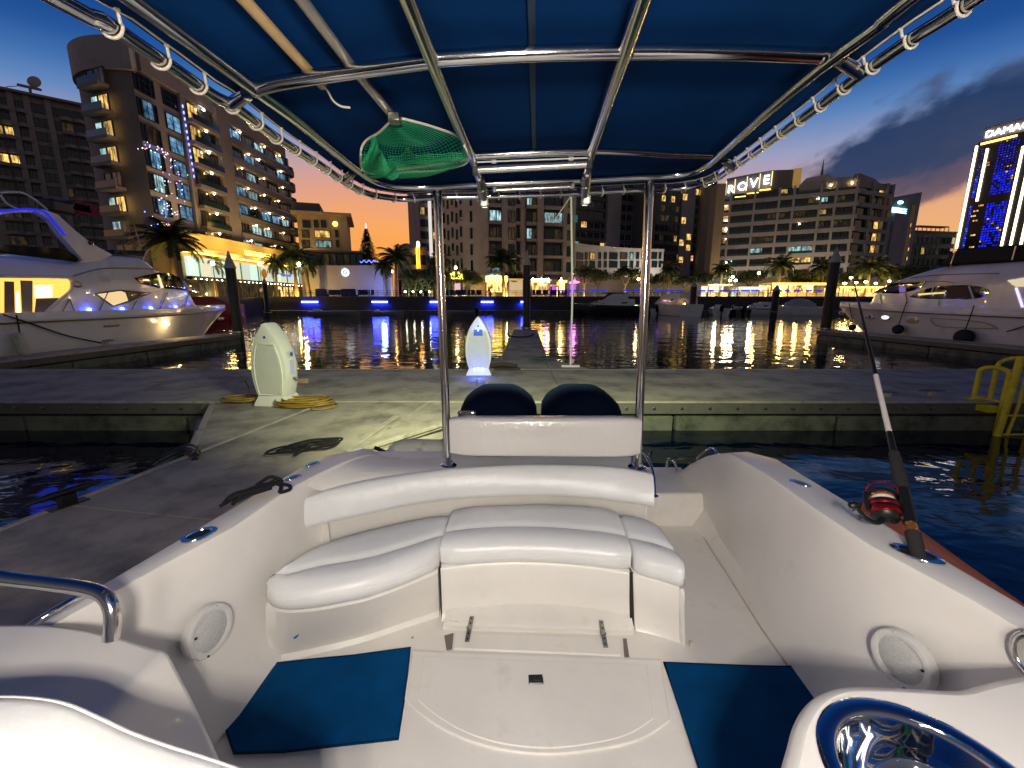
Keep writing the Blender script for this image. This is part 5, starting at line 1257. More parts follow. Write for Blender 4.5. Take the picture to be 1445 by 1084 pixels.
gl = pan([(535, 660), (600, 648), (680, 638), (760, 645), (862, 655), (720, 712), (640, 735)], 'side_window', M['stripe'])
pan([(548, 663), (680, 645), (706, 655), (722, 700), (640, 728)], 'pane', M['saloon_b'] if False else lamp_mat('curtain_glow', (1, .72, .34), .9), .035, True, .02, gl); pan([(716, 650), (850, 659), (730, 700)], 'pane', M['lit_dim'], .035, True, .02, gl)
ws = pan([(758, 572), (820, 556), (900, 541), (960, 545), (1010, 565), (1070, 608), (1135, 655), (1040, 640), (900, 628), (800, 606)], 'windscreen', M['glassd'])
pan([(888, 556), (898, 553), (925, 628), (908, 630)], 'pillar', lamp_mat('cabin_glow', (1, .75, .35), 1.2), .03, True, .02, ws)
for q in ((507, 750), (693, 746), (855, 741), (995, 735), (1117, 735)):
    p = PS(*Z4(*q), oS, 5, 60) + Vector((.05, -.05, 0)); mb = MB(); mb.ball(p, .06, 10, 6); mb.build('deck_light', M['led_bluew'], yl)
    l = bpy.data.lights.new('deck_light_glow', 'POINT'); l.energy = 2.2; l.color = (.03, .08, 1); l.shadow_soft_size = .04
    o = bpy.data.objects.new('deck_light_glow', l); COL.objects.link(o); o.location = p + Vector((.15, -.05, .02))
p = PS(*Z4(945, 832), oH, 5, 60) + Vector((.05, -.03, 0)); mb = MB(); mb.ball(p, .09, 12, 6, None, (.5, 1.3, .7)); mb.build('lit_porthole', lamp_mat('nav_glow', (1, .72, .30), 16), yl)
l = bpy.data.lights.new('hull_light', 'POINT'); l.energy = 18; l.color = (1, .66, .28); l.shadow_soft_size = .06
o = bpy.data.objects.new('hull_light', l); COL.objects.link(o); o.location = p + Vector((.35, -.1, -.05))
pan([(590, 838), (675, 832), (675, 846), (590, 852)], 'hull_vent', M['dsteel'], .02, False)
for q, a, b_ in (((1248, 802), .28, .10), ((435, 608), .16, .11)):
    p = PS(*Z4(*q), oH if q[0] > 1000 else oS, 5, 60); mb = MB(); mb.loft([[p + Vector((.02 + dx, math.cos(k * PI / 8) * a * s, math.sin(k * PI / 8) * b_ * s)) for k in range(16)] for s, dx in ((1, -.03), (1, .02), (.7, .03))], True, True); mb.build('porthole', M['dsteel'], yl)
for q0, q1 in (((390, 690), (345, 772)), ((608, 650), (556, 762)), ((770, 700), (740, 756)), ((943, 655), (902, 752)), ((1068, 655), (1036, 745)), ((390, 692), (420, 765))):
    lin_([q0, q1], .018, 'rail_stanchion', M['dsteel'], .05, True, None, False)
lin_([(420, 560), (560, 522), (700, 516), (900, 522)], .022, 'moulding_line', M['dsteel'], .012)
# flybridge arch: two thick fashion plates, a hard top between them and dark side glazing
def plateL(px, X, th, name, m_, parent=None):
    P = [PX(*Z4(*q), X) for q in px]; mb = MB(); mb.prism(P, (-th, 0, 0)); return mb.build(name, m_, parent or yl, smooth=None, bevel=.02)
archp = [(-300, 205), (0, 190), (120, 178), (250, 182), (330, 212), (425, 300), (520, 375), (640, 440), (560, 480), (440, 490), (470, 470), (350, 335), (285, 245), (205, 195), (110, 196), (0, 215), (-300, 235)]
for X in (-15.0, -18.6): plateL(archp, X, .20, 'flybridge_arch', M['hull'])
P = [PX(*Z4(*q), -15.1) for q in ((-300, 200), (0, 188), (120, 180), (235, 184))]
mb = MB(); mb.loft([[p, p + Vector((0, 0, -.10)), p + Vector((-3.6, 0, -.10)), p + Vector((-3.6, 0, 0))] for p in P], True, True); mb.build('hard_top', M['hull'], yl, smooth=30)
gp = [PX(*Z4(*q), -15.12) for q in ((-300, 375), (0, 378), (200, 395), (365, 405), (455, 462), (440, 482), (0, 430), (-300, 430))]
mb = MB(); mb.prism(gp, (-.03, 0, 0)); mb.build('side_glazing', M['glassd'], yl, smooth=None)
P = [PX(*Z4(*q), -14.97) for q in ((-300, 200), (0, 192), (120, 182), (200, 184), (262, 202), (320, 270), (370, 330))]
mb = MB(); mb.tube(spline(P, 4), .03, 8); mb.build('blue_strip_light', lamp_mat('blue_strip', (.02, .03, 1), .7), yl)
for k, f in ((0, .2), (1, .55), (2, .9)):
    p = P[0].lerp(P[3], f); l = bpy.data.lights.new('blue_strip_glow', 'POINT'); l.energy = 2; l.color = (.02, .05, 1); l.shadow_soft_size = .2
    o = bpy.data.objects.new('blue_strip_glow', l); COL.objects.link(o); o.location = p + Vector((.3, 0, -.35))
p = PX(*Z4(512, 372), -14.98); mb = MB(); mb.lathe([(.075, 0), (.075, .03), (.05, .05)], p, 14, (1, 0, 0)); mb.build('side_lamp', M['black'], yl)
mb = MB(); a = [PX(*Z4(*q), -16.2) for q in ((640, 436), (820, 452), (830, 418), (650, 412))]; mb.prism(a, (-1.5, 0, 0)); mb.build('upper_windscreen', M['glassd'], yl, smooth=None, bevel=.03)
mb = MB()
for q0, q1 in (((800, 412), (760, 270)), ((690, 385), (765, 275))): mb.tube([PX(*Z4(*q0), -16.4), PX(*Z4(*q1), -16.4)], .02, 6)
mb.build('antenna', M['dsteel'], yl)
for q in ((10, 90), (120, 80)):
    pass
mb = MB(); mb.tube(spline([PX(*Z4(*q), -16.5) for q in ((0, 90), (60, 85), (130, 90), (200, 130), (270, 185))], 4), .035, 8); mb.tube(spline([PX(*Z4(*q), -16.5) for q in ((0, 100), (40, 150), (110, 185))], 4), .03, 8); mb.build('radar_arch', M['hull'], yl)
mb = MB(); c = PX(*Z4(325, 172), -16.6); mb.obox(c, (.3, 0, 0), (0, .45, 0), (0, 0, .22)); c = PX(*Z4(420, 175), -16.6); mb.obox(c, (.3, 0, 0), (0, .4, 0), (0, 0, .2)); mb.build('roof_locker', M['stripe'], yl, bevel=.08)
p = PX(*Z4(495, 180), -16.3); mb = MB(); mb.prism([p + Vector((0, -.5, -.3)), p + Vector((0, .5, -.22)), p + Vector((0, .45, .22)), p + Vector((0, -.45, .25))], (-.05, 0, 0)); tag(mb.build('ensign', mat('maroon_flag', (.20, .01, .05), .8), yl, smooth=None), None)
fdl = [PS(*Z4(118, 945), oH, 5, 60) + Vector((.16, -.1, 0))]
t = thing('fender', 'cream fender with dark cover hanging on the left yacht side', 'fender', fdl[0], 'yacht fenders')
mb = MB(); mb.lathe([(.03, -.36), (.12, -.32), (.16, -.2), (.16, .2), (.12, .32), (.03, .36)], fdl[0], 16, (0, -.12, 1)); mb.build('tube', M['fender_w'], t, smooth=60)
mb = MB(); mb.tube([fdl[0] + Vector((0, 0, .34)), PS(*Z4(82, 800), oH, 5, 60) + Vector((.08, 0, .1))], .02, 6); mb.build('lanyard', M['rubber'], t)
a = PS(*Z4(0, 780), oH, 5, 60); b_ = PZ(*Z4(575, 940), .6); mb = MB(); mb.tube(spline([a + Vector((.1, 0, 0)), a.lerp(b_, .25) + Vector((.05, 0, -.02)), a.lerp(b_, .6) + Vector((0, 0, -.08)), b_], 5), .025, 8)
tag(mb.build('mooring_line', M['rubber'], None), 'dark mooring line running from the left yacht down to its finger dock', 'rope', 'black mooring lines')
cleat('dock_cleat', 'dock cleat holding the left yacht line on its finger dock', PZ(*Z4(600, 950), DZ), 1.4, s=1.4)
# ---- right yacht
SHR = [(5, 1.50), (14, 1.52), (20, 1.60), (28, 1.80)]
topR = [(1900, 430), (1700, 440), (1445, 468), (1200, 485), (1060, 492), (930, 512), (800, 552), (700, 592), (610, 638), (560, 662), (440, 682), (385, 692)]
yr, pan, lin_, hbR, hcR, oH, oS, tr_ = yacht('motor_yacht', 'large white motor yacht with oval side windows moored at the right', -1, 20.8, 2.3, 5.0, 27.0, SHR, topR, 1.65, Z8)
w1 = pan([(590, 656), (640, 628), (700, 600), (790, 596), (890, 594), (872, 620), (820, 642), (740, 660)], 'windscreen', M['glassd'])
pan([(740, 625), (775, 618), (778, 648), (742, 655)], 'cabin_lamp', lamp_mat('cabin_dim', (.25, .2, .8), .5), .03, True, .02, w1)
w2 = pan([(795, 680), (830, 658), (880, 636), (950, 620), (1040, 613), (1130, 612), (1200, 620), (1245, 640), (1250, 656), (1200, 684), (1120, 692), (1000, 692), (860, 688)], 'side_window', M['glassd'])
pan([(845, 668), (930, 645), (1000, 638), (998, 684), (850, 682)], 'pane', M['lit_dim'], .035, True, .02, w2)
pan([(850, 660), (1000, 650), (1000, 660), (850, 670)], 'curtain_glow', lamp_mat('cabin_line', (1, .75, .3), .9), .04, True, .02, w2)
pan([(1010, 618), (1140, 618), (1160, 684), (1010, 690)], 'blind', mat('brown_blind', (.10, .05, .03), .7), .035, True, .02, w2)
lin_([(925, 655), (938, 620)], .03, 'window_bar', M['hull'], .05, True, w2, False); lin_([(1138, 618), (1165, 690)], .035, 'window_bar', M['hull'], .05, True, w2, False)
lin_([(800, 572), (950, 555), (1300, 545)], .02, 'moulding_line', M['dsteel'], .012); lin_([(740, 620), (800, 600), (960, 590), (1050, 600)], .015, 'moulding_line', M['dsteel'], .012)
for q, lit in (((413, 770), 0), ((570, 792), 0), ((663, 795), 1), ((815, 810), 2)):
    p = PS(*Z8(*q), oH, 5, 60); a = .30 if q[0] > 500 else .2; b_ = .13 if q[0] < 800 else .15
    mb = MB(); mb.loft([[p + Vector((-.02 - dx, math.cos(k * PI / 8) * a * s, math.sin(k * PI / 8) * b_ * s)) for k in range(16)] for s, dx in ((1, -.03), (1, .02), (.85, .025))], True, True); o = mb.build('porthole', M['dsteel'], yr)
    mb = MB(); mb.loft([[p + Vector((-.045 - dx, math.cos(k * PI / 8) * a * .75 * s, math.sin(k * PI / 8) * b_ * .75 * s)) for k in range(16)] for s, dx in ((1, 0), (.6, .01))], True, True); mb.build('pane', (M['glassd'], M['porthole'], M['bamboo'])[lit], o)
lin_([(915, 800), (930, 830), (1000, 850), (1290, 858)], .016, 'styling_line', M['dsteel'], .02, False); lin_([(915, 800), (1100, 810), (1230, 828), (1290, 858)], .016, 'styling_line', M['dsteel'], .02, False)
for q0, q1 in (((630, 665), (640, 715)), ((775, 655), (785, 715)), ((965, 695), (962, 728))): lin_([q0, q1], .02, 'rail_stanchion', M['dsteel'], .04, True, None, False)
P = [PX(*Z8(*q), 18.9) for q in ((950, 506), (1050, 418), (1200, 396), (1390, 386), (1700, 384), (1700, 470), (1400, 472), (1060, 492))]
mb = MB(); mb.prism(P, (3.7, 0, 0)); mb.build('flybridge_cover', mat('black_cover', (.012, .012, .014), .75, bump=.4, bscale=4), yr, smooth=None, bevel=.08)
for q0, q1 in (((1030, 495), (1055, 425)), ((1378, 470), (1400, 390))):
    mb = MB(); mb.tube([PX(*Z8(*q0), 18.82), PX(*Z8(*q1), 18.82)], .03, 8); mb.build('frame_pole', M['steel'], yr)
pan([(1350, 585), (1445, 570), (1700, 560), (1700, 610), (1445, 620), (1400, 622)], 'wing_lamp', lamp_mat('wing_glow', (1, .85, .55), .7), .02, True, .03)
pan([(1395, 628), (1408, 626), (1445, 735), (1432, 738)], 'light_strip', lamp_mat('violet_strip', (.6, .55, 1), 1.6), .03, True, .03)
for i, (q, s, w_) in enumerate((((490, 850), .18, 'bow'), ((750, 862), .23, 'middle'), ((1125, 905), .32, 'stern'))):
    p = PS(*Z8(*q), oH, 5, 60) + Vector((-.25, -.1, 0)); lab = ('round dark fender nearest the bow of the right yacht', 'round dark fender midway along the right yacht side', 'largest round dark fender farthest from the bow of the right yacht')[i]
    t = thing('fender', lab, 'fender', p, 'yacht fenders'); mb = MB(); mb.ball(p, s, 16, 10); mb.build('ball', M['fender_b'], t, smooth=80)
    q1 = ((460, 720), (785, 715), (1170, 735))[i]; mb = MB(); mb.tube([p + Vector((0, 0, s)), PS(*Z8(*q1), oH, 5, 60) + Vector((-.06, 0, .05))], .02, 6); mb.build('lanyard', M['rubber'], t)
a = PZ(*Z8(1165, 908), .6); b_ = PS(*Z8(1445, 850), oH, 5, 60) + Vector((-.1, 0, 0)); mb = MB(); mb.tube(spline([a, a.lerp(b_, .5) + Vector((0, 0, -.08)), b_, b_ + (b_ - a) * .3], 4), .022, 8)
tag(mb.build('mooring_line', M['rubber'], None), 'dark mooring line running from the right yacht down to its finger dock', 'rope', 'black mooring lines')

# =================================================================== smaller boats across the basin
def small_boat(name, label, cat, loc, ang, Lb, Bb, free, hullm, house=None, glass=True, stripe=None, cover=None, outboard=True, group=None, open_=True):
    """bow along +x before turning; house = (x0, x1, height, rake)"""
    t = thing(name, label, cat, loc, group); t.rotation_euler.z = ang
    rings = []
    for i in range(15):
        f = i / 14; x = lerp(-Lb / 2, Lb / 2, f); k = 1 if f < .45 else 1 - ((f - .45) / .55) ** 2.3; k = max(k, .015); zs = free * (1 + .35 * max(0, f - .3) ** 1.5)
        w_ = Bb / 2 * k; ring = [Vector((x, 0, -.4 * (1 - f ** 3))), Vector((x, w_ * .55, -.22)), Vector((x, w_ * .86, .04)), Vector((x, w_ * .97, zs * .55)), Vector((x, w_, zs * .9)), Vector((x, w_ * 1.01, zs)), Vector((x, w_ * .9, zs + .03)), Vector((x, 0, zs + .07))]
        rings.append(ring + [Vector((p.x, -p.y, p.z)) for p in ring[1:-1][::-1]])
    mb = MB(); mb.loft(rings, True, True); mb.build('hull', hullm, t, smooth=40, local=True)
    if stripe:
        for s in (1, -1):
            mb = MB(); P = [Vector((r_[4].x, s * (r_[4].y + .015), r_[4].z)) for r_ in rings]
            for a, b_ in zip(P, P[1:]): mb.bar(a, b_, .03, .10)
            mb.build('strake', stripe, t, smooth=None, local=True)
        mb = MB(); 
        mb.loft([[p for p in (Vector((r_[6].x, r_[6].y, r_[6].z)), Vector((r_[7].x, 0, r_[7].z + .03)), Vector((r_[6].x, -r_[6].y, r_[6].z)))] for r_ in rings], ring_closed=False, caps=False); mb.build('deck', M['hull'], t, smooth=40, local=True)
    zt = free
    if house:
        for hi, (x0, x1, h, rk, ws, m_) in enumerate(house):
            rr = []
            for i in range(9):
                f = i / 8; x = lerp(x0, x1, f); z = zt + h * (1 if f < .45 else 1 - ((f - .45) / .55) ** 1.6 * rk); zb = zt - .02
                w_ = ws * Bb / 2 * (1 if f < .6 else 1 - (f - .6) * .7)
                rr.append([Vector((x, w_, zb)), Vector((x, w_ * .96, lerp(zb, z, .7))), Vector((x, w_ * .82, z)), Vector((x, -w_ * .82, z)), Vector((x, -w_ * .96, lerp(zb, z, .7))), Vector((x, -w_, zb))])
            mb = MB(); mb.loft(rr, True, True); hs = mb.build(('cabin', 'upper_cabin', 'cabin')[hi], m_, t, smooth=45, local=True)
            if glass and m_ is M['hull']:
                for s in (1, -1):
                    wy = ws * Bb / 2; A_ = [(lerp(x0, x1, .14), .52), (lerp(x0, x1, .60), .54), (lerp(x0, x1, .80), .30), (lerp(x0, x1, .2), .30)]
                    mb = MB(); mb.prism([Vector((x, s * (wy * .995 * (1 if x < lerp(x0, x1, .6) else .9) + .012), zt + h * q)) for x, q in A_], (0, -s * .05, 0)); mb.build('side_window', M['glassd'], hs, smooth=None, local=True)
                fr = [Vector((lerp(x0, x1, .56) + .03, s * ws * Bb / 2 * .78, zt + h * 1.0)) for s in (1, -1)] + [Vector((lerp(x0, x1, .88) + .05, s * ws * Bb / 2 * .72, zt + h * (1 - .7 * rk) + .05)) for s in (-1, 1)]
                mb = MB(); mb.prism(fr, (-.02, 0, -.05)); mb.build('windscreen', M['glassd'], hs, smooth=None, local=True)
    if cover:
        x0, x1, h = cover; rr = []
        for i in range(7):
            f = i / 6; x = lerp(x0, x1, f); hh = h * math.sin(PI * lerp(.12, .88, f)) ** .6; w_ = Bb / 2 * .88 * (1 if f < .6 else 1 - (f - .6) * .8)
            rr.append([Vector((x, w_, zt)), Vector((x, w_ * .75, zt + hh * .75)), Vector((x, 0, zt + hh)), Vector((x, -w_ * .75, zt + hh * .75)), Vector((x, -w_, zt))])
        mb = MB(); mb.loft(rr, True, True); mb.build('boat_cover', M['canvas_g'], t, smooth=40, local=True)
    if outboard:
        mb = MB(); mb.box(-Lb / 2 - .45, -Lb / 2 - .02, -.2, .2, free * .6, free + .45); mb.box(-Lb / 2 - .32, -Lb / 2 - .12, -.07, .07, -.3, free * .6); mb.build('outboard', M['cowl'], t, bevel=.06, local=True)
    return t
def at_water(px, Y): p = PY(px, 440, Y); return Vector((p.x, Y, 0))
WH = M['hull']
scb = small_boat('sport_cruiser', 'low sport cruiser with dark hull and white cabin across the basin', 'boat', at_water(858, 64), PI + .10, 11.6, 3.3, 1.35, M['hull_dark'], [(-3.6, 3.2, .95, .9, .84, WH), (-2.6, 1.7, 1.75, .8, .72, WH)], stripe=M['hull_dark'], outboard=False)
mb = MB(); mb.box(-2.6, 1.0, -1.1, 1.1, 3.12, 3.24); mb.build('sun_roof', M['stripe'], scb, bevel=.05, local=True)
bc = small_boat('cabin_cruiser', 'boxy white cabin cruiser seen stern first by the right canopy post', 'boat', at_water(951, 61), 1.75, 8.4, 3.5, 1.55, WH, [(-3.2, 3.6, 1.5, .8, .86, WH)], outboard=False)
mb = MB(); mb.ball((-4.1, 1.3, 1.5), .10, 8, 5); mb.ball((-4.1, 1.0, 1.65), .08, 8, 5); mb.build('stern_lamp', M['bulb_a'], bc, local=True)
mb = MB(); mb.tube([(-4.0, -1.4, 1.6), (-4.0, -.5, 3.0)], .04, 6); mb.build('boarding_gate', M['stripe'], bc, local=True)
small_boat('open_boat', 'small open white boat just left of the boxy cabin cruiser', 'boat', at_water(921, 66), 1.5, 5, 2.0, .75, WH, None, group='small boats at the far pontoon')
small_boat('open_boat', 'plain open white boat right of the boxy cabin cruiser', 'boat', at_water(1012, 62), 1.3, 5.6, 2.3, .95, WH, [(-.6, .4, .55, .5, .4, WH)], glass=False, group='small boats at the far pontoon')
small_boat('open_boat', 'dark open boat between two white runabouts at the far pontoon', 'boat', at_water(1037, 64), 1.5, 5.4, 2.2, .8, M['hull_dark'], [(-.8, .6, .7, .6, .5, M['stripe'])], glass=False, group='small boats at the far pontoon')
small_boat('runabout', 'white runabout with windscreen frame and dark stripe at the far pontoon', 'boat', at_water(1068, 62), PI - .25, 6.4, 2.3, .95, WH, [(-1.6, 1.4, .9, .9, .72, WH)], stripe=M['stripe'], group='small boats at the far pontoon')
small_boat('runabout', 'white bow rider under a grey canvas cover left of the tall right pile', 'boat', at_water(1128, 60), PI - .12, 6.6, 2.5, 1.15, WH, None, cover=(-1.6, 1.9, 1.25), stripe=WH, group='small boats at the far pontoon')
small_boat('dinghy', 'low pale dinghy lying below the white wall', 'dinghy', at_water(473, 60), .02, 7.0, 1.9, .55, mat('grey_dinghy', (.22, .22, .23), .5), [(-2.9, -1.9, .35, .4, .5, WH)], glass=False, outboard=False, group='dinghies below the quay')
small_boat('dinghy', 'low pale dinghy lying below the decorated fir tree', 'dinghy', at_water(548, 62), .03, 4.4, 1.6, .45, mat('grey_dinghy_pale', (.25, .25, .26), .5), [(-1.9, -1.2, .3, .4, .5, WH)], glass=False, outboard=False, group='dinghies below the quay')
small_boat('dinghy', 'low pale dinghy beside the left canopy post', 'dinghy', at_water(650, 64), PI, 4.4, 1.6, .45, mat('grey_dinghy_dark', (.16, .16, .17), .5), None, glass=False, outboard=True, group='dinghies below the quay')
rb = small_boat('speedboat', 'red speedboat behind the left yacht bow', 'boat', at_water(303, 44), .9, 5.6, 2.2, 1.45, M['red'], [(-2.2, 1.2, 1.0, .7, .85, M['red'])], glass=False, outboard=False)
fd = thing('floating_dock', 'long low pontoon along the foot of the far quay', 'dock', (10, 68, 0)); dock_parts(fd, (-40, 68), (62, 68), 1.9, 8)
# =================================================================== far quay and promenade
def px2x(px, Y, py=424): return PY(px, py, Y).x
qx0 = -42.0
mb = MB(); mb.box(qx0, 420, QY, QY + .7, -2, QZ + .0); mb.box(-400, qx0, 40, QY + .7, -2, QZ)
q = tag(mb.build('quay_wall', M['quay'], None, smooth=None), 'dark stone quay wall along the far side of the basin', 'quay wall', None, 'thing')
mb = MB(); mb.box(qx0, 420, QY - .06, QY + .8, QZ + .002, QZ + .16); mb.build('coping', M['pontoon'], q, smooth=None, bevel=.02)
mb = MB(); mb.poly([(-3000, -200, QZ + .004), (qx0 - 6, 40, QZ + .004), (qx0 - 6, QY + .7, QZ + .004), (-3000, QY + .7, QZ + .004)])
mb.build('promenade', M['paving'], None, smooth=None)['kind'] = 'structure'
for i, (a, b_, lab) in enumerate(((338, 347, 'blue light bar on the quay wall beside the left pile'), (426, 449, 'blue light bar on the quay wall below the left palms'), (525, 547, 'blue light bar on the quay wall below the white wall end'), (607, 618, 'blue light bar on the quay wall at the left canopy post'), (679, 696, 'blue light bar on the quay wall above the blue-lit pedestal'), (735, 738, 'short blue light bar just left of the middle pile'))):
    xa, xb = px2x(a, QY), px2x(b_, QY); z = PY((a + b_) / 2, 426.2, QY).z
    t = thing('light_bar', lab, 'light bar', ((xa + xb) / 2, QY - .1, z), 'blue light bars on the quay wall')
    mb = MB(); mb.box(xa, xb, QY - .20, QY - .10, z - .13, z + .13); mb.build('tube', M['led_blue'], t, smooth=None)
    mb = MB(); mb.box(xa - .1, xb + .1, QY - .10, QY, z - .18, z + .18); mb.build('housing', M['stripe'], t, smooth=None)
    l = bpy.data.lights.new('light_bar_glow', 'AREA'); l.shape = 'RECTANGLE'; l.size = xb - xa; l.size_y = .25; l.energy = 260; l.color = (.015, .03, 1)
    o = bpy.data.objects.new('light_bar_glow', l); COL.objects.link(o); o.location = ((xa + xb) / 2, QY - .25, z - .1); o.rotation_euler = (math.radians(35), 0, 0)
# railing
rnd = random.Random(3)
def railing(x0, x1, label, led, Y=QY + .35):
    t = thing('railing', label, 'railing', ((x0 + x1) / 2, Y, QZ), 'railings on the far quay')
    mb = MB()
    for z in (.55, .80, 1.10): mb.box(x0, x1, Y - .03, Y + .03, QZ + z - .03, QZ + z + .03)
    mb.build('rail', M['stripe'], t, smooth=None)
    k = int((x1 - x0) / 1.6); 
    for i in range(min(k, 60) + 1):
        x = lerp(x0, x1, i / min(k, 60)); mb = MB(); mb.box(x - .04, x + .04, Y - .05, Y + .05, QZ + .1, QZ + 1.12); mb.build('post', M['stripe'], t, smooth=None)
    if led:
        for i in range(26):
            if i % 7 == 5: continue
            a = lerp(x0, x1, (i + rnd.uniform(.02, .2)) / 26); b_ = lerp(x0, x1, (i + rnd.uniform(.6, .98)) / 26)
            mb = MB(); mb.box(a, b_, Y - .10, Y - .06, QZ + .95, QZ + 1.22); mb.build('blue_strip', M.setdefault('rblue', lamp_mat('railing_blue', (.015, .04, 1), .75)), t, smooth=None)
railing(qx0, px2x(600, QY), 'dark quay railing in front of the white wall', False)
railing(px2x(600, QY), px2x(785, QY), 'dark quay railing in front of the lit stalls', False)
railing(px2x(785, QY), px2x(1180, QY), 'blue-lit quay railing behind the far small boats', True)
# seats whose blue base colour stands in for blue light falling on them
for i, (a, b_, lab) in enumerate(((448, 464, 'lounge sofa with blue light put into its colour, on the quay at the left of the white wall'), (484, 504, 'lounge sofa with blue light put into its colour, on the quay under the round sign'))):
    xa, xb = px2x(a, QY + 2), px2x(b_, QY + 2); t = thing('lounge_sofa', lab, 'sofa', ((xa + xb) / 2, QY + 2, QZ), 'lounge sofas on the quay')
    mb = MB(); mb.box(xa, xb, QY + 1.7, QY + 2.5, QZ, QZ + .5); mb.build('seat', mat('sofa_blue_light_tint', (.01, .03, .30), .8), t, bevel=.06)
    mb = MB(); mb.box(xa, xb, QY + 1.4, QY + 1.7, QZ, QZ + 1.45); mb.build('backrest', mat('sofa_back_blue_light_tint', (.01, .03, .28), .8), t, bevel=.06)
for k, (a, b_, n_, lab) in enumerate(((466, 482, 5, 0), (506, 528, 6, 0), (622, 680, 14, 0), (740, 800, 12, 0))):
    for i in range(n_):
        x = px2x(lerp(a, b_, (i + .5) / n_), QY + 2.2); t = thing('terrace_chair', 'dark terrace chair with blue light put into its colour, among the row behind the quay railing', 'chair', (x, QY + 2.2, QZ), 'terrace chairs behind the railing'); t.rotation_euler.z = rnd.uniform(-.6, .6)
        mb = MB(); mb.box(-.25, .25, -.25, .25, .42, .50); mb.build('seat', mat('chair_blue_light_tint', (.01, .02, .22), .7) if 'bch' not in M else M['bch'], t, local=True, smooth=None)  # blue glow on the chairs is painted into their base colour
        if 'bch' not in M: M['bch'] = bpy.data.materials['chair_blue_light_tint']
        mb = MB(); mb.box(-.25, .25, -.27, -.21, .5, 1.3); mb.build('backrest', M['bch'], t, local=True, smooth=None)
        for sx in (-.22, .22):
            for sy in (-.22, .22): mb = MB(); mb.box(sx - .02, sx + .02, sy - .02, sy + .02, 0, .42); mb.build('leg', M['stripe'], t, local=True, smooth=None)
# ---- the white hoarding with its round sign
HY = 80.0; hx0, hx1 = px2x(428, HY), px2x(553, HY); hz = PY(490, 375.5, HY).z
hw = thing('white_wall', 'long plain white wall with a round lit sign on the promenade', 'wall', ((hx0 + hx1) / 2, HY, QZ))
hw['kind'] = 'thing'
mb = MB(); mb.box(hx0, hx1, HY, HY + 1.0, QZ, hz); mb.build('panel', mat('white_hoarding', (.42, .42, .47), .7, var=.08, vscale=.25), hw, smooth=None)
mb = MB(); mb.box(hx0 - .05, hx1 + .05, HY - .05, HY + 1.05, hz, hz + .12); mb.build('capping', M['b_grey'], hw, smooth=None)
c = PY(487, 384.5, HY - .12); mb = MB(); mb.lathe([(.74, 0), (.74, .12), (.70, .14), (.001, .14)], c + Vector((0, .12, 0)), 28, (0, -1, 0)); sd_ = mb.build('round_sign', lamp_mat('round_sign_light', (.95, 1, 1), 1.3), hw)
text_mesh('letter', 'D', .95, mat('teal_letter', (.0, .20, .20), .5), sd_, c + Vector((-.34, -.06, -.34)), (1, 0, 0), (0, 0, 1), .04)
l = bpy.data.lights.new('hoarding_wash', 'POINT'); l.energy = 900; l.color = (.22, .30, 1); l.shadow_soft_size = .5
o = bpy.data.objects.new('hoarding_wash', l); COL.objects.link(o); o.location = (px2x(535, QY + 2), HY - 4, QZ + 1.6)
# =================================================================== palms and trees
def palm_proto(h, nf, fl, seed, droop=1.0):
    r_ = random.Random(seed); t = thing('palm_tree', None, None); path = []
    for k in range(9): f = k / 8; path.append(Vector((.25 * f * f * r_.uniform(.5, 1), .1 * math.sin(f * 2), h * f)))
    mb = MB(); mb.tube(path, [.30 - .12 * (k / 8) + (.03 if k % 2 else 0) for k in range(9)], 10); mb.build('trunk', M['bark'], t, local=True, smooth=50)
    top = path[-1]; mb = MB()
    mb.ball(top + Vector((0, 0, -.1)), .42, 8, 6, None, (1, 1, 1.5))
    for i in range(nf):
        az = i * 2.399 + r_.uniform(-.2, .2); el0 = lerp(1.25, -.35, (i / nf) ** .8) + r_.uniform(-.12, .12); L_ = fl * r_.uniform(.8, 1.1)
        pts = []; p = top.copy(); el = el0
        for s in range(9):
            pts.append(p.copy()); d = Vector((math.cos(az) * math.cos(el), math.sin(az) * math.cos(el), math.sin(el))); p = p + d * L_ / 8; el -= (.09 + .05 * s / 2) * droop
        side0 = Vector((-math.sin(az), math.cos(az), 0))
        mb.tube(pts, [.05 - .005 * s for s in range(9)], 4, caps=False)
        for s in range(1, 33):
            f = s / 32 * 7.99; k = int(f); q = pts[k].lerp(pts[min(8, k + 1)], f - k); d = (pts[min(8, k + 1)] - pts[k]).normalized(); ll = fl * .30 * math.sin(PI * (.12 + .85 * s / 33)) ** .7
            for sg in (1, -1):
                e = q + (side0 * sg * .80 + d * .55 + Vector((0, 0, -.42 + r_.uniform(-.15, .1)))).normalized() * ll * r_.uniform(.8, 1.1); w_ = d * .075
                mb.add([q - w_, q + w_, e], [(0, 1, 2)])
    mb.build('crown', M['frond'], t, local=True, smooth=None, flip=False)
    return t
pA, pB = palm_proto(6.2, 34, 3.4, 1), palm_proto(5.2, 30, 3.0, 2, 1.25)
used = {}
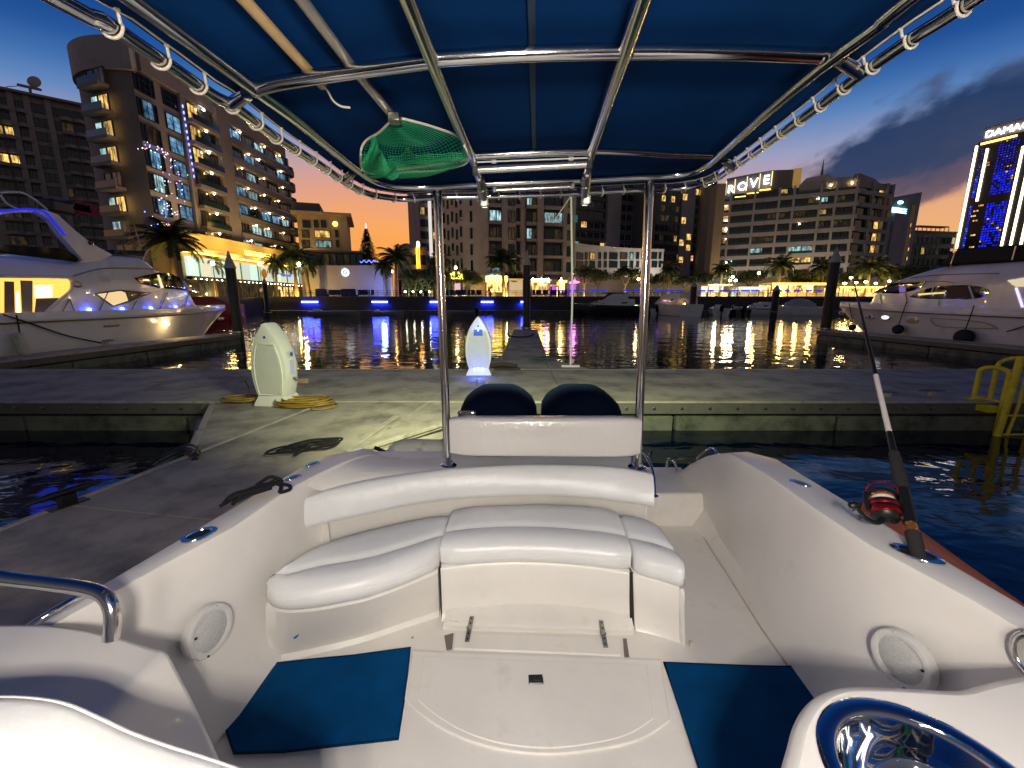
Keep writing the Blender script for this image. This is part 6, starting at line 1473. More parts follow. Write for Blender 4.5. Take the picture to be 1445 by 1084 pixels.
def palm(kind, px, py_top, Y, label, fsc=1.0, lit=0, lcol=(1, .62, .16)):
    src = (pA, pB)[kind]; h0 = (6.2, 5.2)[kind]; x = px2x(px, Y, py_top); zt = PY(px, py_top, Y).z; s = (zt - QZ) / h0
    o = src if kind not in used else copy_tree(src)
    used[kind] = 1; o.location = (x, Y, QZ); o.scale = (fsc * max(s, .8), fsc * max(s, .8), s); o.rotation_euler.z = rnd.uniform(0, 6.28)
    tag(o, label, 'palm tree', 'palm trees on the promenade')
    if lit:
        l = bpy.data.lights.new('palm_uplight', 'POINT'); l.energy = lit; l.color = lcol; l.shadow_soft_size = .12
        b_ = bpy.data.objects.new('palm_uplight', l); COL.objects.link(b_); b_.location = (x + .5, Y - 1.3, QZ + .5)
    return o
palm(0, 237, 338, 58, 'big bushy palm behind the left yacht under the fairy-lit windows', 1.15, 1500)
palm(0, 415, 364, 76, 'gold-lit palm beside the white end of the restaurant front', 1.0, 1300, (1, .55, .08))
palm(1, 387, 372, 75, 'small dark palm in front of the restaurant sign disc', .75)
palm(1, 432, 372, 77, 'dark palm just left of the long white wall', .95)
palm(0, 557, 364, 79, 'dark bushy palm at the right end of the white wall', .95, 0)
palm(1, 541, 376, 78, 'short palm leaning before the right end of the white wall', .8)
palm(0, 711, 368, 78, 'curved palm lit yellow left of the middle pile', 1.1, 900, (1, .75, .2))
palm(1, 622, 372, 84, 'slim palm beside the left canopy post', .8)
palm(0, 945, 380, 80, 'palm right behind the boxy cabin cruiser', .85, 300)
palm(1, 1019, 382, 80, 'palm between the lit kiosks and the letter building', .9, 700)
palm(0, 1101, 374, 80, 'palm with a lit trunk in front of the letter building', .95, 900)
palm(1, 1163, 378, 82, 'dark palm just left of the tall right pile', .9, 300)
palm(0, 1228, 376, 82, 'broad palm above the right restaurant lamps', 1.15, 900)
palm(1, 1252, 383, 84, 'smaller palm at the right end of the restaurant lamps', .9, 200)
palm(1, 300, 372, 70, 'low palm by the restaurant globes behind the left yacht', .8, 500)
def tree_proto(h, cr, seed, n_leaf=2600):
    r_ = random.Random(seed); t = thing('broadleaf_tree', None, None); mb = MB()
    mb.tube([(0, 0, 0), (.05, 0, h * .25), (0, .05, h * .42)], [.2, .16, .14], 8)
    limbs = []
    for k in range(6):
        a = k * 1.05 + r_.uniform(-.3, .3); e = Vector((math.cos(a) * cr * .6, math.sin(a) * cr * .6, h * r_.uniform(.68, .9))); mb.tube([(0, .05, h * .40), (e.x * .45, e.y * .45, h * .6), e], [.11, .07, .03], 6); limbs.append(e)
    mb.build('trunk', M['bark'], t, local=True, smooth=50); mb = MB()
    cl = [e + Vector((r_.uniform(-.5, .5), r_.uniform(-.5, .5), r_.uniform(-.2, .5))) for e in limbs for _ in range(3)] + [Vector((r_.uniform(-.4, .4), r_.uniform(-.4, .4), h * .92)) for _ in range(3)]
    for i in range(n_leaf):
        c = r_.choice(cl); d = Vector((r_.gauss(0, 1), r_.gauss(0, 1), r_.gauss(0, .8))).normalized() * cr * .34 * r_.uniform(.35, 1) ; q = c + d
        u = Vector((r_.gauss(0, 1), r_.gauss(0, 1), r_.gauss(0, 1))).normalized(); v = u.cross(Vector((r_.gauss(0, 1), r_.gauss(0, 1), r_.gauss(0, 1)))).normalized(); s = r_.uniform(.10, .2)
        mb.add([q - u * s, q + v * s * .6, q + u * s, q - v * s * .6], [(0, 1, 2, 3)])
    mb.build('crown', M['leaf'], t, local=True, smooth=None, flip=False); return t
tA = tree_proto(5.0, 2.6, 11); first = [True]
def tree(px, py_top, Y, label, wsc=1.0, lit=0):
    o = tA if first[0] else copy_tree(tA); first[0] = False; z = PY(px, py_top, Y).z; s = (z - QZ) / 5.0
    o.location = (px2x(px, Y), Y, QZ); o.scale = (wsc * max(s, .9), wsc * max(s, .9), s); o.rotation_euler.z = rnd.uniform(0, 6)
    tag(o, label, 'tree', 'broadleaf trees on the promenade')
    if lit:
        l = bpy.data.lights.new('tree_uplight', 'POINT'); l.energy = lit; l.color = (1, .80, .3); l.shadow_soft_size = .1
        b_ = bpy.data.objects.new('tree_uplight', l); COL.objects.link(b_); b_.location = (px2x(px, Y) + .3, Y - 1.2, QZ + .4)
tree(824, 378, 79, 'round tree with lit trunk right of the thin steel pole', 1, 450)
tree(842, 383, 81, 'dark round tree behind the dark-hulled sport cruiser', 1, 0)
tree(881, 378, 79, 'round tree with forked lit trunk left of the right canopy post', 1, 450)
tree(903, 386, 82, 'low dark tree at the foot of the curved white building', 1, 0)
tree(930, 388, 84, 'dark low tree left of the palm behind the cabin cruiser', 1, 60)
tree(965, 390, 83, 'dark low tree right of the palm behind the cabin cruiser', 1, 60)
tree(990, 386, 86, 'dark tree left of the lit white kiosks', 1, 60)
tree(1055, 384, 88, 'dark tree below the orange street lamp', 1.1, 60)
tree(1125, 384, 84, 'dark tree right of the lit-trunk palm', 1.2, 150)
tree(1145, 388, 86, 'dark spreading tree behind the gold terrace roof', 1.2, 150)
tree(1200, 385, 88, 'dark tree behind the right restaurant lamps', 1.3, 150)
tree(1275, 378, 90, 'dark tree at the foot of the lit teal sign building', 1.3, 100)
tree(1300, 380, 92, 'dark tree below the low far building at right', 1.3, 60)
tree(725, 385, 84, 'bush-like tree lit yellow behind the curved palm', 1.2, 250)
tree(655, 382, 84, 'green-lit tree around the yellow cafe sign', 1.2, 400)
tree(668, 390, 83, 'low green-lit tree right of the yellow cafe sign', 1.0, 250)
tree(640, 386, 83, 'low green tree left of the yellow cafe sign', 1.0, 200)
tree(585, 384, 88, 'dark tree right of the fir at the gap in the buildings', 1.3, 0)
tree(160, 366, 62, 'dark tree behind the left yacht windscreen', 1.2, 0)
# fir with fairy lights
FY = 90; ft = thing('fir_tree', 'tall decorated fir tree with a lit star against the orange sky', 'fir tree', (px2x(523, FY), FY, QZ)); fz = PY(522, 322, FY).z; r_ = random.Random(8)
mb = MB(); mb.tube([(0, 0, 0), (0, 0, fz - QZ - .3)], [.25, .05], 8); mb.build('trunk', M['bark'], ft, local=True); mb = MB(); Hf = fz - QZ
dots = []
for i in range(9000):
    f = r_.random() ** .75; z = .8 + (1 - f) * (Hf - .8) ; z = Hf - (Hf - .8) * f; R = lerp(.10, 4.9, f) * (1 - .28 * ((z * 1.35) % 1)); a = r_.uniform(0, 6.283); rr = R * r_.uniform(.3, 1.04)
    c = Vector((math.cos(a) * rr, math.sin(a) * rr, z)); o_ = Vector((math.cos(a), math.sin(a), -.45)).normalized() * r_.uniform(.3, .6); s = Vector((-math.sin(a), math.cos(a), 0)) * r_.uniform(.08, .17)
    mb.add([c - s, c + s, c + o_], [(0, 1, 2)])
mb.build('crown', M['fir'], ft, local=True, smooth=None, flip=False)
mb = MB()
for i in range(70):
    f = r_.random(); z = Hf - (Hf - .8) * f; R = lerp(.1, 4.9, f); a = r_.uniform(PI, 2 * PI); mb.ball((math.cos(a) * R, math.sin(a) * R, z), .045, 5, 4)
fo = mb.build('fairy_lights', lamp_mat('warm_fairy', (1, .7, .35), 1.2), ft, local=True); fo['kind'] = 'stuff'
mb = MB(); mb.ball((0, 0, Hf + .15), .16, 8, 6); mb.tube([(0, 0, Hf - .2), (0, 0, Hf + .9)], .05, 5); mb.build('star', M['led_dotw'], ft, local=True)
mb = MB()
for i in range(46):
    a = px2x(lerp(512, 552, i / 45), FY - 3); mb.ball((a, FY - 3, PY(530, 369 + 1.6 * math.sin(i * .8), FY - 3).z), .06, 5, 4)
t = tag(mb.build('string_lights', M['led_dotb'], None), 'string of small blue lights hung below the fir tree', 'string lights', None, 'stuff')
# =================================================================== street lamps
def lamp_proto():
    t = thing('street_lamp', None, None); mb = MB(); mb.tube([(0, 0, 0), (0, 0, .4), (0, 0, 3.9)], [.09, .06, .05], 8); mb.build('post', M['stripe'], t, local=True)
    mb = MB(); mb.ball((0, 0, 4.1), .24, 10, 8); mb.build('globe', M['bulb_w'], t, local=True); return t
lp0 = lamp_proto(); lf = [True]
def street_lamp(px, py, Y, label, m_=None, e=150, col=(1, .75, .4), sc=1.0):
    o = lp0 if lf[0] else copy_tree(lp0); lf[0] = False; p = PY(px, py, Y); o.location = (p.x, Y, QZ); o.scale = (sc, sc, (p.z - QZ) / 4.1); tag(o, label, 'street lamp', 'street lamps on the promenade')
    if m_:
        g = [c for c in o.children if c.name.startswith('globe')][0]; g.data = g.data.copy(); g.data.materials[0] = m_
    if e:
        l = bpy.data.lights.new('street_lamp_light', 'POINT'); l.energy = e; l.color = col; l.shadow_soft_size = .25
        b_ = bpy.data.objects.new('street_lamp_light', l); COL.objects.link(b_); b_.location = (p.x, Y - .5, p.z)
street_lamp(422, 373, 74, 'lamp globe beside the gold-lit palm', None, 300)
street_lamp(366, 372, 74, 'lamp globe over the white restaurant fascia', None, 250)
street_lamp(300, 372, 66, 'lamp globe behind the bow of the left yacht', None, 250)
street_lamp(590, 345, 100, 'tall bright white lamp against the pale tower', M['sign_w'], 0, sc=1.6)
street_lamp(553, 383, 84, 'warm lamp at the right end of the white wall', M['bulb_a'], 250, (1, .6, .2))
street_lamp(643, 378, 82, 'small warm lamp over the yellow cafe sign', M['bulb_a'], 100)
street_lamp(808, 387, 80, 'tiny amber lamp right of the thin steel pole', M['bulb_a'], 60, sc=.6)
street_lamp(845, 386, 84, 'pale lamp among the trees behind the sport cruiser', M['bulb_w'], 80, sc=.8)
street_lamp(901, 394, 78, 'warm lamp close left of the right canopy post', M['bulb'], 150)
street_lamp(1030, 396, 78, 'left globe of the bright lamp cluster', None, 220, sc=1.0)
street_lamp(1034, 391, 79, 'top globe of the bright lamp cluster', None, 0, sc=1.0)
street_lamp(1038, 396, 78, 'right globe of the bright lamp cluster', None, 220, sc=1.0)
street_lamp(1071, 385.5, 82, 'single orange street lamp in front of the letter building', M['bulb_a'], 250, (1, .55, .15))
street_lamp(1192, 400, 80, 'first warm globe right of the tall right pile', M['bulb'], 220, sc=1.3)
street_lamp(1201, 392, 82, 'amber globe above the row right of the tall right pile', M['bulb_a'], 160, sc=1.1)
street_lamp(1208, 399, 80, 'second warm globe right of the tall right pile', M['bulb'], 160, sc=1.1)
street_lamp(1222, 398, 80, 'third warm globe right of the tall right pile', M['bulb'], 160, sc=1.2)
street_lamp(1236, 400, 81, 'fourth warm globe near the right yacht windscreen', M['bulb'], 160, sc=1.0)
street_lamp(1255, 397, 82, 'last warm globe above the right yacht windscreen', M['bulb'], 160, sc=.9)
street_lamp(366, 420, 73.4, 'low amber bollard lamp on the quay by the slim dark pile', M['bulb_a'], 120, (1, .6, .15), .9)
# =================================================================== lit stalls and terraces
def stall(name, label, cat, px0, px1, py_top, Y, back, roof, sign=None, group='lit stalls on the quay', depth=3.0):
    x0, x1 = px2x(px0, Y), px2x(px1, Y); zt = PY((px0 + px1) / 2, py_top, Y).z; t = thing(name, label, cat, ((x0 + x1) / 2, Y, QZ), group)
    mb = MB(); mb.box(x0, x1, Y + depth - .1, Y + depth, QZ, zt - .3); mb.build('back_wall', back, t, smooth=None)
    mb = MB(); mb.box(x0 - .2, x1 + .2, Y - .2, Y + depth + .2, zt - .3, zt); mb.build('roof', roof, t, smooth=None, bevel=.03)
    for x in (x0, x1): mb = MB(); mb.box(x - .07, x + .07, Y - .07, Y + .07, QZ, zt - .3); mb.build('post', M['stripe'], t, smooth=None)
    mb = MB(); mb.box(x0 + .2, x1 - .2, Y + .6, Y + 1.2, QZ, QZ + 1.0); mb.build('counter', M['awning'], t, smooth=None)
    if sign:
        mb = MB(); mb.box(lerp(x0, x1, sign[0]), lerp(x0, x1, sign[1]), Y - .32, Y - .22, zt - sign[3], zt - .02 + sign[4]); mb.build('sign_board', sign[2], t, smooth=None)
    return t
stall('kiosk', 'cream-lit kiosk with a glowing sign board left of the middle pile', 'kiosk', 686, 716, 391, 79, M['lit_shop'], M['b_tan'], (0, 1, M['sign_gold'], .9, .2))
stall('kiosk', 'pale stone kiosk under the curved palm beside the middle pile', 'kiosk', 718, 738, 393, 80, lamp_mat('pale_glow', (1, .72, .40), .55), M['b_cream'])
stall('market_stall', 'amber-lit stall with white lamps right of the middle pile', 'stall', 750, 777, 394, 79, M['lit_shop'], M['b_brown'], (0, .9, M['bulb_a'], .45, .05))
stall('market_stall', 'narrow purple-lit stall beside the amber stall', 'stall', 778, 787, 402, 79, M['purple'], M['b_brown'])
stall('market_stall', 'small gold-lit stall left of the thin steel pole', 'stall', 788, 799, 396, 79, M['glow_gold'], M['b_brown'], (0, 1, M['sign_gold'], .4, .05))
stall('market_stall', 'narrow purple and pink stall right of the thin steel pole', 'stall', 807, 815, 397, 79, M['purple'], M['magenta'])
for i, (px, m_) in enumerate(((752, 'bulb_a'), (764, 'bulb_a'), (770, 'magenta'), (774, 'sign_w'), (792, 'bulb'), (811, 'magenta'))):
    p = PY(px, 396.5, 78.6); mb = MB(); mb.ball(p, .26, 8, 6); mb.tube([p + Vector((0, 0, .2)), p + Vector((0, 0, .6))], .03, 5)
    tag(mb.build('hanging_lamp', M[m_], None), ('amber lamp hanging right beside the middle pile', 'amber lamp hanging in the middle of the amber stall', 'pink lamp hanging over the amber stall', 'white lamp hanging at the right end of the amber stall', 'warm lamp hanging over the small gold stall', 'pink lamp hanging over the stall right of the steel pole')[i], 'lamp', 'lamps hanging at the stalls')
    l = bpy.data.lights.new('stall_light', 'POINT'); l.energy = 80; l.color = ((1, .6, .2), (1, .3, .9))[m_ == 'magenta']; l.shadow_soft_size = .3
    o = bpy.data.objects.new('stall_light', l); COL.objects.link(o); o.location = p + Vector((0, -.6, -.4))
# cafe sign and trellis
Yc = 82; xa, xb = px2x(636, Yc), px2x(654, Yc)
cs_ = thing('cafe_sign', 'glowing yellow two-line cafe sign among green-lit trees', 'sign', ((xa + xb) / 2, Yc, QZ))
mb = MB(); mb.box(xa - .15, xb + .15, Yc + .05, Yc + .2, PY(640, 396, Yc).z, PY(640, 383, Yc).z); mb.build('board', mat('green_board', (.05, .08, .01), .7), cs_, smooth=None)
mb = MB(); zz = [PY(645, y, Yc).z for y in (394, 391.5, 390.5, 386, 384.5)]
mb.box(xa, xb, Yc - .1, Yc, zz[0], zz[1])
for k in range(5):
    a = lerp(xa, xb, k / 5 + .02); b_ = lerp(xa, xb, k / 5 + .17)
    if k == 2: continue
    mb.box(a, b_, Yc - .1, Yc, zz[2], zz[3] + (.25 if k in (1, 3) else 0)); 
mb.build('lit_letters', M['sign_gold'], cs_, smooth=None)
for px in (638, 652): mb = MB(); x = px2x(px, Yc); mb.box(x - .06, x + .06, Yc + .1, Yc + .2, QZ, zz[0]); mb.build('post', M['stripe'], cs_, smooth=None)
tr = thing('trellis_tunnel', 'arched trellis tunnel with creepers lit green by the left canopy post', 'trellis', (px2x(590, 82), 82, QZ))
for k in range(8):
    xx = px2x(lerp(568, 634, k / 7), 82); mb = MB(); mb.tube([Vector((xx + 1.3 * math.cos(a), 82 + .4 * k % 1, QZ + 1.4 + 2.2 * max(0, math.sin(a)) if math.sin(a) > 0 else QZ)) for a in [PI * j / 10 for j in range(11)]], .10, 6); mb.build('arch', M['leaf'], tr)
mb = MB(); r_ = random.Random(4)
for i in range(2600):
    px = r_.uniform(566, 634); c = PY(px, r_.uniform(383, 411) if r_.random() < .6 else r_.uniform(380, 390), 83 + r_.uniform(-.5, .5)); u = Vector((r_.gauss(0, 1), r_.gauss(0, 1), r_.gauss(0, 1))).normalized() * .16; v = u.cross(Vector((r_.gauss(0, 1), r_.gauss(0, 1), .3))).normalized() * .1
    mb.add([c - u, c + v, c + u, c - v], [(0, 1, 2, 3)])
mb.build('creeper_leaves', M['leaf'], tr, smooth=None, flip=False)
for px in (572, 583, 594, 606): 
    l = bpy.data.lights.new('trellis_light', 'POINT'); l.energy = 130; l.color = (1, .92, .42); l.shadow_soft_size = .1
    o = bpy.data.objects.new('trellis_light', l); COL.objects.link(o); o.location = (px2x(px, 81), 81.6, QZ + .6)
    mb = MB(); mb.ball((px2x(px, 81), 81.2, QZ + 1.1), .14, 8, 5); tag(mb.build('ground_light', M['bulb_w'], None), {572: 'ground light at the left end of the trellis tunnel', 583: 'second ground light along the trellis tunnel', 594: 'third ground light along the trellis tunnel', 606: 'ground light nearest the left canopy post'}[px], 'ground light', 'ground lights along the trellis')
p = thing('information_board', 'white information board with pink light by the cafe sign', 'board', (px2x(646, 76), 76, QZ)); x = px2x(646, 76)
mb = MB(); mb.box(x - .5, x + .5, 76, 76.1, PY(646, 410, 76).z, PY(646, 400, 76).z); mb.build('panel', lamp_mat('poster_glow', (1, .55, .65), .9), p, smooth=None); mb = MB(); mb.box(x - .05, x + .05, 76.1, 76.2, QZ, PY(646, 400, 76).z); mb.build('post', M['stripe'], p, smooth=None)
# white-lit kiosks and gold terraces to the right
stall('kiosk', 'bright white-lit kiosk row in front of the tall tan fin', 'kiosk', 998, 1030, 401, 80, lamp_mat('white_wash', (1, .95, .72), 1.1), M['b_cream'], None, 'lit terraces on the right')
stall('kiosk', 'white-lit counter between the lamp cluster and the lit-trunk palm', 'kiosk', 1040, 1082, 405, 81, lamp_mat('cool_wash', (.85, .95, .8), .9), M['b_cream'], (0, .9, lamp_mat('white_line', (1, .95, .75), 2.5), .35, .0), 'lit terraces on the right')
stall('restaurant_terrace', 'long gold-lit restaurant terrace below the letter building', 'terrace', 1086, 1166, 399, 80, M['lit_shop'], M['b_tan'], (0, 1, M['glow_gold'], .42, -.05), 'lit terraces on the right', 4)
stall('restaurant_terrace', 'gold-lit terrace between the tall right pile and the right yacht', 'terrace', 1182, 1262, 404, 82, M['lit_shop'], M['b_tan'], (0, 1, M['glow_gold'], .35, -.05), 'lit terraces on the right', 4)
for px in (1010, 1060, 1105, 1125, 1145, 1195, 1215, 1240):
    l = bpy.data.lights.new('terrace_light', 'POINT'); l.energy = 420; l.color = (1, .62, .16) if px > 1090 else (1, .88, .6); l.shadow_soft_size = .3
    o = bpy.data.objects.new('terrace_light', l); COL.objects.link(o); o.location = (px2x(px, 79), 78.6, QZ + 2.2)
# far hedges and low garden wall closing the gaps between trunks
mb = MB(); mb.box(px2x(800, 92), px2x(1330, 92), 92, 93, QZ, QZ + 4.4); tag(mb.build('garden_wall', M['b_grey'], None, smooth=None), 'long low garden wall behind the promenade trees at right', 'wall', None, 'thing')
mb = MB(); mb.box(px2x(664, 86), px2x(690, 86), 86, 87, QZ, PY(670, 388, 86).z); tag(mb.build('garden_wall', M['b_tan'], None, smooth=None), 'plain tan garden wall left of the cream-lit kiosk', 'wall', None, 'thing')
# people
def person(label, loc, h, ang, lean, top, legs, group=None):
    t = thing('person', label, 'person', loc, group); t.rotation_euler.z = ang
    def skin(name, pts, edges, rad, m_):
        me = bpy.data.meshes.new(name); me.from_pydata([Vector((p[0] * h, p[1] * h, p[2] * h)) for p in pts], edges, []); me.materials.append(m_); o = bpy.data.objects.new(name, me); COL.objects.link(o); o.parent = t
        s = o.modifiers.new('skin', 'SKIN'); 
        for i, v in enumerate(me.skin_vertices[0].data if me.skin_vertices else []): v.radius = (rad[i] * h, rad[i] * h)
        return o
    pel = Vector((0, 0, .52)); ch = Vector((0, lean * .2, .74)); nk = Vector((0, lean * .3, .84)); hd = Vector((0, lean * .36, .93))
    mb = MB(); 
    mb.tube([pel * h, (pel + (ch - pel) * .5) * h, ch * h, nk * h], [.085 * h, .075 * h, .10 * h, .04 * h], 10)
    for s in (1, -1):
        mb.tube([(ch + Vector((s * .10, 0, .06))) * h, (ch + Vector((s * .135, .02, -.10))) * h, (ch + Vector((s * .13, .10 + lean * .1, -.22))) * h], [.042 * h, .034 * h, .024 * h], 8)
    mb.build('body', M[top], t, local=True, smooth=70)
    mb = MB()
    for s in (1, -1): mb.tube([(pel + Vector((s * .05, 0, 0))) * h, Vector((s * .06, .03 * s, .28)) * h, Vector((s * .06, -.03 * s, .03)) * h, Vector((s * .06, .06 - .03 * s, .01)) * h], [.075 * h, .052 * h, .034 * h, .03 * h], 8)
    mb.build('trousers', M[legs], t, local=True, smooth=70)
    mb = MB(); mb.ball(hd * h, .062 * h, 10, 8, None, (.9, 1, 1.15)); mb.build('head', M['skin'], t, local=True, smooth=80)
    mb = MB(); mb.ball((hd + Vector((0, -.012, .022))) * h, .064 * h, 10, 8, None, (.95, 1, 1)); mb.build('hair', M['hair'], t, local=True, smooth=80)
person('person in blue top leaning forward at the railing before the cream-lit kiosk', (px2x(692, QY + 1.2), QY + 1.2, QZ), 1.75, 2.2, .8, 'blue_label', 'trouser')
person('person in a pale shirt standing on the quay by the slim dark pile', (px2x(370, QY + 1.5), QY + 1.5, QZ), 1.75, 0, .15, 'shirt', 'trouser')
person('person in dark clothes standing beside the gold-lit palm', (px2x(396, QY + 2), QY + 2, QZ), 1.7, 3, .0, 'trouser', 'trouser')
# =================================================================== buildings
class Facade:
    """a vertical wall plane between two ground points, A at the left seen from outside"""
    def __init__(s, A, B):
        s.A = Vector((A[0], A[1], 0)); s.B = Vector((B[0], B[1], 0)); d = s.B - s.A; s.L = d.length; s.u = d.normalized(); s.n = Vector((s.u.y, -s.u.x, 0)); s.rz = math.atan2(s.u.y, s.u.x)
    def P(s, a, z, off=0.0): p = s.A + s.u * a + s.n * off; return Vector((p.x, p.y, z))
    def hit(s, px, py, off=0.0):
        r = ray(px, py); c = s.A + s.n * off - EYE; t = s.n.dot(c) / s.n.dot(r); p = EYE + r * t; return (p - s.A).dot(s.u), p.z
    def box(s, mb, a0, a1, z0, z1, o0, o1, mi=None):
        c = (s.P(a0, z0, o0) + s.P(a1, z1, o1)) / 2
        return mb.obox(c, s.u * (a1 - a0) / 2, s.n * (o1 - o0) / 2, Vector((0, 0, (z1 - z0) / 2)), mi)
def at_ratio(px, py, Y): return (PY(px, py, Y).x, Y)
WC = {}
def win_mesh(w_, h, glass, frame, nx, nz):
    k = (round(w_, 2), round(h, 2), glass, frame, nx, nz)
    if k in WC: return WC[k]
    mb = MB(); f = .09; d0, d1 = -.10, .10
    for b_ in ((-w_ / 2, w_ / 2, 0, f), (-w_ / 2, w_ / 2, h - f, h), (-w_ / 2, -w_ / 2 + f, f, h - f), (w_ / 2 - f, w_ / 2, f, h - f)): mb.box(b_[0], b_[1], d0, d1, b_[2], b_[3], 0)
    for i in range(1, nx): x = -w_ / 2 + w_ * i / nx; mb.box(x - .035, x + .035, -.06, .05, f, h - f, 0)
    for i in range(1, nz): z = h * i / nz; mb.box(-w_ / 2 + f, w_ / 2 - f, -.055, .05, z - .03, z + .03, 0)
    mb.add([(-w_ / 2 + f, -.02, f), (w_ / 2 - f, -.02, f), (w_ / 2 - f, -.02, h - f), (-w_ / 2 + f, -.02, h - f)], [(0, 1, 2, 3)], 1)
    o = mb.build('window', [M[frame], M[glass]], None, smooth=None); me = o.data; bpy.data.objects.remove(o); WC[k] = me; return me
class Bld:
    def __init__(s, name, label, cat, loc, group=None):
        s.t = thing(name, label, cat, loc, group); s.nw = 0; s.extra = MB(); s.rnd = random.Random(len(label))
        s.slots = {}
    def win(s, F, a0, a1, z0, z1, glass='glassb', frame='frame_d', nx=2, nz=2, off=.12, name='window'):
        w_, h = a1 - a0, z1 - z0
        if s.nw >= 100 and name == 'window':
            c = F.P((a0 + a1) / 2, (z0 + z1) / 2, off); mi = s.slots.setdefault(glass, len(s.slots))
            s.extra.obox(c, F.u * w_ / 2 * .92, F.n * .05, Vector((0, 0, h / 2 * .92)), mi); return
        s.nw += 1
        o = bpy.data.objects.new(name, win_mesh(w_, h, glass, frame, nx, nz)); COL.objects.link(o); o.parent = s.t
        o.location = F.P((a0 + a1) / 2, z0, off) - s.t.location; o.rotation_euler.z = F.rz
    def done(s):
        if s.extra.v:
            o = s.extra.build('window', [M[k] for k in s.slots], s.t, smooth=None); o['kind'] = 'stuff'
    def part(s, name, mb, m_, bevel=None, smooth=None): return mb.build(name, m_, s.t, smooth=smooth, bevel=bevel)
    def body(s, pts, z0, z1, m_, name='wall'):
        mb = MB(); mb.prism([(p[0], p[1], z0) for p in pts], (0, 0, z1 - z0)); return s.part(name, mb, m_)
def lit_pick(r_, p, opts): return r_.choice(opts) if r_.random() < p else 'glassb'
# ---------------- left tower
A = at_ratio(184.5, 96, 66); B = at_ratio(402, 240, 104); Fm = Facade(A, B)
b2 = Bld('apartment_tower', 'brown apartment tower with white drum top and lit windows at the left', 'apartment building', (A[0], A[1], QZ))
n = Fm.n; dep = 20
ztop = 34.2; zpar = 36.9
Cl = at_ratio(121, 230, 84)                                    # far end of the left return
lp_ = [(A[0], A[1]), (A[0] - 3.6, A[1] - .3), (A[0] - 7.2, A[1] + .6), (A[0] - 10.2, A[1] + 2.6), (A[0] - 12.0, A[1] + 5.6), (A[0] - 12.4, A[1] + 10), (A[0] - 12.0, A[1] + 15)]
left_pts = [(p.x, p.y) for p in spline([Vector((q[0], q[1], 0)) for q in lp_], 6)]
foot = left_pts[::-1] + [(B[0], B[1]), (B[0] - 12, B[1] + 3), (A[0] - 11, A[1] + 30)]
b2.body(foot, QZ, ztop, M['b_brown'])
dc = (A[0] - 5, A[1] + 9)
drum = [(A[0] + .4, A[1] - .35)] + [(p[0] + (p[0] - dc[0]) * .06, p[1] + (p[1] - dc[1]) * .06) for p in left_pts[1:]] + [(A[0] - 2, A[1] + 16), (A[0] - .5, A[1] + 3)]
b2.body(drum, ztop - .6, zpar + .7, M['b_white'], 'drum_parapet')
mb = MB(); Fm.box(mb, 1.2, Fm.L, ztop + .01, zpar - .2, -1.5, .5); b2.part('parapet', mb, M['b_brown'])
rows = [32.6 - 3.33 * k for k in range(8)]
def spx(px, py): return Fm.hit(px, py)[0]
c1 = (spx(193, 118), spx(213, 118)); c2 = (spx(232, 161), spx(251, 161)); cb = (spx(262, 165), spx(299, 170)); pr = (spx(300, 175), spx(318, 185)); bs = (spx(322, 200), Fm.L - .2)
rr = random.Random(21)
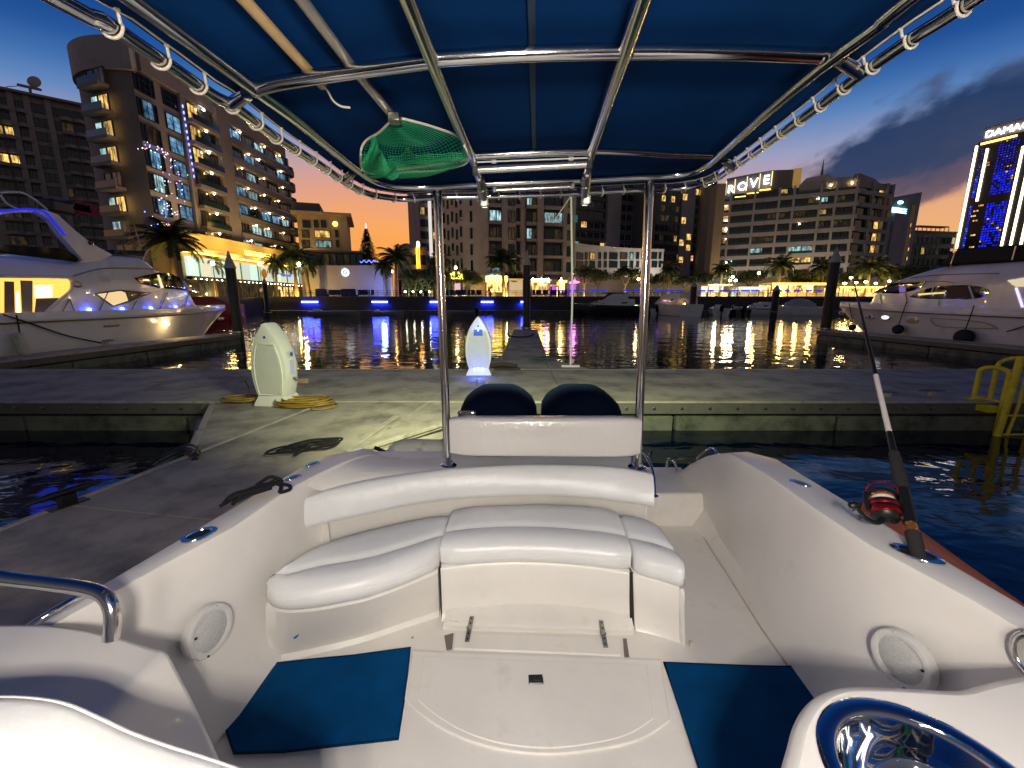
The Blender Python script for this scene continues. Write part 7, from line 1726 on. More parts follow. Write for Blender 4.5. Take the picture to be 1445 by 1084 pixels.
for k, zc in enumerate(rows):
    g = ('glassb', 'lit_curt', 'lit_dim', 'lit_curt', 'lit_cool', 'lit_curt', 'lit_warm', 'glassb')[k]
    b2.win(Fm, c1[0] - .55, c1[0] + .1, zc - 1.2, zc + 1.2, 'glassb', 'frame_d', 1, 2)
    b2.win(Fm, c1[0] + .15, c1[1] - .5, zc - 1.25, zc + 1.25, g, 'frame_d', 2, 3); b2.win(Fm, c1[1] - .45, c1[1] + .2, zc - 1.2, zc + 1.2, 'glassb', 'frame_d', 1, 2)
    if k < 2: pass
    g = ('glassb', 'lit_curt', 'lit_curt', 'lit_curt', 'lit_curt', 'lit_curt', 'glassb', 'glassb')[k]
    b2.win(Fm, c2[0], c2[1], zc - 1.15 , zc + 1.15, g, 'frame_d', 2, 3)
    g = ('lit_warm', 'lit_warm', 'lit_warm', 'lit_dim', 'lit_dim', 'lit_dim', 'lit_warm', 'lit_warm')[k]
    m_ = lerp(cb[0], cb[1], .45)
    b2.win(Fm, cb[0] + .4, m_, zc - 1.3, zc + 1.2, g, 'frame_d', 3, 2, .05); b2.win(Fm, m_ + .1, cb[1], zc - 1.3, zc + 1.2, 'glassb' if k % 2 else 'lit_dim', 'frame_d', 2, 2, .05)
    mb = MB(); Fm.box(mb, cb[0], cb[1] + .3, zc - 1.95, zc - 1.35, 0, 1.1); bal = b2.part('balcony', mb, M['b_brown'], .03)
    mb = MB(); Fm.box(mb, cb[0] + .1, cb[1] + .2, zc - 1.35, zc - .5, 1.02, 1.07); mb.build('glass_rail', M['rail_glass'], bal, smooth=None)
    mb = MB(); mb.ball(Fm.P(lerp(cb[0], cb[1], .55), zc + 1.15, .7), .16, 8, 5); mb.build('ceiling_lamp', M['bulb'] if k in (1, 3, 4, 5, 6, 7) else M['bulb_w'], bal)
    # right-hand section with long balcony bands
    mb = MB(); Fm.box(mb, bs[0] - .8, bs[1] + .3, zc - 2.05, zc - 1.05, -.1, 1.25); bd = b2.part('balcony_band', mb, M['b_brown'], .04)
    mb = MB(); Fm.box(mb, bs[0] - .5, bs[1], zc - 1.05, zc - .75, 1.15, 1.19); mb.build('glass_rail', M['rail_glass'], bd, smooth=None)
    nb_ = 5
    for j in range(nb_):
        a0 = lerp(bs[0], bs[1], (j + .08) / nb_); a1 = lerp(bs[0], bs[1], (j + .90) / nb_)
        g = rr.choice(['glassb', 'lit_curt', 'lit_curt', 'lit_dim', 'glassb', 'lit_cool']) if k < 5 else rr.choice(['glassb', 'lit_dim', 'glassb', 'lit_cool'])
        b2.win(Fm, a0, a1, zc - 1.35, zc + 1.1, g, 'frame_l' if k > 4 else 'frame_d', 3, 2, .05)
    for j in range(3):
        mb = MB(); mb.ball(Fm.P(lerp(bs[0], bs[1], (.2 + .3 * j + rr.uniform(-.08, .08))), zc + 1.15, .5), .13, 6, 4); mb.build('ceiling_lamp', M['bulb'] if rr.random() < .6 else M['bulb_w'], bd)
mb = MB(); Fm.box(mb, pr[0], pr[1], QZ, ztop + 1.2, 0, .9); b2.part('pier', mb, M['b_brown'], .05)
mb = MB(); Fm.box(mb, c2[1] + .15, c2[1] + .55, QZ + 8, ztop, 0, .55); b2.part('fin', mb, M['b_brown'])
# rounded far end with planted balconies
Ec = Vector((B[0], B[1], 0)) - n * 2.2 + Fm.u * .6
for k, zc in enumerate(rows + [rows[-1] - 3.33]):
    mb = MB(); mb.lathe([(2.6, -2.0), (3.5, -1.95), (3.55, -1.0), (3.45, -1.0), (3.4, -1.5), (2.6, -1.5)], (Ec.x, Ec.y, zc), 28); bd = b2.part('round_balcony', mb, M['b_brown'] if k < 5 else M['b_white'], None, 40)
    mb = MB(); mb.lathe([(3.5, -1.0), (3.5, -.35)], (Ec.x, Ec.y, zc), 28, caps=False); mb.build('glass_rail', M['rail_glass'], bd, smooth=60)
    mb = MB(); r_ = random.Random(k)
    for i in range(170 if k in (1, 2, 3, 4) else 90):
        a = r_.uniform(PI * 1.0, 2.1 * PI); q = Vector((Ec.x + math.cos(a) * 3.5, Ec.y + math.sin(a) * 3.5, zc - .9 + r_.uniform(-.5, .45))); uu = Vector((r_.gauss(0, 1), r_.gauss(0, 1), r_.gauss(0, 1))).normalized() * .2; v = uu.cross(Vector((0, .3, 1))).normalized() * .12; mb.add([q - uu, q + v, q + uu, q - v], [(0, 1, 2, 3)])
    mb.build('planting', M['leaf'], bd, smooth=None, flip=False)
    mb = MB(); a = rr.uniform(4.2, 5.6); mb.ball((Ec.x + math.cos(a) * 2.9, Ec.y + math.sin(a) * 2.9, zc + 1.1), .14, 6, 4); mb.build('ceiling_lamp', M['bulb'], bd)
mb = MB(); mb.lathe([(2.6, QZ), (2.6, ztop)], (Ec.x, Ec.y, 0), 24); b2.part('round_wall', mb, M['glassb'], None, 50)
# left return: recessed balconies
Fl0 = Facade(left_pts[16], left_pts[5]); Fl = Facade(Fl0.P(0, 0, .75).to_2d(), Fl0.P(Fl0.L, 0, .75).to_2d()); 
for k, zc in enumerate(rows):
    a, b_ = Fl.hit(131, 170, .3)[0], Fl.hit(156, 170, .3)[0]
    b2.win(Fl, a, lerp(a, b_, .42), zc - 1.2, zc + 1.0, 'lit_cool' if k in (1, 2, 3, 5, 6) else 'glassb', 'frame_d', 1, 2, .1); b2.win(Fl, lerp(a, b_, .45), b_, zc - 1.2, zc + 1.0, 'lit_warm' if k in (1, 2, 3, 5) else 'lit_dim', 'frame_d', 2, 1, .1)
    mb = MB(); Fl.box(mb, a - .4, b_ + .4, zc - 1.7, zc - 1.25, 0, 1.3); bal = b2.part('balcony', mb, M['b_brown'], .03); mb = MB(); Fl.box(mb, a - .3, b_ + .3, zc - 1.25, zc - .4, 1.2, 1.25); mb.build('glass_rail', M['rail_glass'], bal, smooth=None)
# fairy lights draped on the facade
r_ = random.Random(5); strands = {'led_dotw': MB(), 'led_dotb': MB(), 'led_dotr': MB()}
curve = [(198, 205), (212, 208), (228, 212), (238, 222), (243, 240), (246, 258), (245, 276), (238, 290), (228, 300), (222, 312), (226, 322), (232, 328)]
cc = spline([Vector((x, y, 0)) for x, y in curve], 8)
for i in range(95):
    c = r_.choice(cc); sp_ = 4 if c.y < 225 else 11; px, py = c.x + r_.gauss(0, sp_), c.y + r_.gauss(0, sp_ * .8); a, z = Fm.hit(px, py, .6); strands[r_.choice(['led_dotw', 'led_dotw', 'led_dotb', 'led_dotw', 'led_dotr'])].ball(Fm.P(a, z, .6), r_.uniform(.04, .085), 5, 4)
for py in range(150, 255, 9):
    px = 258 + (py - 150) * .16; a, z = Fm.hit(px, py, .7); strands['led_dotb'].box(*(lambda p: (p.x - .05, p.x + .05, p.y - .05, p.y + .05, p.z - .2, p.z + .2))(Fm.P(a, z, .7)))
for k_, mb in strands.items():
    o = b2.part('fairy_lights', mb, M[k_]); o['kind'] = 'stuff'
b2.done()
# shop row and restaurant at its foot
Rf = Facade(Fm.P(2, 0, 5.0).to_2d(), Fm.P(Fm.L + 4, 0, 5.0).to_2d())
rs = Bld('restaurant', 'gold-lit restaurant front with white fascia at the foot of the left tower', 'restaurant', (Rf.P(Rf.L / 2, 0).x, Rf.P(Rf.L / 2, 0).y, QZ))
def rspan(p0, p1, y0, y1, o0, o1, name, m_, bevel=None):
    a0, z1 = Rf.hit(p0, y0); a1, _ = Rf.hit(p1, y0); _, z0 = Rf.hit((p0 + p1) / 2, y1); _, z1 = Rf.hit((p0 + p1) / 2, y0)
    mb = MB(); Rf.box(mb, a0, a1, max(z0, QZ), z1, o0, o1); return rs.part(name, mb, m_, bevel)
zs = [Rf.hit(345, y)[1] for y in (350, 366, 372, 395, 398, 414)]
aL, aR = Rf.hit(262, 372)[0], Rf.hit(427, 372)[0]
def rb_(a0, a1, z0, z1, o0, o1, name, m_, bevel=None): mb = MB(); Rf.box(mb, a0, a1, z0, z1, o0, o1); return rs.part(name, mb, m_, bevel)
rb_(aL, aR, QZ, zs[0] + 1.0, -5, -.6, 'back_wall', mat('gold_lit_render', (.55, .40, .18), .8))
rb_(aL, aR, zs[1] - .15, zs[1] + .35, -.6, 1.6, 'gold_soffit', M['b_cream'], .03)
rb_(aL, aR, zs[1] - .19, zs[1] - .155, -.3, 1.3, 'soffit_light', M['glow_gold'])
k = 14
for i in range(k):
    a0, a1 = lerp(aL, aR, (i + .04) / k), lerp(aL, aR, (i + .96) / k)
    m_ = ('wf_a', 'wf_b', 'wf_c')[i % 3]
    if m_ not in M: M[m_] = lamp_mat('fascia_' + m_, ((.75, 1, .85), (1, .92, .62), (.85, .95, .80))[i % 3], (.95, .8, .75)[i % 3])
    rb_(a0, a1, zs[3], zs[2], -.2, .25, 'fascia_panel', M[m_])
    if i % 2 == 0: rb_(a1 - .25, a1 + .05, zs[3], zs[2], .25, .32, 'fascia_divider', mat('teal_band', (.02, .30, .26), .6) if 'tb' not in M else M['tb'])
a0, z0 = Rf.hit(370, 386); mb = MB(); mb.lathe([(.85, 0), (.85, .12), (.30, .16), (.28, .10), (.001, .10)], Rf.P(a0, z0, .3), 20, Rf.n); rs.part('round_emblem', mb, mat('brass_disc', (.45, .30, .08), .5), None, 40)
a0, z0 = Rf.hit(398, 389); mb = MB(); mb.prism([Rf.P(a0 - 1.6, z0 + .5, .3), Rf.P(a0 - .8, z0 - .15, .3), Rf.P(a0 + 2.8, z0 - .15, .3), Rf.P(a0 + 3.0, z0 + .45, .3), Rf.P(a0 + .8, z0 + .2, .3)], Rf.n * .08); rs.part('blue_wave_logo', mb, lamp_mat('blue_logo', (.02, .25, .9), .9))
rb_(aL, aR, zs[4] - .1, zs[3] - .02, -.2, .7, 'dark_awning', M['stripe'], .02)
rb_(aL, aR, QZ, zs[4] - .1, -.5, -.3, 'shop_glazing', M['lit_dim'])
for i in range(16):
    a0, a1 = lerp(aL, aR, (i + .1) / 16), lerp(aL, aR, (i + .75) / 16)
    if i in (0, 1, 3, 9, 11, 12, 13, 14): rb_(a0, a1, QZ + .2, zs[4] - .5, -.28, -.2, 'shop_window', M['lit_shop'] if i > 10 else M['lit_dim'])
for i in range(30):
    a = lerp(aL, aR, (i + .5) / 30); mb = MB(); mb.ball(Rf.P(a, zs[4] - .05, .75), .07, 5, 4); rs.part('awning_lamp', mb, M['bulb_w'] if i % 3 else M['bulb_a'])
rs.done()
ax_, az_ = Rf.hit(331, 360)
text_mesh('gold_letters', 'RESTAURANT', 1.15, M['sign_gold'], rs.t, Rf.P(Rf.hit(333, 358)[0], zs[1] + .55, 1.62), Rf.u, (0, 0, 1), .06, 1.1)
for px in (285, 318, 350, 385, 415):
    l = bpy.data.lights.new('soffit_wash', 'POINT'); l.energy = 620; l.color = (1, .60, .10); l.shadow_soft_size = .4
    o = bpy.data.objects.new('soffit_wash', l); COL.objects.link(o); a, _ = Rf.hit(px, 366); o.location = Rf.P(a, zs[1] + 1.3, 2.4)
    l = bpy.data.lights.new('tower_uplight', 'SPOT'); l.energy = 900; l.color = (1, .70, .42); l.spot_size = math.radians(95); l.spot_blend = 1; l.shadow_soft_size = .5
    o = bpy.data.objects.new('tower_uplight', l); COL.objects.link(o); o.location = Rf.P(a, zs[1] + 1.2, 3.5); o.rotation_euler = (Vector((0, 0, 1)) - Rf.n * .75).to_track_quat('-Z', 'Y').to_euler()
# ---------------- far-left beige block
A = at_ratio(-120, 105, 96); B = at_ratio(127, 163, 112); F1 = Facade(A, B)
b1 = Bld('apartment_block', 'dim beige apartment block with curved balconies at the far left', 'apartment building', (B[0], B[1], QZ)); z1 = F1.hit(60, 140)[1]
nn = F1.n * -16
b1.body([A, B, (B[0] + nn.x, B[1] + nn.y), (A[0] + nn.x, A[1] + nn.y)], QZ, z1, M['b_beige'])
mb = MB(); F1.box(mb, -.5, F1.L + .6, z1 + .01, z1 + .5, -16, 1.4); b1.part('roof_slab', mb, M['b_beige'], .05)
rr = random.Random(77); cols = [(-20, 6), (8, 23), (30, 45), (50, 74), (78, 88), (90, 106), (108, 122)]
for k in range(12):
    zc = z1 - 2.2 - 2.95 * k
    for j, (p0, p1) in enumerate(cols):
        a0, a1 = F1.hit(p0, 190)[0], F1.hit(p1, 190)[0]
        g = 'glassb'
        if rr.random() < .07: g = rr.choice(['lit_warm', 'lit_dim'])
        if k in (2, 4) and j in (0, 1): g = 'lit_warm'
        b1.win(F1, a0, a1, zc - 1.0, zc + .9, g, 'frame_d', 3, 1, .05)
        if j in (0, 1, 2, 5, 6): 
            mb = MB(); pts = []
            for q in range(9): f = q / 8; pts.append(F1.P(lerp(a0 - .3, a1 + .3, f), zc - 1.75, .3 + 1.1 * math.sin(PI * f)))
            pts = [F1.P(a0 - .3, zc - 1.75, 0)] + pts + [F1.P(a1 + .3, zc - 1.75, 0)]
            mb.prism(pts, (0, 0, .75)); b1.part('curved_balcony', mb, M['b_beige'])
for p0 in (25, 47, 76): a = F1.hit(p0, 190)[0]; mb = MB(); F1.box(mb, a - .5, a + .5, QZ, z1, 0, .55); b1.part('pier', mb, M['b_beige'])
c = F1.P(F1.hit(38, 120)[0], z1 + .5, -3); mb = MB(); mb.tube([c, c + Vector((0, 0, 2.6))], .25, 8); mb.bar(c + Vector((-2.5, 0, 2.9)), c + Vector((2.4, 0, 1.9)), .6, .5); mb.tube([c + Vector((-12, 2, 2.2)), c + Vector((-6, 1, 3.0)), c + Vector((-2, 0, 2.7))], .07, 6); cr_ = b1.part('roof_crane', mb, M['b_grey'])
mb = MB(); mb.lathe([(1.3, 0), (1.0, .35), (.2, .5)], c + Vector((1.6, -.3, 3.4)), 18, (.3, -.9, .2)); mb.build('dish', M['b_white'], cr_, smooth=60)
b1.done()
# ---------------- small cream block and dark glass pavilion
A = at_ratio(418, 300, 92); B = at_ratio(489, 308, 95); F3 = Facade(A, B); b3 = Bld('office_block', 'small cream block with two window rows right of the left tower', 'building', (A[0], A[1], QZ)); z3 = F3.hit(450, 300)[1]
nn = F3.n * -14; b3.body([A, B, (B[0] + nn.x, B[1] + nn.y), (A[0] + nn.x, A[1] + nn.y)], QZ, z3, M['b_cream'])
mb = MB(); F3.box(mb, -1, F3.L + 1.0, z3 - .55, z3 + .05, -14, 1.0); b3.part('cornice', mb, M['b_cream'], .05); mb = MB(); F3.box(mb, -1, F3.L * .45, z3 + .05, z3 + 2.2, -10, -2); b3.part('roof_plant', mb, M['b_dgrey'])
for y, cells in ((316, ((427, 438, 0), (443, 449, 0), (453, 460, 0), (470, 476, 'round'))), (330, ((426, 436, 'lit_dim'), (444, 466, 'lit_warm'), (473, 477, 0))), (344, ((426, 437, 'lit_dim'), (445, 468, 'lit_cool'), (474, 478, 0)))):
    for p0, p1, g in cells:
        a0, z = F3.hit(p0, y); a1, _ = F3.hit(p1, y)
        if g == 'round': mb = MB(); mb.lathe([(.5, 0), (.5, .12), (.001, .12)], F3.P((a0 + a1) / 2, z, 0), 16, F3.n); b3.part('round_window', mb, M['glow_gold']); continue
        b3.win(F3, a0, a1, z - .75, z + .75, g or 'glassb', 'frame_d', 3 if a1 - a0 > 2 else 1, 1, .1)
b3.done()
A = at_ratio(426, 356, 86); B = at_ratio(512, 358, 88); F4 = Facade(A, B); z4 = F4.hit(470, 356)[1]; b4 = Bld('glass_pavilion', 'low dark glass pavilion behind the long white wall', 'building', (A[0], A[1], QZ))
nn = F4.n * -6; b4.body([A, B, (B[0] + nn.x, B[1] + nn.y), (A[0] + nn.x, A[1] + nn.y)], QZ, z4, M['b_black'])
zb = F4.hit(470, 376)[1]
for i in range(9): b4.win(F4, F4.L * (i + .06) / 9, F4.L * (i + .94) / 9, zb - 1.5, z4 - .35, 'glassb' if i not in (3, 4, 6) else 'lit_dim', 'frame_d', 1, 1, .1)
mb = MB(); F4.box(mb, -.3, F4.L + .3, z4, z4 + .3, -6, .5); b4.part('roof', mb, M['b_dgrey'], .04)
a, z = F4.hit(431, 366); mb = MB(); F4.box(mb, a, a + 1.5, z - .22, z + .12, .2, .3); b4.part('lit_sign', mb, M['sign_teal']); b4.done()
# ---------------- pale slim tower and low block in the gap
def simple_tower(name, label, px0, px1, pyr, Y0_, Y1_, ztop, bodym, rowsn, colsn, lit, mats_, zb=QZ, depth=14, frame='frame_d', fill=.78, seed=1, group=None, wtop=1.0, hfrac=.62):
    A = at_ratio(px0, pyr, Y0_); B = at_ratio(px1, pyr, Y1_); F = Facade(A, B); b = Bld(name, label, 'building', (A[0], A[1], QZ), group); nn = F.n * -depth
    b.body([A, B, (B[0] + nn.x, B[1] + nn.y), (A[0] + nn.x, A[1] + nn.y)], zb, ztop, bodym); r_ = random.Random(seed); h = (ztop - zb - wtop) / rowsn
    order = []
    for k in range(rowsn):
        for j in range(colsn): order.append((k, j))
    order.sort(key=lambda q: q[0])
    for k, j in order:
        a0 = F.L * (j + (1 - fill) / 2) / colsn; a1 = F.L * (j + (1 + fill) / 2) / colsn; z0 = zb + h * k + h * .2
        g = r_.choice(mats_) if r_.random() < lit else 'glassb'
        b.win(F, a0, a1, z0, z0 + h * hfrac, g, frame, 2 if a1 - a0 > 1.5 else 1, 1, .1)
    mb = MB(); F.box(mb, -.2, F.L + .2, ztop, ztop + .5, -depth, .4); b.part('parapet', mb, bodym)
    return b, F
b5, F5 = simple_tower('apartment_tower', 'slim pale tower with a white-lit edge left of the white-sided block', 594, 627, 360, 150, 154, 62, M['b_beige'], 15, 4, .12, ['lit_dim', 'lit_warm'], seed=4)
a, _ = F5.hit(607, 330); mb = MB(); F5.box(mb, a - .5, a + .5, QZ + 14, 60, .2, .7); b5.part('light_strip', mb, lamp_mat('white_edge_light', (1, .92, .88), .8)); b5.done()
b6, F6 = simple_tower('office_block', 'low grey block with an orange light strip in the gap by the fir', 572, 602, 365, 118, 120, PY(590, 350, 118).z, M['b_grey'], 3, 3, .1, ['lit_dim'], seed=9)
a, _ = F6.hit(589.5, 360); z0, z1_ = F6.hit(589, 379)[1], F6.hit(589, 349)[1]; mb = MB(); F6.box(mb, a - .45, a + .45, z0, z1_, .1, .6); b6.part('orange_strip', mb, lamp_mat('orange_strip', (1, .42, .03), 4)); b6.done()
b6, F6 = simple_tower('domed_hall', 'far low hall with a pale domed roof behind the palm by the fir', 560, 586, 365, 135, 136, PY(572, 352, 135).z, M['b_grey'], 2, 4, .1, ['lit_dim'], seed=10)
c = F6.P(F6.L * .5, PY(572, 352, 135).z, -6); mb = MB(); mb.lathe([(3.4, 0), (3.2, .8), (2.2, 1.9), (.8, 2.5), (.01, 2.6)], c, 24); b6.part('dome', mb, M['b_white'], None, 60); b6.done()
# ---------------- white-sided block
K = at_ratio(688, 330, 92); W_ = at_ratio(622, 335, 100); E_ = at_ratio(812, 330, 96); Fs = Facade(W_, K); Ff = Facade(K, E_); zt = 46
b7 = Bld('apartment_block', 'apartment block with white narrow-windowed side and dark balconied front in the centre', 'apartment building', (K[0], K[1], QZ))
nn = Ff.n * -16
b7.body([W_, K, (E_[0], E_[1]), (E_[0] + nn.x, E_[1] + nn.y), (W_[0] + 2, W_[1] + 10)], QZ, zt, M['b_white'])
rz = [Ff.hit(700, y)[1] for y in (389, 365.5, 341.5, 318, 294.5, 271)]
hh = (rz[4] - rz[1]) / 3
rr = random.Random(30)
zr = [rz[1] + hh * k for k in range(9)]
for k in range(9):
    for j, px in enumerate((627.5, 633, 639, 645, 651)):
        a = Fs.hit(px, 330)[0]; z0 = zr[k] - hh * .1 + (.0 if j % 2 else .5)
        if k < 5 or j < 2: b7.win(Fs, a - .28, a + .28, z0 - hh * .55, z0 + hh * .1, 'glassb', 'frame_d', 1, 1, .05)
    a = Fs.hit(665.5, 330)[0]; b7.win(Fs, a - .3, a + .3, zr[k] - hh * .7, zr[k] - hh * .02, 'glassb', 'frame_d', 1, 1, .05)
strips = [(690, 708, 'd'), (708.5, 714, 'w'), (716, 727, 'n'), (728.5, 736, 'd'), (742, 757, 'd'), (767, 793, 'd'), (796, 808, 'n')]
for (p0, p1, ty) in strips:
    a0, a1 = Ff.hit(p0, 330)[0], Ff.hit(p1, 330)[0]
    if ty in 'd': mb = MB(); Ff.box(mb, a0, a1, QZ + 4, zt - .5, .0, .06); b7.part('dark_bay', mb, M['b_black'])
    for k in range(9):
        z0 = zr[k] - hh
        if ty == 'd':
            g = 'glassb'
            if (p0, k) in ((742, 2), (742, 4), (767, 3)): g = 'lit_cool'
            elif rr.random() < .35: g = 'lit_dim'
            m_ = lerp(a0, a1, .55)
            b7.win(Ff, a0 + .1, m_, z0 + .9, z0 + hh - .3, g if p0 != 690 or k != 3 else 'lit_cool', 'frame_d', 2, 1, .14); b7.win(Ff, m_ + .05, a1 - .1, z0 + .9, z0 + hh - .3, {3: 'lit_cool', 2: 'lit_dim'}.get(k, 'glassb') if p0 in (690, 767) else 'lit_dim', 'frame_d', 2, 1, .14)
            mb = MB(); Ff.box(mb, a0 - .15, a1 + .2, z0 + .25, z0 + .85, .06, 1.1); bal = b7.part('balcony', mb, M['b_grey'], .03)
        elif ty == 'n': b7.win(Ff, a0 + .15, a1 - .15, z0 + .7, z0 + hh - .3, 'lit_dim' if rr.random() < .5 else ('lit_warm' if rr.random() < .2 else 'glassb'), 'frame_d', 2, 1, .12)
for px in (735.5, 759, 762.5, 795): a = Ff.hit(px, 330)[0]; mb = MB(); Ff.box(mb, a - .35, a + .35, QZ, zt, .06, 1.3); b7.part('fin_wall', mb, M['b_grey'])
a0, a1 = Ff.hit(674, 384)[0], Ff.hit(699, 384)[0]; mb = MB(); Ff.box(mb, .2, Ff.hit(706, 384)[0], Ff.hit(690, 390)[1], Ff.hit(690, 378)[1], .08, .2); b7.part('lit_lobby', mb, M['lit_cool'])
b7.done()
# ---------------- curved low white building
b8 = Bld('curved_block', 'low curved white building with small square windows right of the centre', 'building', (at_ratio(870, 350, 108)[0], 108, QZ))
nodes = [(806, 98.5), (832, 103), (860, 106.5), (888, 109), (915, 110.5), (937, 111)]
pts = [at_ratio(px, 352, Y) for px, Y in nodes]; z8 = PY(838, 349, 104).z
b8.body(pts + [(pts[-1][0] - 1, pts[-1][1] + 12), (pts[0][0] - 4, pts[0][1] + 13)], QZ, z8, M['b_white'])
Fx = []
for a, b_ in zip(pts, pts[1:]): Fx.append(Facade(a, b_))
def on8(px, y):
    for F, (n0, n1) in zip(Fx, zip(nodes, nodes[1:])):
        if n0[0] <= px <= n1[0]: return F
    return Fx[-1]
wl = [(809, 3), (818, 9), (827, 3), (835.5, 7), (846, 3.5), (854, 3.5), (865.5, 11), (880, 10), (891, 5), (899.5, 4), (907, 4), (923, 8), (931, 3.5)]
for r_i, y in enumerate((361, 373, 385)):
    for i, (px, wpx) in enumerate(wl):
        if r_i == 2 and px > 860: continue
        F = on8(px, y); a0, z = F.hit(px - wpx / 2, y + (px - 870) * .0); a1, _ = F.hit(px + wpx / 2, y)
        g = {(0, 835.5): 'lit_warm', (0, 891): 'lit_cool', (1, 899.5): 'lit_dim', (0, 880): 'lit_dim'}.get((r_i, px), 'glassb'); b8.win(F, max(.05, a0), min(F.L - .05, a1), z - .82, z + .82, g, 'frame_d', 2 if wpx > 5 else 1, 1, .08)
mb = MB(); 
for F in Fx: F.box(mb, 0, F.L, z8, z8 + .4, -1, .25)
b8.part('parapet', mb, M['b_white']); b8.done()
l = bpy.data.lights.new('facade_wash', 'POINT'); l.energy = 2200; l.color = (1, .92, .78); l.shadow_soft_size = .4
o = bpy.data.objects.new('facade_wash', l); COL.objects.link(o); p = PY(925, 388, 104); o.location = p
# ---------------- towers behind it
b9, F9 = simple_tower('residential_tower', 'dark tower with a plain pale vertical slab right of the thin pole', 809, 908, 320, 160, 172, 82, M['b_dgrey'], 22, 11, .10, ['lit_warm', 'lit_warm', 'lit_dim', 'lit_cool'], seed=13, frame='frame_l', fill=.86)
a0, a1 = F9.hit(853, 320)[0], F9.hit(872, 320)[0]; mb = MB(); F9.box(mb, a0, a1, QZ, 82.5, .1, 1.6); b9.part('pale_slab', mb, M['b_grey'])
for k in range(23): z = QZ + (82 - QZ - 1) / 22 * k; mb = MB(); F9.box(mb, 0, a0, z - .35, z + .35, .1, .9); b9.part('floor_band', mb, M['b_dgrey'])
b9.done()
b10, F10 = simple_tower('residential_tower', 'dark tower with yellow windows and a blue-lit stripe behind the right post', 923, 1006, 330, 158, 168, 84, M['b_dgrey'], 24, 13, .17, ['lit_warm', 'lit_warm', 'lit_dim'], seed=23, fill=.74)
for p0, p1, m_, off in ((957, 974, M['b_grey'], .9), (982, 993, M['b_tan'], 1.8)):
    a0, a1 = F10.hit(p0, 340)[0], F10.hit(p1, 340)[0]; mb = MB(); F10.box(mb, a0, a1, QZ, 84.4, .15, off); b10.part('vertical_fin', mb, m_)
a0, a1 = F10.hit(995, 340)[0], F10.hit(1005, 340)[0]; rr = random.Random(6)
for k in range(44): 
    z = QZ + 6 + k * 1.75; mb = MB(); F10.box(mb, a0, a1, z, z + .9, .1, .5); b10.part('blue_band', mb, (M['lit_blue'] if rr.random() < .75 else M['glassb']))
a0, a1 = F10.hit(960, 340)[0], F10.hit(972, 340)[0]
for y, px in ((279, 964), (312, 962), (343, 959), (367, 958), (335, 969), (350, 968)):
    a, z = F10.hit(px, y); b10.win(F10, a - 1.0, a + 1.0, z - 1.1, z + 1.1, 'lit_warm', 'frame_d', 2, 2, 1.0, 'window' )
b10.done()
# ---------------- building with big letters on the roof
C_ = at_ratio(1203, 300, 120); L_ = at_ratio(1019, 300, 135); R_ = at_ratio(1252, 300, 126); Fa = Facade(L_, C_); Fb = Facade(C_, R_)
b11 = Bld('hotel', 'long grey balconied hotel with big lit roof letters at the right', 'hotel', (C_[0], C_[1], QZ)); zr_ = Fa.hit(1150, 268)[1]; z_top = Fa.hit(1195, 252)[1]
nn = Fa.n * -18
b11.body([L_, C_, R_, (R_[0] + 2, R_[1] + 14), (L_[0] + nn.x, L_[1] + nn.y)], QZ, z_top - 2.2, M['b_grey'])
zrow = [Fa.hit(1197, y)[1] for y in (263, 280, 297, 314.5, 332, 349, 366)]; fh = (zrow[0] - zrow[-1]) / 6
vs = [1029, 1062, 1096, 1116, 1153, 1174, 1202]
lit = {(0, 4): 'lit_cool', (0, 2): 'lit_warm', (1, 4): 'lit_cool', (2, 4): 'lit_warm', (2, 3): 'lit_dim', (3, 5): 'lit_dim', (4, 1): 'lit_dim', (5, 1): 'lit_cool', (5, 3): 'lit_cool', (6, 3): 'lit_warm', (2, 2): 'lit_dim', (3, 4): 'lit_dim', (1, 5): 'lit_dim', (0, 5): 'lit_dim'}
rr = random.Random(3)
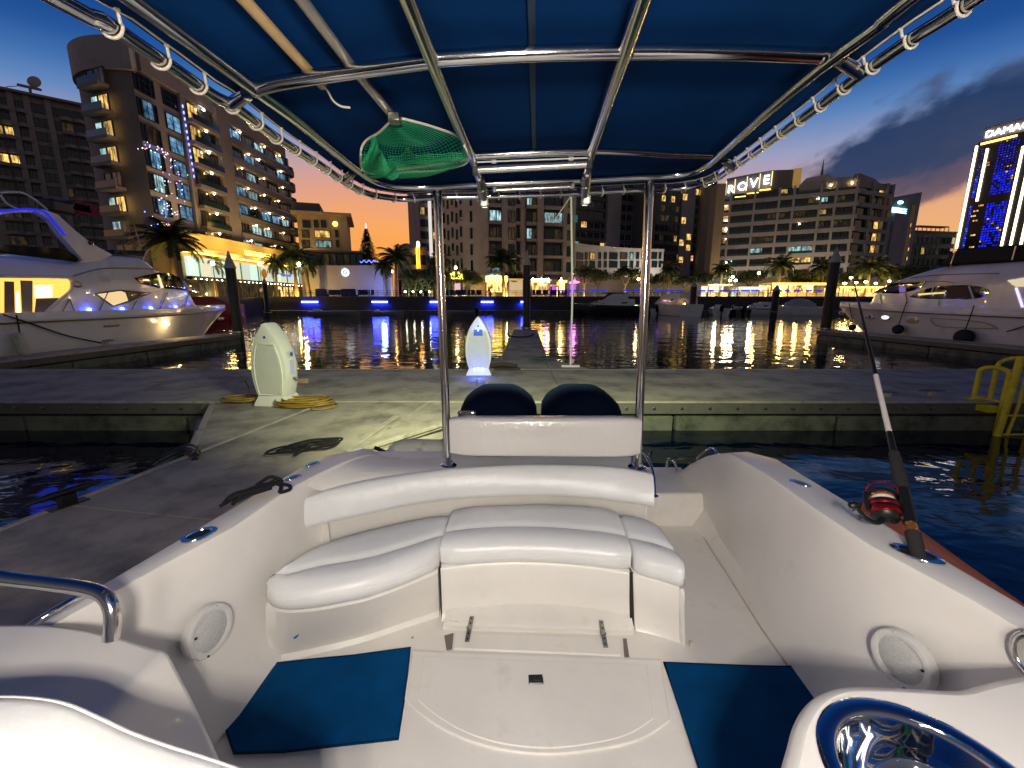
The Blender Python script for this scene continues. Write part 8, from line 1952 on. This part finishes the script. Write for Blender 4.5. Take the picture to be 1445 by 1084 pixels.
for k in range(8):
    zc = zrow[0] - fh * k
    for j in range(6):
        a0, a1 = Fa.hit(vs[j] + 1.2, 310)[0], Fa.hit(vs[j + 1] - 1.2, 310)[0]; m_ = lerp(a0, a1, .55)
        g = lit.get((k, j), 'glassb'); g2 = g if (k, j) in ((5, 3), (6, 3)) else ('lit_dim' if rr.random() < .25 else 'glassb')
        if k == 4 and j == 1: g, g2 = 'lit_dim', 'lit_dim'
        b11.win(Fa, a0, m_, zc - fh * .34, zc + fh * .30, g, 'frame_d', 2, 1, .05); b11.win(Fa, m_ + .04, a1, zc - fh * .34, zc + fh * .30, g2, 'frame_d', 2, 1, .05)
    mb = MB(); Fa.box(mb, 0, Fa.L + .8, zc - fh * .66, zc - fh * .34, 0, 1.3); bd = b11.part('balcony_band', mb, M['b_grey'], .03)
    mb = MB(); Fa.box(mb, .3, Fa.L, zc - fh * .34, zc - fh * .14, 1.2, 1.24); mb.build('glass_rail', M['rail_glass'], bd, smooth=None)
    mb = MB(); Fb.box(mb, -.8, Fb.L, zc - fh * .66, zc - fh * .34, 0, 1.0); b11.part('balcony_band', mb, M['b_grey'], .03)
    for p0, p1, g in ((1206, 1221, 'glassb'), (1224, 1232, 'glassb'), (1233, 1240, 'lit_warm' if k in (0, 3, 4, 5) else 'lit_dim'), (1244, 1247, 'lit_warm' if k in (1, 2) else 'glassb')):
        a0, a1 = Fb.hit(p0, 310)[0], Fb.hit(p1, 310)[0]; b11.win(Fb, a0, a1, zc - fh * .34, zc + fh * .34, g, 'frame_d', 1, 1, .05)
    for q in range(2):
        if rr.random() < .6: mb = MB(); mb.ball(Fa.P(rr.uniform(2, Fa.L - 1), zc + fh * .2, .6), .16, 6, 4); mb.build('balcony_lamp', M['bulb'] if rr.random() < .6 else M['sign_teal'], bd)
for px in vs: a = Fa.hit(px, 310)[0]; mb = MB(); Fa.box(mb, a - .28, a + .28, QZ, zrow[0] + fh * .4, .05, 1.36); b11.part('cross_wall', mb, M['b_grey'])
for px in (1222, 1241, 1249): a = Fb.hit(px, 310)[0]; mb = MB(); Fb.box(mb, a - .25, a + .25, QZ, zrow[0] + fh * .5, .05, 1.05); b11.part('cross_wall', mb, M['b_grey'])
mb = MB(); a0 = Fa.hit(1128, 262)[0]
prof = [(a0, z_top - 2.3), (a0, Fa.hit(1128, 262)[1]), (Fa.hit(1138, 250)[0], Fa.hit(1138, 252)[1]), (Fa.hit(1168, 246)[0], Fa.hit(1168, 246)[1]), (Fa.hit(1178, 250)[0], Fa.hit(1178, 251)[1]), (Fa.L + .3, z_top + .2), (Fa.L + .3, z_top - 2.3)]
mb.prism([Fa.P(a, z, .3) for a, z in prof], -Fa.n * 1.2); b11.part('stepped_parapet', mb, M['b_grey'])
mb = MB(); prof = [(-.3, z_top - 2.3), (-.3, z_top + .1), (Fb.hit(1210, 249)[0], z_top + 1.0), (Fb.hit(1232, 255)[0], z_top + .3), (Fb.hit(1240, 258)[0], z_top - .6), (Fb.L, z_top - .4), (Fb.L, z_top - 2.3)]
mb.prism([Fb.P(a, z, .3) for a, z in prof], -Fb.n * 1.2); b11.part('stepped_parapet', mb, M['b_grey'])
# penthouse box with letters
a0, a1 = Fa.hit(1024, 270)[0], Fa.hit(1119, 262)[0]; zp0 = z_top - 2.3; zA = Fa.hit(1060, 246)[1]; am = Fa.hit(1088, 250)[0]
mb = MB(); mb.prism([Fa.P(a, z, -.4) for a, z in ((a0, zp0), (a0, Fa.hit(1024, 252)[1]), (Fa.hit(1045, 247)[0], zA), (am, zA + .5), (a1, Fa.hit(1119, 239)[1]), (a1, zp0))], -Fa.n * 9); b11.part('penthouse', mb, M['b_dgrey'])
zl0, zl1 = Fa.hit(1060, 271)[1], Fa.hit(1060, 258)[1]
for i, (ch, p0, p1, yb, yt) in enumerate((('R', 1026, 1033.5, 273, 262), ('O', 1040, 1050.5, 269.5, 258), ('V', 1057, 1067, 265.5, 252.5), ('E', 1076, 1083, 260.5, 248))):
    a, z0 = Fa.hit(p0, yb); _, z1_ = Fa.hit(p0, yt); sz = (z1_ - z0) / .72
    text_mesh('roof_letter', ch, sz, M['sign_w'], b11.t, Fa.P(a, z0, .35), Fa.u, (0, 0, 1), .15)
for p0 in (1023.5, 1036, 1053, 1071, 1088): 
    a, zb_ = Fa.hit(p0, 275 - (p0 - 1023) * .2); _, zt_ = Fa.hit(p0, 256 - (p0 - 1023) * .22); mb = MB(); Fa.box(mb, a - .12, a + .12, zb_, zt_, -.4, .1); b11.part('sign_post', mb, M['glow_cream'])
for i, (p0, p1) in enumerate(((1037, 1052), (1054, 1070), (1072, 1087))):
    aa, zz_ = Fa.hit(p0, 279 - i * 5); ab, _ = Fa.hit(p1, 279 - i * 5); mb = MB(); Fa.box(mb, aa, ab, zz_, zz_ + .18, -.38, .15); b11.part('sign_light', mb, M['glow_gold']); b11.win(Fa, aa, ab, zz_ - 2.6, zz_ - .2, 'glassb', 'frame_d', 2, 1, -.3)
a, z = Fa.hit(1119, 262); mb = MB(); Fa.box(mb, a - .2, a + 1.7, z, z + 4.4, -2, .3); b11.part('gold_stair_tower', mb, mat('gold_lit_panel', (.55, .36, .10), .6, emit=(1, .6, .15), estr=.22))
c = Fa.P(Fa.hit(1160, 246)[0], Fa.hit(1160, 246)[1], -.4); mb = MB(); mb.tube([c, c + Vector((0, 0, 1.6)), c + Vector((0, 0, 4))], [.35, .2, .05], 8); b11.part('aerial', mb, M['b_dgrey'])
# narrow lit stair and fin at the left end
a0 = Fa.hit(1022.5, 300)[0]
for k in range(9):
    a, z = Fa.hit(1024.5, 290 + k * 11.5); mb = MB(); mb.ball(Fa.P(a, z, .3), .28, 6, 4); b11.part('stair_lamp', mb, M['bulb'])
Ft = Facade(at_ratio(1007, 320, 132), at_ratio(1019.5, 320, 132)); mb = MB(); Ft.box(mb, 0, Ft.L, QZ, PY(1014, 259, 132).z, -4, 0); b11.part('tan_fin', mb, M['b_tan'])
b11.done()
for px, e in ((1050, 1500), (1110, 1500), (1170, 1500)):
    l = bpy.data.lights.new('hotel_uplight', 'POINT'); l.energy = e; l.color = (1, .78, .5); l.shadow_soft_size = .5
    o = bpy.data.objects.new('hotel_uplight', l); COL.objects.link(o); a, _ = Fa.hit(px, 380); o.location = Fa.P(a, 8, 9)
# ---------------- slab with the teal sign, low far block, blue tower
A = at_ratio(1251, 300, 134); B = at_ratio(1296, 300, 140); Fg = Facade(A, B); b12 = Bld('office_slab', 'narrow grey slab with swept roof and lit teal sign', 'building', (A[0], A[1], QZ))
prof = [(0, QZ), (0, Fg.hit(1255, 284)[1]), (Fg.L * .35, Fg.hit(1270, 282.5)[1]), (Fg.L * .6, Fg.hit(1281, 279)[1]), (Fg.L * .85, Fg.hit(1290, 274)[1]), (Fg.L, Fg.hit(1295, 270)[1]), (Fg.L, QZ)]
mb = MB(); mb.prism([Fg.P(a, z, 0) for a, z in prof], -Fg.n * 12); b12.part('wall', mb, M['b_grey'])
aa, ab = Fg.hit(1256, 330)[0], Fg.hit(1277, 330)[0]; mb = MB(); Fg.box(mb, aa, ab, QZ, Fg.hit(1265, 301)[1], .05, .5); b12.part('blank_panel', mb, M['b_grey'])
ac = Fg.hit(1279, 330)[0]; ad = Fg.hit(1285, 330)[0]; mb = MB(); Fg.box(mb, ac, ad, QZ, Fg.hit(1280, 288)[1], .05, .12); b12.part('glass_strip', mb, M['glassb'])
a, z0 = Fg.hit(1254.5, 299.5); a2, z1_ = Fg.hit(1279, 292); text_mesh('sign_letters', 'PRESTIGE', 2.05, M['sign_teal'], b12.t, Fg.P(a, z0, .3), Fg.u, (0, 0, 1), .12, .95)
a, z = Fg.hit(1269, 286); mb = MB(); mb.ball(Fg.P(a, z, .3), .8, 12, 8, None, (1.2, .3, .6)); b12.part('sign_emblem', mb, M['sign_teal'])
for y, px in ((318, 1284), (333, 1283), (352, 1281), (365, 1279)): a, z = Fg.hit(px, y); b12.win(Fg, a - .5, a + .5, z - .6, z + .6, 'lit_warm', 'frame_d', 1, 1, .12)
b12.done()
b13, F13 = simple_tower('office_block', 'low dark far block with a roof rail right of the teal sign slab', 1286, 1347, 345, 182, 186, PY(1320, 327, 182).z, M['b_dgrey'], 6, 9, .10, ['lit_warm', 'lit_dim'], seed=40)
mb = MB(); zt_ = PY(1320, 327, 182).z; F13.box(mb, 2, F13.L * .8, zt_ + 2.2, zt_ + 2.6, -3, 0); 
for i in range(8): a = lerp(2, F13.L * .8, i / 7); F13.box(mb, a - .1, a + .1, zt_, zt_ + 2.2, -.2, 0)
b13.part('roof_rail', mb, M['b_tan']); b13.done()
A = at_ratio(1351, 350, 195); B = at_ratio(1470, 350, 172); Fh = Facade(A, B); zt_ = Fh.hit(1386, 200)[1]
b14 = Bld('lit_tower', 'tall dark tower with gold light lines and blue windows at the far right', 'tower', (A[0], A[1], QZ)); nn = Fh.n * -20
b14.body([A, B, (B[0] + nn.x, B[1] + nn.y), (A[0] + nn.x, A[1] + nn.y)], QZ, zt_, M['b_black'])
zc_ = Fh.hit(1400, 182)[1]; mb = MB(); Fh.box(mb, 1.0, Fh.L, zt_, zt_ + 5.5, -18, -.6); b14.part('crown', mb, M['b_dgrey'])
def hx(px, y): return Fh.hit(px, y)[0]
zb_ = Fh.hit(1352, 352)[1]; z2 = Fh.hit(1376, 208)[1]
for (p0, y0, p1, y1) in ((1353, 350, 1376, 207), (1379, 284, 1394, 210), (1415, 347, 1443, 207), (1428, 346, 1456, 207), (1443, 345, 1471, 205)):
    a_, z0 = Fh.hit(p0, y0); b__, z1_ = Fh.hit(p1, y1); mb = MB(); Fh.box(mb, (a_ + b__) / 2 - .30, (a_ + b__) / 2 + .30, z0, z1_, .1, .6); b14.part('light_line', mb, M['ledline'])
a_, z0 = Fh.hit(1380, 203); b__, _ = Fh.hit(1436, 190); mb = MB(); Fh.box(mb, 1, b__, z2 + .3, z2 + 1.0, .1, .5); b14.part('light_line', mb, M['glow_gold'])
rr = random.Random(50); zsplit0, zsplit1 = Fh.hit(1395, 287)[1], Fh.hit(1395, 278)[1]
nr = 42; fz_ = (z2 - zb_) / nr
a1c, a2c, a3c, a4c = (hx(1357, 330) + .3), (hx(1362, 330)), hx(1384, 330), hx(1413, 330) - .2
sidec = [(hx(1378, 240) + .6) * 0 + a1c, a2c]
for k in range(nr - 1, -1, -1):
    z0 = zb_ + fz_ * k + fz_ * .2; z1_ = z0 + fz_ * .62
    if zsplit0 < z0 < zsplit1: continue
    nc = 7; 
    for j in range(nc):
        a0 = lerp(a3c, a4c, (j + .12) / nc) ; a1_ = lerp(a3c, a4c, (j + .88) / nc)
        if rr.random() < .90: b14.win(Fh, a0, a1_, z0, z1_, 'lit_blue' if rr.random() < .94 else 'lit_warm', 'frame_d', 1, 1, .1)
    for j in range(2):
        a0 = lerp(a1c + .6, a2c + .6, j / 2 + .05); a1_ = lerp(a1c + .6, a2c + .6, j / 2 + .45); b14.win(Fh, a0, a1_, z0, z1_, 'lit_blue' if rr.random() < .75 else 'lit_curt', 'frame_d', 1, 1, .1)
    if rr.random() < .3: a0 = lerp(a2c, a3c, rr.uniform(.1, .6)); b14.win(Fh, a0, a0 + 1.6, z0, z1_, 'lit_warm', 'frame_d', 2, 1, .1)
a_, z0 = Fh.hit(1391, 186.5); text_mesh('roof_letters', 'DAMAC', 3.6, M['sign_w'], b14.t, Fh.P(a_, zt_ + 1.2, .1), Fh.u, (0, 0, 1), .2, 1.0)
b14.done()
